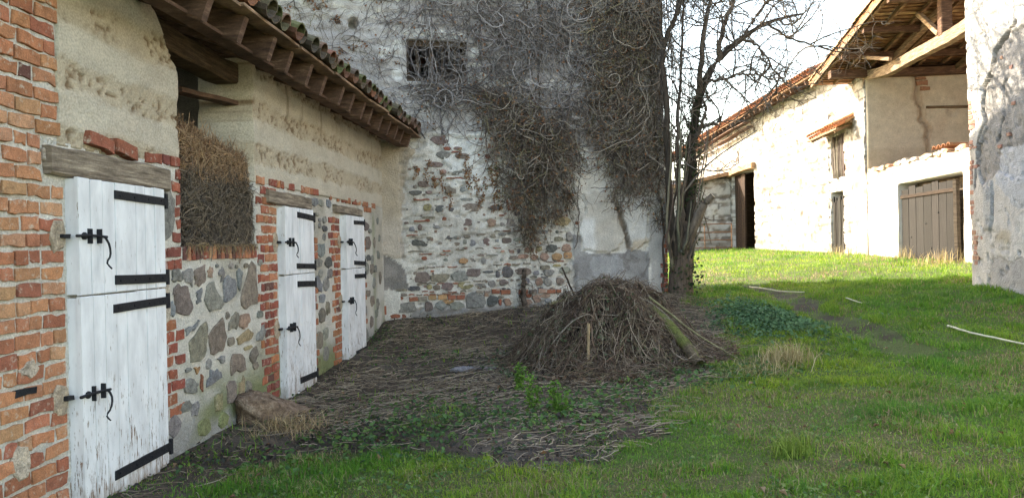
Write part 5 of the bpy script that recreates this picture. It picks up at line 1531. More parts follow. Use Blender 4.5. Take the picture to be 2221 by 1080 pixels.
# small slatted door and the window of upright sticks
V, Fc = box_geo(FR, SDOOR[0] - 0.1, SDOOR[1] + 0.1, 0.7, 3.35, -0.52, -0.4)
poly('shade_panel', V, Fc, 'oldwood', far, (0.3, 0.28, 0.26))  # dark panel added to stand for the shade between the slats
u = SDOOR[0] + 0.05
while u < SDOOR[1] - 0.1:
    w = random.uniform(0.11, 0.17)
    V, Fc = box_geo(FR, u, u + w - 0.05, 1.0, 3.1 + random.uniform(-0.2, 0.05), -0.09, -0.05, j=0.012)
    poly('slat', V, Fc, 'greywood', far, shade_col((0.05, 0.046, 0.042), 0.35))
    u += w
for u in (SDOOR[0] + 0.03, SDOOR[1] - 0.05):
    beam('door_jamb', FR.P(u, 0.8, -0.06), FR.P(u, 3.25, -0.06), 0.1, 0.08, 'oldwood', far, (1.1, 1.05, 1.0))
u = SWIN[0] + 0.12
while u < SWIN[1] - 0.1:
    tube_obj('stick', [FR.P(u, SWIN[2] - 0.05, -0.05), FR.P(u + random.uniform(-0.02, 0.02), 4.5, -0.02), FR.P(u + random.uniform(-0.03, 0.03), SWIN[3], -0.05)],
             0.045, 0.035, 'bark', far, shade_col((0.17, 0.145, 0.125), 0.3), n=6, S=6, wob=0.006)
    u += random.uniform(0.115, 0.15)
beam('window_post', FR.P(SWIN[0] + 0.03, SWIN[2] - 0.1, -0.12), FR.P(SWIN[0] + 0.05, SWIN[3] + 0.1, -0.12), 0.14, 0.14, 'redwood', far)
V, Fc = box_geo(FR, SWIN[0] - 0.05, SWIN[1] + 0.05, 3.6, 5.3, -0.54, -0.5)
poly('window_back', V, Fc, 'oldwood', far, (0.5, 0.42, 0.36))
# tiled canopy over the stick window
ca = np.array([0, 0, 1.0]) * 0.42 - FR.n * 0.9; ca /= np.linalg.norm(ca)
cu = np.cross(FR.d, ca); cu = cu if cu[2] > 0 else -cu
u = 25.95
while u < 29.0:
    for row in range(3):
        q = FR.P(u, 5.22 + 0.14 * row + random.uniform(-0.01, 0.01), 0.62 - 0.3 * row)
        for cup, du in ((-1, 0.0), (1, 0.13)):
            geo = tile_geo(q + FR.d * du + np.array([0, 0, 0.1 + 0.02 * (cup > 0)]), ca, cu, FR.d, 0.22, 0.18, 0.42, cup)
            poly('canopy_tile', geo[0], geo[1], 'tile', far, shade_col(random.choice([(0.5, 0.21, 0.11), (0.44, 0.19, 0.1), (0.52, 0.27, 0.15)]), 0.15))
    u += 0.26
for z, o in ((5.19, 0.55), (5.42, 0.1)):
    beam('canopy_batten', FR.P(25.9, z, o), FR.P(29.1, z, o), 0.09, 0.06, 'oldwood', far, (1.3, 1.0, 0.75), segs=5, j=0.008)
for u in (26.2, 27.4, 28.7):
    beam('canopy_bracket', FR.P(u, 5.13, 0.55), FR.P(u, 5.42, -0.1), 0.07, 0.08, 'oldwood', far, (1.3, 0.95, 0.7))

# roof over the open bay: rises towards the viewer, verge hangs over the yard
VO = 1.2


def bay_z(t):
    return 6.86 + (25.4 - t) * 0.165


beam('wall_plate', FC.P(-1.15, 6.70, 0.12), FC.P(9.0, 6.68, 0.12), 0.28, 0.24, 'redwood', far, segs=8, j=0.012)
for k in range(4):                                                              # purlins running out to the verge
    t = 23.6 - k * 1.75
    beam('purlin', FR.P(t, bay_z(t) - 0.17, VO - 0.05), FR.P(t, bay_z(t) - 0.17, -7.5), 0.16, 0.17, 'redwood', far, segs=6, j=0.012)
for o in (1.12, 0.55, -0.1, -0.8, -1.5, -2.2, -2.9, -3.6, -4.3):
    beam('rafter', FR.P(26.1, bay_z(26.1) - 0.05, o), FR.P(15.0, bay_z(15.0) - 0.05, o), 0.09, 0.1, 'oldwood', far, (1.1, 0.8, 0.6), segs=6, j=0.01)
t = 26.3
while t > 15.2:                                                                 # roof boards seen from below
    w = random.uniform(0.16, 0.26)
    z = bay_z(t) + 0.02
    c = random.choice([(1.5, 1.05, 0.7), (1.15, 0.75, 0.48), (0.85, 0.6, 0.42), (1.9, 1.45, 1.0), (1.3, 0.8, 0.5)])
    a0 = VO + random.uniform(-0.06, 0.04)
    V, Fc = beam_geo(FR.P(t - w / 2, bay_z(t - w / 2) + 0.015, a0), FR.P(t - w / 2, bay_z(t - w / 2) + 0.015, -7.6), w - 0.012, 0.024, segs=3, j=0.003)
    poly('roof_board', V, Fc, 'oldwood', far, c)
    t -= w
bo = FR
cover = np.array([FR.P(26.5, bay_z(26.5) + 0.06, VO + 0.05), FR.P(15, bay_z(15) + 0.06, VO + 0.05), FR.P(15, bay_z(15) + 0.06, -7.8), FR.P(26.5, bay_z(26.5) + 0.06, -7.8)])
cover = np.vstack([cover, cover + np.array([0, 0, 0.1])])
poly('bay_roof_cover', cover, [(0, 1, 2, 3), (7, 6, 5, 4), (0, 4, 5, 1), (1, 5, 6, 2), (2, 6, 7, 3), (3, 7, 4, 0)], 'tile', far, (0.42, 0.2, 0.11))
t = 26.4
while t > 15.5:                                                                 # verge tiles seen edge on
    al = -FR.d * math.cos(0.163) + np.array([0, 0, 1]) * math.sin(0.163)
    q = FR.P(t, bay_z(t) + 0.15 + random.uniform(-0.01, 0.02), VO + random.uniform(-0.02, 0.03))
    geo = tile_geo(q, al, np.array([0, 0, 1.0]), FR.n, 0.24, 0.2, 0.46, 1)
    poly('verge_tile', geo[0], geo[1], 'tile', far, shade_col(random.choice([(0.4, 0.27, 0.17), (0.3, 0.2, 0.13), (0.5, 0.36, 0.2)]), 0.15))
    t -= 0.37
beam('verge_board', FR.P(26.3, bay_z(26.3) - 0.02, VO + 0.03), FR.P(15.2, bay_z(15.2) - 0.02, VO + 0.03), 0.03, 0.14, 'oldwood', far, (1.2, 0.95, 0.75), segs=9, j=0.006)
# truss standing over the front wall
tb = [FR.P(25.0, 6.72, -0.05), FR.P(23.4, 6.46, -0.02), FR.P(21.0, 6.42, 0.0), FR.P(18.7, 6.40, 0.0), FR.P(15.8, 6.5, 0.0)]
p = smooth_path(tb, 14)
V = []; Fc = []
for i in range(14):
    for (x, y) in ((-0.11, -0.14), (0.11, -0.14), (0.11, 0.14), (-0.11, 0.14)):
        V.append(p[i] + FR.n * (x + random.uniform(-0.01, 0.01)) + np.array([0, 0, y + random.uniform(-0.012, 0.012)]))
for i in range(13):
    for k in range(4):
        l = (k + 1) % 4
        Fc.append((i * 4 + k, i * 4 + l, i * 4 + 4 + l, i * 4 + 4 + k))
poly('tie_beam', V, Fc, 'oldwood', far, (1.3, 1.1, 0.9))
beam('king_post', FR.P(19.65, 6.5, 0.0), FR.P(19.65, 7.75, 0.0), 0.26, 0.24, 'redwood', far, up=FR.d)
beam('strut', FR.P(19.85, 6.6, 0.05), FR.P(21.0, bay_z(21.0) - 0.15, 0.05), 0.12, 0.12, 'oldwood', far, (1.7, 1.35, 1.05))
beam('strut', FR.P(22.2, 6.55, 0.3), FR.P(23.6, 6.95, 0.55), 0.1, 0.1, 'oldwood', far, (1.5, 1.2, 0.95))
beam('principal_rafter', FR.P(24.6, 6.75, -0.4), FR.P(20.2, bay_z(20.2) - 0.2, -0.4), 0.16, 0.18, 'oldwood', far, (1.2, 0.95, 0.75), j=0.01)
beam('principal_rafter', FR.P(24.6, 6.75, -2.6), FR.P(19.0, bay_z(19.0) - 0.2, -2.6), 0.16, 0.18, 'oldwood', far, (1.0, 0.8, 0.6), j=0.01)
# rear of the bay
V, Fc = box_geo(FR, 8.0, 24.8, 0.5, 8.2, -8.6, -8.2)
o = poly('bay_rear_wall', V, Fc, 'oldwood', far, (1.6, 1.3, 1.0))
V, Fc = box_geo(FR, 10.0, 24.8, 3.1, 3.25, -8.2, -0.48)
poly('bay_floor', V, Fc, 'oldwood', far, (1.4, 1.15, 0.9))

# roof of the closed barn beyond the bend
slope = 0.42
upn2 = np.array([0, 0, 1.0]) * 0.92 + F2.n * 0.38
alo2 = -F2.n * 0.92 + np.array([0, 0, 1.0]) * 0.38
R = np.array([F2.P(u, z, o) for (u, z, o) in [(-0.6, 7.38, 0.75), (34, 7.38, 0.75), (34, 10.0, -5.5), (-0.6, 10.0, -5.5), (34, 7.3, -11.6), (-0.6, 7.3, -11.6)]])
R = np.vstack([R, R + np.array([0, 0, 0.07])])
poly('barn_roof', R, [(0, 1, 2, 3), (3, 2, 4, 5), (6, 9, 8, 7), (9, 11, 10, 8), (0, 6, 7, 1), (1, 7, 8, 2), (2, 8, 10, 4), (4, 10, 11, 5), (5, 11, 9, 3), (3, 9, 6, 0)],
     'oldwood', far, (1.2, 0.8, 0.55))
u = -0.5; n = 0; rest = []
while u < 33.5:
    for row in range(2):
        q = F2.P(u + random.uniform(-0.02, 0.02), 7.56 + 0.155 * row, 0.86 - 0.37 * row)
        geo = tile_geo(q, alo2, upn2, F2.d, 0.24, 0.2, 0.46, 1)
        if row == 0 and u < 20:
            poly('eave_tile', geo[0], geo[1], 'tile', far, shade_col(random.choice([(0.46, 0.2, 0.11), (0.38, 0.18, 0.1), (0.5, 0.27, 0.16)]), 0.18))
        else:
            rest.append(geo)
        q = q + F2.d * 0.13 - np.array([0, 0, 0.03])
        rest.append(tile_geo(q, alo2, upn2, F2.d, 0.22, 0.18, 0.46, -1))
    u += 0.26
tag(join_geo('distant_eave_tiles', rest, 'tile', far, (0.42, 0.19, 0.11)), kind='stuff')
u = 0.2
while u < 32:
    beam('eave_rafter', F2.P(u, 7.27, 0.72), F2.P(u, 7.62, -0.3), 0.1, 0.13, 'redwood', far)
    u += 0.75
for (u0, u1, z, o) in ((7.8, 20.0, 7.12, 0.55), (8.2, 14.0, 6.95, 0.3)):
    beam('eave_plank', F2.P(u0, z, o), F2.P(u1, z - 0.1, o), 0.3, 0.05, 'redwood', far, segs=5, j=0.02)
# barn doorway: lintel, one leaf half open, dark inside
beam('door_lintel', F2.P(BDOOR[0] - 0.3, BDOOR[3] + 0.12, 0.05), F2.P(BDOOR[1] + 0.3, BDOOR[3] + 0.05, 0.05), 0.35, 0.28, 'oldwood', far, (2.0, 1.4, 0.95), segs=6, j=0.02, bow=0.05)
leaf = poly('barn_door_leaf', *box_geo(F2, 10.7, BDOOR[1] - 0.05, 1.15, 5.0, -0.2, -0.15), 'oldwood', far, (0.2, 0.14, 0.11))
u = 10.7
while u < BDOOR[1] - 0.1:
    V, Fc = box_geo(F2, u + 0.01, min(u + 0.3, BDOOR[1] - 0.05), 1.15, 5.0, -0.145, -0.12, j=0.008)
    poly('plank', V, Fc, 'oldwood', leaf, shade_col((0.24, 0.16, 0.12), 0.15))
    u += 0.31
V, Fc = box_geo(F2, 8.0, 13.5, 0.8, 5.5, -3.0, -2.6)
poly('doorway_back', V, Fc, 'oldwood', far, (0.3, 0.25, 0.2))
for (u0, u1) in ((7.9, 8.1), (13.4, 13.6)):
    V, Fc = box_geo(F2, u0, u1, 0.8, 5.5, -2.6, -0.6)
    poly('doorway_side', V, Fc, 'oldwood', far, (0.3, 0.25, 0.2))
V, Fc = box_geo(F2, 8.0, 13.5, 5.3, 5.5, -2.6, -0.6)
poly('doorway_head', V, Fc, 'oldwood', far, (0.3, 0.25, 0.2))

# lean-to shed beyond the doorway
shed = thing('lean_to_shed', tuple(F2.P(16, 1.1, 1.0)), 'low lean-to shed with tiled roof beside the dark barn doorway', 'shed')
relief('shed_wall', Frame(F2.P(12.8, 0, 0), 90.5, 1), axis(-3.6, 0.0, 0.07), axis(0.6, 4.9, 0.07), block_relief, lime_c, 'mortar', shed, back=0.4,
       warp=lambda U, Z: (U, Z))
relief('shed_front_wall', Frame(F2.P(12.8, 0, 3.6), 0.5, -1), axis(0.0, 9, 0.12), axis(0.6, 4.2, 0.12), block_relief, lime_c, 'mortar', shed, back=0.4)
R = np.array([F2.P(u, z, o) for (u, z, o) in [(12.4, 5.2, -0.02), (22, 5.2, -0.02), (22, 4.35, 4.0), (12.4, 4.35, 4.0)]])
R = np.vstack([R, R + np.array([0, 0, 0.1])])
poly('shed_roof', R, [(0, 1, 2, 3), (7, 6, 5, 4), (0, 4, 5, 1), (1, 5, 6, 2), (2, 6, 7, 3), (3, 7, 4, 0)], 'tile', shed, (0.4, 0.2, 0.12))
beam('barge_board', F2.P(12.38, 5.18, 0.0), F2.P(12.38, 4.34, 3.95), 0.04, 0.16, 'oldwood', shed, (1.5, 1.1, 0.8), segs=4)

# rusty tubular gate before the shed
gate = thing('tubular_gate', tuple(F2.P(9, 1.2, 2.2)), 'rusty tubular field gate standing before the dark barn doorway', 'gate')
gp0 = F2.P(9.5, 0, 0.9); gp1 = F2.P(10.5, 0, 4.6)
gz = 1.28
for z in (0.05, 0.42, 0.8, 1.2):
    tube_obj('rail', [(*gp0[:2], gz + z), (*((gp0 + gp1) / 2)[:2], gz + z - 0.01), (*gp1[:2], gz + z)], 0.028, 0.028, 'rust', gate, n=6, S=6)
for f in (0.0, 0.33, 0.66, 1.0):
    q = gp0 + (gp1 - gp0) * f
    tube_obj('upright', [(*q[:2], gz), (*q[:2], gz + 0.6), (*q[:2], gz + 1.22)], 0.028, 0.028, 'rust', gate, n=5, S=6)

# ------------------------------------------------------------------ bare tree at the barn corner
TB = (3.0, 13.75)
tz = float(ground_z(*TB))
tree = thing('bare_tree', (TB[0], TB[1], tz - 0.1), 'bare many-stemmed old tree at the corner of the creeper-hung barn, ivy on its leaning limb', 'tree')
BK = (0.17, 0.13, 0.1)
BKD = (0.085, 0.065, 0.05)


def T_(x, y, d=0.0):
    """a point of the tree: x metres right of and y metres above its foot, d metres further away"""
    return np.array([TB[0] + x, TB[1] + d, tz + y])


twig_paths = {0: [], 1: [], 2: []}


def grow(path, r, level, n, lmin, lmax, up=0.3, spread=0.9, start=0.3):
    """side branches from a limb path"""
    out = []
    m = len(path)
    for i in range(n):
        f = start + (1 - start) * random.random()
        k = min(m - 2, int(f * (m - 1)))
        p = path[k] + (path[k + 1] - path[k]) * random.random()
        tan = path[k + 1] - path[k]; tan = tan / (np.linalg.norm(tan) + 1e-9)
        d = tan * random.uniform(0.2, 0.9) + rng.normal(0, spread, 3) * np.array([1, 0.8, 1]) + np.array([0, 0, up])
        d /= np.linalg.norm(d)
        L = random.uniform(lmin, lmax) * (1.15 - 0.5 * f)
        K = 8
        pts = [p]; curl = rng.normal(0, 0.13, 3)
        for j in range(K - 1):
            d = d + curl + rng.normal(0, 0.17, 3) + np.array([0, 0, -0.02 if level else 0.02])
            d /= np.linalg.norm(d)
            pts.append(pts[-1] + d * L / (K - 1))
        out.append(np.array(pts))
    return out


limbs = [  # (points, r0, r1, children)
    ([T_(0.04, 0.5), T_(0.13, 0.8, 0.05), T_(0.21, 1.4, 0.12), T_(0.27, 2.0, 0.2), T_(0.31, 2.7, 0.25), T_(0.5, 3.6, 0.35), T_(0.87, 4.25, 0.45), T_(1.37, 4.7, 0.6), T_(1.86, 5.0, 0.7), T_(2.6, 5.2, 0.8)], 0.15, 0.02, 40),
    ([T_(0.48, 3.55, 0.35), T_(0.5, 4.2, 0.2), T_(0.58, 4.9, 0.1), T_(0.75, 5.7, 0.0), T_(0.9, 6.6, 0.0)], 0.06, 0.02, 22),
    ([T_(0.87, 4.25, 0.45), T_(1.0, 4.9, 0.5), T_(1.3, 5.6, 0.6), T_(1.4, 6.5, 0.6)], 0.055, 0.015, 22),
    ([T_(0.62, 3.85, 0.38), T_(0.95, 3.9, 0.3), T_(1.4, 3.95, 0.2), T_(1.85, 3.75, 0.1)], 0.035, 0.01, 14),
    ([T_(1.37, 4.7, 0.6), T_(1.65, 4.5, 0.5), T_(1.85, 4.1, 0.4), T_(1.95, 3.6, 0.4)], 0.03, 0.008, 12),
    ([T_(1.86, 5.0, 0.7), T_(2.3, 4.75, 0.8), T_(2.75, 4.6, 0.8), T_(3.2, 4.5, 0.8)], 0.025, 0.008, 12),
    ([T_(1.37, 4.7, 0.6), T_(1.8, 5.3, 0.7), T_(2.3, 5.8, 0.8), T_(2.7, 6.1, 0.8)], 0.035, 0.01, 16),
    ([T_(-0.08, 0.7, -0.1), T_(-0.2, 1.8, -0.15), T_(-0.22, 3.25, -0.2), T_(-0.29, 4.0, -0.2), T_(-0.22, 4.5, -0.2), T_(0.0, 5.0, -0.2), T_(0.2, 6.2, -0.2)], 0.07, 0.035, 20),
    ([T_(0.3, 2.75, 0.25), T_(0.5, 3.0, 0.2), T_(0.72, 3.05, 0.1), T_(0.84, 3.2, 0.1)], 0.055, 0.02, 3),
    ([T_(0.3, 2.6, 0.25), T_(0.52, 3.2, 0.1), T_(0.5, 3.5, 0.1)], 0.04, 0.02, 3),
    ([T_(-0.02, 0.6, -0.1), T_(0.02, 1.6, -0.1), T_(-0.02, 2.8, 0.0), T_(0.1, 4.0, 0.1), T_(0.2, 5.5, 0.1)], 0.06, 0.015, 16),
]
# trunk with its flared foot
foot = smooth_path([T_(0.0, -0.25, 0), T_(0.0, 0.2), T_(0.03, 0.6), T_(0.05, 1.05, 0.05), T_(0.06, 1.3, 0.06)], 16)
rr = np.array([0.29, 0.25, 0.23, 0.22, 0.215, 0.21, 0.205, 0.2, 0.2, 0.195, 0.19, 0.185, 0.175, 0.16, 0.13, 0.1])
V, T, C = tubes(foot[None], rr[None], 14, [(0.17, 0.125, 0.095)])
V = V + (fbm(V[:, 0] * 9, V[:, 2] * 4, 3, 401)[:, None] - 0.5) * 0.07 * (V - np.array([TB[0], TB[1], 0])) / 0.2 * np.array([1, 1, 0])
tri('trunk', V, T, 'bark', tree, C, smooth=True)
lvl1 = []
for i, (pts, r0, r1, nc) in enumerate(limbs):
    n = 26
    p = smooth_path(pts, n) + rng.normal(0, 0.012, (n, 3))
    V, T, C = tubes(p[None], (np.linspace(r0, r1, n) * rng.uniform(0.9, 1.1, n))[None], 8, [BKD if i in (0, 7) else BK])
    tri('limb', V, T, 'bark', tree, C, smooth=True)
    lvl1 += grow(p, r0, 1, nc, 0.7, 1.9, up=0.25, start=0.3)
# sawn-off limb with a pale cut face
p = smooth_path([T_(0.08, 0.85, -0.1), T_(0.2, 1.2, -0.25), T_(0.35, 1.55, -0.35), T_(0.5, 1.72, -0.42)], 14)
V, T, C = tubes(p[None], np.linspace(0.1, 0.055, 14)[None], 9, [(0.24, 0.19, 0.145)])
cutlimb = tri('sawn_limb', V, T, 'bark', tree, C, smooth=True)
d = p[-1] - p[-2]; d /= np.linalg.norm(d)
V = V[-9:] + d * 0.002
tri('cut_face', np.vstack([V, V.mean(0)]), [(k, (k + 1) % 9, 9) for k in range(9)], 'cutwood', cutlimb)
lv2 = []; lv3 = []
for q in lvl1:
    lv2 += grow(q, 0.01, 2, 7, 0.35, 0.95, up=0.1, spread=0.8, start=0.2)
for q in lv2:
    if random.random() < 0.75:
        lv3 += grow(q, 0.005, 3, 2, 0.15, 0.4, up=0.05, spread=0.8, start=0.3)
Vs, Ts, Cs, o = [], [], [], 0
for paths, r in ((lvl1, 0.016), (lv2, 0.0075), (lv3, 0.0045)):
    A = np.array(paths)
    V, T, C = tubes(A, r * rng.uniform(0.7, 1.25, (len(A), 1)) * np.linspace(1, 0.4, 8)[None], 3 if r < 0.01 else 5, pick([BK, BKD, (0.2, 0.17, 0.14)], len(A)))
    Vs.append(V); Ts.append(T + o); Cs.append(C); o += len(V)
tag(tri('crown_twigs', np.vstack(Vs), np.vstack(Ts), 'twig', tree, np.vstack(Cs)), kind='stuff')
# straight shoots rising from the stool
for i in range(17):
    x = random.uniform(-0.32, 0.3); h = random.uniform(1.2, 3.0)
    lean = random.uniform(-0.15, 0.35)
    dd = random.uniform(-0.35, 0.15)
    b = T_(x * 0.6, 0.35 + random.uniform(0, 0.5), dd * 0.5)
    tube_obj('shoot', [b, T_(x, 0.3 * h + 0.4, dd), T_(x + lean * 0.5, 0.65 * h + 0.3, dd * 1.2), T_(x + lean, h + 0.4, dd * 1.3)], random.uniform(0.018, 0.042), 0.008, 'bark', tree,
             shade_col(random.choice([(0.2, 0.16, 0.125), (0.15, 0.11, 0.085), (0.25, 0.23, 0.16)]), 0.15), n=14, S=6, wob=0.008)
# hanging strands between the limbs
n = 90
x = np.concatenate([rng.uniform(-0.36, 0.15, 75), rng.uniform(0.15, 0.7, 15)]); y = rng.uniform(3.0, 6.4, n); dep = rng.uniform(-0.35, 0.3, n); L = rng.uniform(0.5, 2.4, n)
K = 12
f = np.linspace(0, 1, K)
P = np.stack([TB[0] + x[:, None] + np.cumsum(rng.normal(0, 0.022, (n, K)), 1), TB[1] + dep[:, None] + np.cumsum(rng.normal(0, 0.02, (n, K)), 1), tz + y[:, None] - L[:, None] * f[None] + 0 * x[:, None]], -1)
V, T, C = tubes(P, 0.0055 * rng.uniform(0.6, 1.3, (n, 1)), 3, pick([(0.16, 0.13, 0.11), (0.22, 0.19, 0.17), (0.1, 0.08, 0.07)], n))
tag(tri('hanging_strands', V, T, 'twig', tree, C), kind='stuff')
# ivy on the leaning limb and at the foot
main = smooth_path(limbs[0][0], 60)
n = 1500
k = rng.integers(8, 34, n)
q = main[k] + rng.normal(0, 1, (n, 3)) * 0.085
q2 = foot[rng.integers(0, 8, 420)] + rng.normal(0, 1, (420, 3)) * np.array([0.14, 0.12, 0.1]) + np.array([0.06, -0.1, 0])
q = np.vstack([q, q2])
V, T, C = leaves(q, rng.uniform(0.04, 0.085, len(q)), rng.normal(0, 1, (len(q), 3)) + np.array([0.0, -0.7, 0.3]), pick([(0.03, 0.055, 0.025), (0.045, 0.075, 0.03), (0.02, 0.04, 0.02), (0.08, 0.11, 0.04)], len(q)))
tag(tri('ivy_leaves', V, T, 'leaf', tree, C), kind='stuff')


# ------------------------------------------------------------------ brushwood heap
HC = (1.15, 9.25)
hz = float(ground_z(*HC))
heap = thing('brush_heap', (HC[0], HC[1], hz), 'big heap of cut brushwood and dead stems in the middle of the yard', 'brush heap')


def heap_h(X, Y):
    dx = X - HC[0]; dy = Y - HC[1]
    r = np.hypot(dx / np.where(dx > 0, 1.05, 1.2), dy / 1.3) + 0.35 * (fbm(X * 1.7, Y * 1.7, 3, 507) - 0.5)
    h = 0.73 * np.clip(1 - r ** 1.8, 0, 1) ** 0.95
    return h * (0.5 + 1.25 * (fbm(X * 2.2 + 3, Y * 2.2, 3, 501) - 0.15))


xs = np.linspace(HC[0] - 1.5, HC[0] + 1.5, 60); ys = np.linspace(HC[1] - 1.5, HC[1] + 1.5, 60)
X, Y = np.meshgrid(xs, ys)
Z = ground_z(X, Y) + heap_h(X, Y) - 0.07 + 0.1 * (fbm(X * 7, Y * 7, 3, 502) - 0.5) * (heap_h(X, Y) > 0.03)
i = np.arange(3600).reshape(60, 60)
q = np.stack([i[:-1, :-1], i[:-1, 1:], i[1:, 1:], i[1:, :-1]], -1).reshape(-1, 4)
tri('packed_core', np.stack([X, Y, Z], -1).reshape(-1, 3), np.vstack([q[:, [0, 1, 2]], q[:, [0, 2, 3]]]), 'soil', heap,
    blend(rgb(X, (0.06, 0.042, 0.032)), sstep(0.4, 0.6, fbm(X * 5, Y * 5, 3, 503)), (0.035, 0.026, 0.02)).reshape(-1, 3))


def brush(n, K, L0, L1, r, cols, spread=1.0, lift=0.06, radial=0.5, cx=HC[0], cy=HC[1], hfun=heap_h, rad_max=1.05, droop=0.15):
    a = rng.uniform(0, 6.283, n); rr = np.sqrt(rng.random(n)) * rad_max
    x = cx + np.cos(a) * rr * 1.12 * spread; y = cy + np.sin(a) * rr * 1.32 * spread
    dirn = np.where(rng.random(n) < radial, a + rng.normal(0, 0.6, n), rng.uniform(0, 6.283, n))
    L = rng.uniform(L0, L1, n)
    curl = rng.normal(0, 0.3, n)
    xs = [x - np.cos(dirn) * L * 0.4]; ys = [y - np.sin(dirn) * L * 0.4]
    ang = dirn.copy()
    for k in range(K - 1):
        ang = ang + curl / K * 3 + rng.normal(0, 0.24, n)
        xs.append(xs[-1] + np.cos(ang) * L / (K - 1)); ys.append(ys[-1] + np.sin(ang) * L / (K - 1))
    X = np.stack(xs, 1); Y = np.stack(ys, 1)
    H = hfun(X, Y)
    # stiff stems bridge hollows: smooth the height along the stem
    Hs = H.copy()
    for _ in range(3):
        Hs[:, 1:-1] = np.maximum(Hs[:, 1:-1], 0.5 * (Hs[:, :-2] + Hs[:, 2:]) - 0.01)
    off = rng.uniform(-0.04, lift, (n, 1)) + rng.normal(0, 0.012, X.shape) + np.abs(rng.normal(0, 0.05, (n, 1))) * np.linspace(0, 1, K)[None]
    Z = ground_z(X, Y) + Hs + off
    P = np.stack([X, Y, Z], -1)
    P = P + rng.normal(0, 0.006, P.shape)
    cs = pick(cols, n, 0.3)
    rr_ = r * rng.uniform(0.4, 1.5, (n, 1))
    A = tubes(P, rr_ * np.linspace(1, 0.5, K)[None], 3, cs)
    # side twigs forking off
    par = rng.integers(0, n, int(n * 0.7)); k = rng.integers(1, K - 1, len(par)); m = len(par)
    t = P[par, k + 1] - P[par, k]
    Lp = L[par] * rng.uniform(0.12, 0.35, m)
    d = t / (np.linalg.norm(t, axis=1, keepdims=True) + 1e-9) + rng.normal(0, 0.55, (m, 3)) + np.array([0, 0, 0.15])
    d /= np.linalg.norm(d, axis=1, keepdims=True)
    f = np.linspace(0, 1, 4)
    Q = P[par, k][:, None, :] + d[:, None, :] * (Lp[:, None] * f[None])[:, :, None] + np.cumsum(rng.normal(0, 0.012, (m, 4, 3)), 1) * f[None, :, None]
    B = tubes(Q, rr_[par] * 0.6 * np.linspace(1, 0.4, 4)[None], 3, cs[par])
    return np.vstack([A[0], B[0]]), np.vstack([A[1], B[1] + len(A[0])]), np.vstack([A[2], B[2]])


BR_COL = [(0.17, 0.115, 0.082), (0.12, 0.08, 0.058), (0.26, 0.2, 0.155), (0.08, 0.055, 0.04), (0.2, 0.165, 0.1), (0.34, 0.275, 0.21), (0.1, 0.068, 0.05), (0.15, 0.1, 0.075)]
parts = [brush(2900, 8, 0.15, 0.6, 0.0036, BR_COL, radial=0.25, lift=0.1), brush(900, 8, 0.1, 0.35, 0.003, BR_COL, lift=0.13, radial=0.0), brush(170, 9, 0.5, 1.0, 0.0055, BR_COL, lift=0.14, radial=0.2), brush(50, 9, 0.4, 1.0, 0.011, BR_COL, lift=0.12, radial=0.1),
         brush(1500, 7, 0.2, 0.6, 0.004, BR_COL, spread=1.15, lift=0.05)]
o = 0; Vs, Ts, Cs = [], [], []
for V, T, C in parts:
    Vs.append(V); Ts.append(T + o); Cs.append(C); o += len(V)
tag(tri('stems', np.vstack(Vs), np.vstack(Ts), 'twig', heap, np.vstack(Cs)), kind='stuff')
# loops and sprigs sticking up at the top
n = 300; K = 9
x = HC[0] + rng.normal(0.05, 0.55, n); y = HC[1] + rng.normal(0, 0.55, n)
az = rng.uniform(0, 6.283, n); L = rng.uniform(0.15, 0.42, n) * np.where(rng.random(n) < 0.2, 1.7, 1); el = rng.uniform(0.2, 1.4, n)
f = np.linspace(0, 1, K)[None]
P = np.stack([x[:, None] + np.cos(az)[:, None] * L[:, None] * f * np.cos(el)[:, None] + np.cumsum(rng.normal(0, 0.008, (n, K)), 1),
              y[:, None] + np.sin(az)[:, None] * L[:, None] * f * np.cos(el)[:, None],
              (ground_z(x, y) + heap_h(x, y))[:, None] - 0.03 + L[:, None] * (np.sin(el)[:, None] * f - 0.5 * f ** 2.2) + np.cumsum(rng.normal(0, 0.006, (n, K)), 1)], -1)
V, T, C = tubes(P, 0.0045 * rng.uniform(0.6, 1.5, (n, 1)) * np.linspace(1, 0.5, K)[None], 3, pick(BR_COL, n))
tag(tri('sprigs', V, T, 'twig', heap, C), kind='stuff')
# ivy and dead leaves caught in the heap
n = 4200
a = rng.uniform(0, 6.283, n); r_ = np.sqrt(rng.random(n)) * 1.1
x = HC[0] + np.cos(a) * r_ * 1.35; y = HC[1] + np.sin(a) * r_ * 1.4
green = (fbm(x * 2.0, y * 2.0, 3, 505) + 0.12 * (HC[0] - x) > 0.49) & (rng.random(n) < 0.85)
C_ = np.where(green[:, None], pick([(0.08, 0.12, 0.055), (0.12, 0.17, 0.08), (0.055, 0.085, 0.04), (0.24, 0.28, 0.18)], n), pick([(0.16, 0.1, 0.065), (0.1, 0.065, 0.045), (0.25, 0.17, 0.11)], n))
P = np.stack([x, y, ground_z(x, y) + heap_h(x, y) + rng.uniform(0, 0.06, n)], 1)
V, T, C = leaves(P, rng.uniform(0.03, 0.07, n), np.array([0, -0.5, 1.0]) + rng.normal(0, 0.5, (n, 3)), C_)
tag(tri('caught_leaves', V, T, 'leaf', heap, C), kind='stuff')


def on_heap(x, y, dz=0.03):
    return np.array([x, y, float(ground_z(x, y)) + float(heap_h(np.array(x), np.array(y))) + dz])


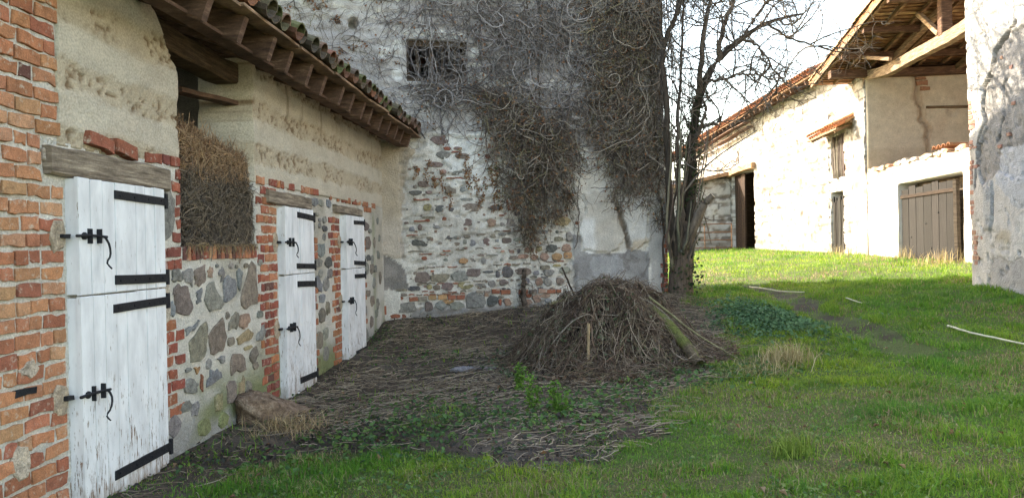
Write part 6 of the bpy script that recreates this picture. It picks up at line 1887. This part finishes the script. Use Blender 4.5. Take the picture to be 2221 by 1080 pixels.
# mossy log with a white sawn end, leaning down the heap
a = on_heap(1.58, 8.95, 0.17); b = np.array([1.93, 8.05, float(ground_z(1.93, 8.05)) + 0.08])
log = thing('mossy_log', tuple(b), 'moss-green log with a pale sawn end lying down the right side of the brush heap', 'log')
p = smooth_path([a, (a + b) / 2 + np.array([0.03, 0, 0.03]), b], 16) + rng.normal(0, 0.006, (16, 3))
V, T, C = tubes(p[None], (np.linspace(0.08, 0.055, 16) * rng.uniform(0.93, 1.07, 16))[None], 10, [(0.16, 0.15, 0.06)])
C = blend(rgb(V[:, 0], (0.15, 0.115, 0.075)), sstep(0.4, 0.55, fbm(V[:, 0] * 6, V[:, 1] * 6, 3, 511)) * (V[:, 2] > 0.2), (0.15, 0.17, 0.045))
tri('bark', V, T, 'bark', log, C, smooth=True)
cap = V[:10] + (p[0] - p[1]) * 0.08
tri('cut_face', np.vstack([cap, cap.mean(0) + (p[0] - p[1]) * 0.15]), [(k, (k + 1) % 10, 10) for k in range(10)], 'cutwood', log)
# separate sticks one can pick out
STK = [('dark_stick', 'dark forked stick standing up out of the left top of the brush heap', [(0.82, 9.35, 0.0), (0.72, 9.33, 0.22), (0.60, 9.3, 0.5)], 0.016, 0.009, (0.07, 0.05, 0.04)),
       ('pale_branch', 'thick greenish branch poking out left from the top of the brush heap', [(1.0, 9.2, 0.02), (0.72, 9.15, 0.06), (0.46, 9.1, 0.16)], 0.028, 0.024, (0.27, 0.23, 0.13)),
       ('slender_pole', 'long slender pole sloping from the log end down to the grass', [(1.6, 9.0, 0.28), (2.05, 8.7, 0.24), (2.45, 8.4, 0.03)], 0.014, 0.009, (0.3, 0.28, 0.15)),
       ('pale_stake', 'short pale upright stake leaning at the front of the brush heap', [(0.79, 8.2, 0.02), (0.795, 8.22, 0.2), (0.80, 8.24, 0.44)], 0.016, 0.018, (0.42, 0.31, 0.19)),
       ('bent_stem', 'thin bent bare stem arching over the right of the brush heap', [(1.2, 9.0, 0.1), (1.6, 8.9, 0.24), (2.1, 8.8, 0.12)], 0.008, 0.005, (0.36, 0.31, 0.24)),
       ('grey_stem', 'thin grey stem lying across the front of the brush heap', [(0.2, 8.5, 0.02), (0.7, 8.55, 0.14), (1.15, 8.5, 0.1)], 0.009, 0.006, (0.38, 0.33, 0.27))]
for nm, lab, pts, r0, r1, c in STK:
    P = [on_heap(x, y, dz) for x, y, dz in pts]
    if nm in ('dark_stick', 'pale_branch', 'pale_stake', 'bent_stem', 'slender_pole'):
        base = float(P[0][2])
        P = [np.array([x, y, base + dz - pts[0][2]]) for x, y, dz in pts] if nm in ('dark_stick', 'pale_stake') else P
    V, T, C = tubes(smooth_path(P, 12)[None] + rng.normal(0, 0.004, (1, 12, 3)), np.linspace(r0, r1, 12)[None], 6, [c])
    o = tri(nm, V, T, 'bark', None, C, smooth=True)
    tag(o, lab, 'stick')

# ------------------------------------------------------------------ boulder, stones, canes
me_n = 20
bz = float(ground_z(-2.2, 7.05))
th = np.linspace(0, math.pi, me_n); ph = np.linspace(0, 2 * math.pi, 36, endpoint=False)
TH, PH = np.meshgrid(th, ph, indexing='ij')
x = np.sin(TH) * np.cos(PH); y = np.sin(TH) * np.sin(PH); z = np.cos(TH)
nn = np.random.default_rng(4).normal(size=(17, 3)); nn /= np.linalg.norm(nn, axis=1, keepdims=True)
dd = np.random.default_rng(5).uniform(0.72, 1.0, 17)
dot = x[..., None] * nn[:, 0] + y[..., None] * nn[:, 1] + z[..., None] * nn[:, 2]
k = np.min(np.where(dot > 0.05, dd / np.maximum(dot, 0.05), 9), axis=-1) * (1 + 0.3 * (fbm(x * 5 + 5 + z * 3, y * 5 + z * 4, 4, 521) - 0.5))
x, y, z = x * k, y * k, z * k
w = np.clip(0.72 - 0.62 * x, 0.2, 1.3)
X = -2.22 + x * 0.3; Y = 7.05 + y * 0.19 + x * 0.08; Z = bz + 0.04 + z * 0.25 * w
V = np.stack([X, Y, Z], -1).reshape(-1, 3)
i = np.arange(me_n * 36).reshape(me_n, 36)
i2 = np.roll(i, -1, 1)
q = np.stack([i[:-1], i2[:-1], i2[1:], i[1:]], -1).reshape(-1, 4)
tag(tri('boulder', V, np.vstack([q[:, [0, 1, 2]], q[:, [0, 2, 3]]]), 'boulder'), 'rough brown wedge-shaped boulder beside the middle stable door', 'boulder')
for (x, y, s, c, lab) in [(-1.93, 8.6, 0.045, (0.6, 0.58, 0.52), 'small white stone on bare soil near the middle stable door'), (-0.6, 9.1, 0.1, (0.24, 0.23, 0.25), 'flat grey slab in the litter left of the brush heap'),
                          (-0.28, 9.05, 0.07, (0.33, 0.29, 0.34), 'small purplish stone between the flat slab and the brush heap'), (-0.42, 9.2, 0.05, (0.3, 0.27, 0.3), 'smallest dark stone just behind the purplish one')]:
    zz = float(ground_z(x, y))
    pts = []
    n = 9
    for (f, h) in ((1.0, -0.03), (0.95, 0.3), (0.6, 0.5)):
        for j in range(n):
            a = 6.283 * j / n
            r_ = s * f * (1 + 0.25 * math.sin(a * 2 + x * 9) + 0.12 * math.cos(a * 3 + y))
            pts.append((x + math.cos(a) * r_ * 1.3, y + math.sin(a) * r_, zz + h * s))
    pts.append((x, y, zz + 0.52 * s))
    Fc = [(l * n + j, l * n + (j + 1) % n, l * n + n + (j + 1) % n, l * n + n + j) for l in range(2) for j in range(n)] + [(2 * n + j, 2 * n + (j + 1) % n, 3 * n) for j in range(n)]
    tag(poly('loose_stone', np.array(pts), Fc, 'stone', None, c), lab, 'stone')


def cane(label, pts, r):
    P = smooth_path([(x, y, float(ground_z(x, y)) + dz) for x, y, dz in pts], 16)
    P = P + rng.normal(0, 0.002, P.shape)
    V, T, C = tubes(P[None], (r * np.linspace(1.0, 0.6, 16))[None], 6, [(1, 1, 1)])
    tag(tri('pale_cane', V, T, 'palestick', None, C, smooth=True), label, 'cane', 'pale canes lying in the grass')


cane('pale curved cane at the edge of the dirt track, farthest from the viewer', [(4.93, 16.0, 0.05), (4.93, 15.2, 0.06), (5.0, 14.4, 0.05), (5.12, 13.5, 0.05)], 0.017)
cane('long pale cane half sunk in the grass below the right-hand building', [(5.25, 9.3, 0.02), (5.1, 8.6, 0.06), (5.16, 7.95, 0.06), (5.3, 7.5, 0.03)], 0.014)
cane('short piece of pale cane in the grass between the two longer ones', [(5.2, 12.0, 0.06), (5.22, 11.5, 0.05)], 0.011)


# ------------------------------------------------------------------ grass, litter and weeds
def yard_ok(X, Y, margin=0.03):
    t, d = FL.uv(X, Y)
    u, b = FB.uv(X, Y)
    un, dn = FN.uv(X, Y)
    uf, df = FR.uv(X, Y)
    u2, d2 = F2.uv(X, Y)
    ok = (d > margin) | (t > 13)
    ok &= (b > margin) | (u > 5.1)
    ok &= ~((un < 13.5) & (dn < margin))
    ok &= (df > margin) | (uf > 28.6)
    ok &= (d2 > margin) | (u2 < 0)
    return ok


def sample_yard(n, r0, r1, power=1.3, az0=-40, az1=46):
    """points in the yard, thinning with distance from the gateway"""
    e = 2 - power
    r = (r0 ** e + rng.random(n) * (r1 ** e - r0 ** e)) ** (1 / e)
    a = np.radians(rng.uniform(az0, az1, n))
    X = r * np.sin(a); Y = r * np.cos(a)
    k = yard_ok(X, Y)
    return X[k], Y[k], r[k]


def blades(X, Y, R, h, w, cols, lean=0.5, z0=0.0):
    n = len(X)
    a = rng.uniform(0, 6.283, n)
    fx = np.cos(a); fy = np.sin(a)
    ln = np.abs(rng.normal(0, lean, n)) * h
    b = rng.uniform(0, 6.283, n)
    Z = ground_z(X, Y) + z0
    B = np.stack([X, Y, Z - 0.01], 1)
    s = np.stack([fx, fy, 0 * fx], 1) * (w / 2)[:, None]
    l = np.stack([np.cos(b) * ln, np.sin(b) * ln, 0 * ln], 1)
    up = np.array([0, 0, 1.0])[None]
    hh = h[:, None]
    m = B + l * 0.35 + up * hh * 0.6
    tip = B + l + up * (hh * np.clip(1.0 - 0.25 * (ln / (h + 1e-6)) ** 2, 0.35, 1)[:, None])
    V = np.stack([B - s, B + s, m - s * 0.75, m + s * 0.75, tip], 1).reshape(-1, 3)
    i = np.arange(n)[:, None] * 5
    T = np.concatenate([i + np.array([[0, 1, 3]]), i + np.array([[0, 3, 2]]), i + np.array([[2, 3, 4]])])
    return V, T, np.repeat(cols, 5, axis=0)


def grass_field():
    X, Y, R = sample_yard(570000, 2.7, 17, 1.25, -38, 42)
    X2, Y2, R2 = sample_yard(120000, 14, 46, 1.0, -2, 40)
    X = np.concatenate([X, X2]); Y = np.concatenate([Y, Y2]); R = np.concatenate([R, R2])
    lit = litter_mask(X, Y)
    trk = track_d(X, Y)
    dry = dry_patch(X, Y)
    tuft = fbm(X * 3.2, Y * 3.2, 3, 601)
    bare = sstep(0.6, 0.7, fbm(X * 2.3, Y * 2.3, 4, 606)) * (R < 14)
    pr = np.where(lit, 0.025, (0.72 + 0.5 * tuft - 0.2 * dry) * (1 - 0.35 * bare))
    pr = np.where(lit & (Y < 7.2) & (fbm(X * 1.6, Y * 1.6, 3, 602) > 0.56), 0.22, pr)
    pr = pr * np.where(trk < 0.08 + 0.34 * fbm(X * 2.2, Y * 2.2, 3, 603), 0.06, 1)
    k = rng.random(len(X)) < pr
    X, Y, R, dry, tuft = X[k], Y[k], R[k], dry[k], tuft[k]
    n = len(X)
    h = (0.027 + 0.045 * sstep(0.4, 0.75, tuft)) * rng.uniform(0.5, 1.35, n) * (1 + 0.025 * R)
    w = (0.0034 + 0.00055 * R) * rng.uniform(0.7, 1.3, n)
    g = pick([(0.175, 0.325, 0.034), (0.14, 0.28, 0.034), (0.215, 0.355, 0.042), (0.11, 0.235, 0.038), (0.265, 0.38, 0.055)], n, 0.2)
    hue = fbm(X * 0.7, Y * 0.7, 3, 604)
    g = g * (1 + (hue - 0.5)[:, None] * np.array([1.3, 0.5, 0.3])) * (0.8 + 0.4 * fbm(X * 2.6, Y * 2.6, 3, 607))[:, None]
    blue = sstep(0.55, 0.7, fbm(X * 1.9, Y * 1.9, 3, 605))[:, None]
    g = g * (1 - 0.4 * blue) + np.array([0.08, 0.2, 0.055]) * 0.4 * blue
    straw = (rng.random(n) < 0.045 + 0.3 * dry)[:, None]
    g = np.where(straw, pick([(0.34, 0.28, 0.14), (0.25, 0.2, 0.1), (0.42, 0.36, 0.2)], n, 0.2), g)
    V, T, C = blades(X, Y, R, h, w, g, lean=0.9)
    tag(tri('grass', V, T, 'grass', None, C), 'short green winter grass of the yard', 'grass', kind='stuff')
    return n


grass_field()


def litter():
    # dry stems lying on the soil
    n0 = 30000
    X = rng.uniform(-3.2, 3.4, n0); Y = rng.uniform(4.2, 14, n0)
    k = litter_mask(X, Y) & yard_ok(X, Y, 0.05)
    dens = np.where(Y < 6.6, 0.35, 0.7) * (0.35 + 0.9 * sstep(0.4, 0.6, fbm(X * 1.2, Y * 1.2, 3, 611)))
    k &= rng.random(n0) < dens
    X, Y = X[k][:7600], Y[k][:7600]
    n = len(X); K = 5
    a = rng.normal(0.2, 0.9, n); L = rng.uniform(0.08, 0.42, n)
    ang = a[:, None] + np.cumsum(rng.normal(0, 0.25, (n, K)), 1)
    PX = X[:, None] + np.cumsum(np.cos(ang) * L[:, None] / K, 1); PY = Y[:, None] + np.cumsum(np.sin(ang) * L[:, None] / K, 1)
    PZ = ground_z(PX, PY) + rng.uniform(0.003, 0.035, (n, 1)) + np.abs(rng.normal(0, 0.008, (n, K)))
    V, T, C = tubes(np.stack([PX, PY, PZ], -1), 0.0026 * rng.uniform(0.6, 1.5, (n, 1)), 3, pick([(0.4, 0.32, 0.225), (0.26, 0.2, 0.14), (0.14, 0.1, 0.075), (0.33, 0.27, 0.21)], n, 0.3))
    tag(tri('dry_stems', V, T, 'twig', None, C), 'dry stems strewn over the bare soil by the stable', 'dry stems', kind='stuff')
    # dark ivy and rotting leaves
    n0 = 36000
    X = rng.uniform(-3.2, 3.4, n0); Y = rng.uniform(3.6, 14, n0)
    k = litter_mask(X, Y) & yard_ok(X, Y, 0.05)
    band = np.where(Y < 6.9, 1.0, 0.32)
    k &= rng.random(n0) < band * (0.25 + 0.9 * sstep(0.4, 0.6, fbm(X * 1.7, Y * 1.7, 3, 612)))
    X, Y = X[k][:11000], Y[k][:11000]
    n = len(X)
    g = fbm(X * 1.5, Y * 1.5, 3, 613) + rng.normal(0, 0.08, n)
    C_ = np.where((g > 0.62)[:, None], pick([(0.06, 0.11, 0.035), (0.085, 0.14, 0.045), (0.045, 0.075, 0.035)], n), pick([(0.055, 0.045, 0.042), (0.085, 0.065, 0.055), (0.05, 0.055, 0.042), (0.13, 0.09, 0.065)], n))
    P = np.stack([X, Y, ground_z(X, Y) + rng.uniform(0.004, 0.04, n)], 1)
    V, T, C = leaves(P, rng.uniform(0.022, 0.05, n), np.array([0, -0.15, 1.0]) + rng.normal(0, 0.4, (n, 3)), C_)
    tag(tri('ivy_litter', V, T, 'leaf', None, C), 'dark ivy and rotting leaves carpeting the soil before the grass', 'leaf litter', kind='stuff')
    # brown fallen leaves on the lawn
    X, Y, R = sample_yard(360, 3.2, 13, 1.4)
    n = len(X)
    P = np.stack([X, Y, ground_z(X, Y) + rng.uniform(0.02, 0.06, n)], 1)
    V, T, C = leaves(P, rng.uniform(0.025, 0.06, n), np.array([0, 0, 1.0]) + rng.normal(0, 0.6, (n, 3)), pick([(0.23, 0.125, 0.065), (0.3, 0.18, 0.1), (0.15, 0.085, 0.05), (0.38, 0.27, 0.17)], n), aspect=0.6, fold=0.4)
    tag(tri('fallen_leaves', V, T, 'leaf', None, C), 'curled brown leaves scattered over the grass', 'fallen leaves', kind='stuff')
    # clover and small broad leaves through the lawn
    X, Y, R = sample_yard(30000, 2.8, 13, 1.3)
    k = (fbm(X * 1.3, Y * 1.3, 3, 621) > 0.5) & ~litter_mask(X, Y)
    X, Y = X[k], Y[k]; n = len(X)
    P = np.stack([X, Y, ground_z(X, Y) + rng.uniform(0.008, 0.04, n)], 1)
    V, T, C = leaves(P, rng.uniform(0.012, 0.035, n), np.array([0, -0.1, 1.0]) + rng.normal(0, 0.4, (n, 3)), pick([(0.09, 0.19, 0.05), (0.13, 0.24, 0.06), (0.07, 0.14, 0.05), (0.2, 0.26, 0.09)], n), aspect=1.0)
    tag(tri('clover', V, T, 'leaf', None, C), 'clover and small broad leaves mixed through the lawn', 'clover', kind='stuff')
    # low broad-leaved weeds in patches
    pts = [(-0.6, 6.4, 0.35, 240), (-0.2, 6.7, 0.4, 220), (0.5, 6.6, 0.35, 260), (-1.0, 7.4, 0.3, 160), (-1.3, 6.2, 0.25, 150), (0.15, 6.2, 0.3, 170), (1.25, 7.4, 0.3, 150), (-1.8, 5.5, 0.3, 150),
           (2.2, 7.9, 0.35, 300), (1.8, 7.6, 0.3, 150), (-2.2, 11.6, 0.35, 200), (-1.3, 10.2, 0.3, 90), (0.6, 5.9, 0.3, 90), (-0.9, 5.9, 0.3, 130), (0.9, 6.9, 0.25, 120)]
    for (x, y, s, m) in pts:
        X = x + rng.normal(0, s, m); Y = y + rng.normal(0, s, m)
        P = np.stack([X, Y, ground_z(X, Y) + rng.uniform(0.01, 0.06, m)], 1)
        yield leaves(P, rng.uniform(0.03, 0.065, m), np.array([0, -0.1, 1.0]) + rng.normal(0, 0.4, (m, 3)), pick([(0.075, 0.16, 0.045), (0.1, 0.19, 0.06), (0.055, 0.12, 0.045), (0.12, 0.2, 0.05)], m))


o = 0; Vs, Ts, Cs = [], [], []
for V, T, C in litter():
    Vs.append(V); Ts.append(T + o); Cs.append(C); o += len(V)
tag(tri('low_weeds', np.vstack(Vs), np.vstack(Ts), 'leaf', None, np.vstack(Cs)), 'low broad-leaved weeds in patches along the litter', 'weeds', kind='stuff')
# nettle patch behind the heap
n = 2600
X = 3.55 + rng.normal(0, 0.38, n); Y = 10.9 + rng.normal(0, 0.75, n)
k = (track_d(X, Y) > 0.35); X, Y = X[k], Y[k]; n = len(X)
P = np.stack([X, Y, ground_z(X, Y) + rng.uniform(0.01, 0.16, n) * np.exp(-((X - 3.55) / 0.5) ** 2)], 1)
V, T, C = leaves(P, rng.uniform(0.04, 0.08, n), np.array([0, -0.2, 1.0]) + rng.normal(0, 0.45, (n, 3)), pick([(0.09, 0.19, 0.085), (0.12, 0.23, 0.11), (0.065, 0.14, 0.065)], n))
tag(tri('nettle_patch', V, T, 'leaf', None, C), 'low bluish-green nettle patch between the brush heap and the dirt track', 'nettles', kind='stuff')
# upright leafy weeds before the heap
for (x, y, h, lab) in [(0.04, 7.7, 0.27, 'upright leafy weed farthest back at the foot of the brush heap'), (0.15, 6.75, 0.30, 'upright leafy weed in the middle of the three before the brush heap'),
                       (0.37, 6.5, 0.25, 'bushiest upright leafy weed, rightmost of the three before the brush heap')]:
    zz = float(ground_z(x, y))
    t = thing('leafy_weed', (x, y, zz), lab, 'weed', 'upright weeds before the brush heap')
    ns = 4 if h < 0.26 else 3
    LPs = []
    for k in range(ns):
        dx, dy = random.uniform(-0.06, 0.06), random.uniform(-0.05, 0.05)
        hh = h * random.uniform(0.7, 1.05)
        p = smooth_path([(x + dx * 0.3, y + dy * 0.3, zz), (x + dx, y + dy, zz + hh * 0.5), (x + dx * 1.4, y + dy * 1.4, zz + hh)], 9)
        V, T, C = tubes(p[None], np.linspace(0.005, 0.002, 9)[None], 4, [(0.1, 0.17, 0.04)])
        tri('stem', V, T, 'twig', t, C)
        m = 70
        f = rng.integers(1, 9, m)
        q = p[f] + rng.normal(0, 0.02, (m, 3))
        LPs.append(leaves(q, rng.uniform(0.02, 0.042, m), np.array([0, -0.3, 0.9]) + rng.normal(0, 0.5, (m, 3)), pick([(0.11, 0.24, 0.035), (0.14, 0.28, 0.045), (0.09, 0.19, 0.035)], m)))
    o = 0; Vs, Ts, Cs = [], [], []
    for V, T, C in LPs:
        Vs.append(V); Ts.append(T + o); Cs.append(C); o += len(V)
    tag(tri('leaves', np.vstack(Vs), np.vstack(Ts), 'leaf', t, np.vstack(Cs)), kind='stuff')
# tufts
def tuft(name, x, y, s, h, n, cols, label, cat, lean=0.9):
    X = x + rng.normal(0, s, n); Y = y + rng.normal(0, s, n)
    V, T, C = blades(X, Y, np.hypot(X, Y), h * rng.uniform(0.5, 1.2, n), np.full(n, 0.007), pick(cols, n, 0.2), lean)
    tag(tri(name, V, T, 'straw', None, C), label, cat, kind='stuff')


DRY = [(0.46, 0.37, 0.2), (0.36, 0.28, 0.15), (0.54, 0.45, 0.27), (0.28, 0.24, 0.11)]
tuft('dry_grass_tuft', 2.82, 7.95, 0.13, 0.26, 420, DRY, 'blond dry grass tuft standing on the lawn right of the brush heap', 'grass tuft', 0.7)
tuft('flattened_grass_tuft', 2.45, 7.75, 0.2, 0.12, 380, DRY + [(0.16, 0.16, 0.08)], 'flattened greyish tuft beside the blond dry grass', 'grass tuft', 1.4)
tuft('straw_wisp', -1.95, 6.65, 0.17, 0.15, 420, [(0.48, 0.36, 0.2), (0.38, 0.27, 0.15), (0.3, 0.2, 0.12)], 'wisp of pale straw against the front of the boulder', 'straw', 2.0)
tuft('bright_grass_tuft', 1.76, 4.85, 0.07, 0.15, 260, [(0.16, 0.24, 0.04), (0.22, 0.29, 0.06), (0.11, 0.19, 0.03)], 'yellow-green grass tuft on the near lawn', 'grass tuft', 0.8)
o = 0; Vs, Ts, Cs = [], [], []
n = 2600
u = np.concatenate([rng.uniform(17.5, 28.5, n)])
P = FR.P(u, 0, np.abs(rng.normal(0, 0.55, n)) + 0.05)
k = rng.random(n) < (0.12 + 0.5 * (u < 23.0)) * (fbm(u * 1.2, u * 0, 3, 631) > 0.45)
P = P[k]; n = len(P)
V, T, C = blades(P[:, 0], P[:, 1], np.hypot(P[:, 0], P[:, 1]), rng.uniform(0.12, 0.42, n), np.full(n, 0.014), pick(DRY, n, 0.2), 0.5)
tag(tri('dry_verge_grass', V, T, 'straw', None, C), 'tall dry grass along the foot of the long barn', 'dry grass', kind='stuff')
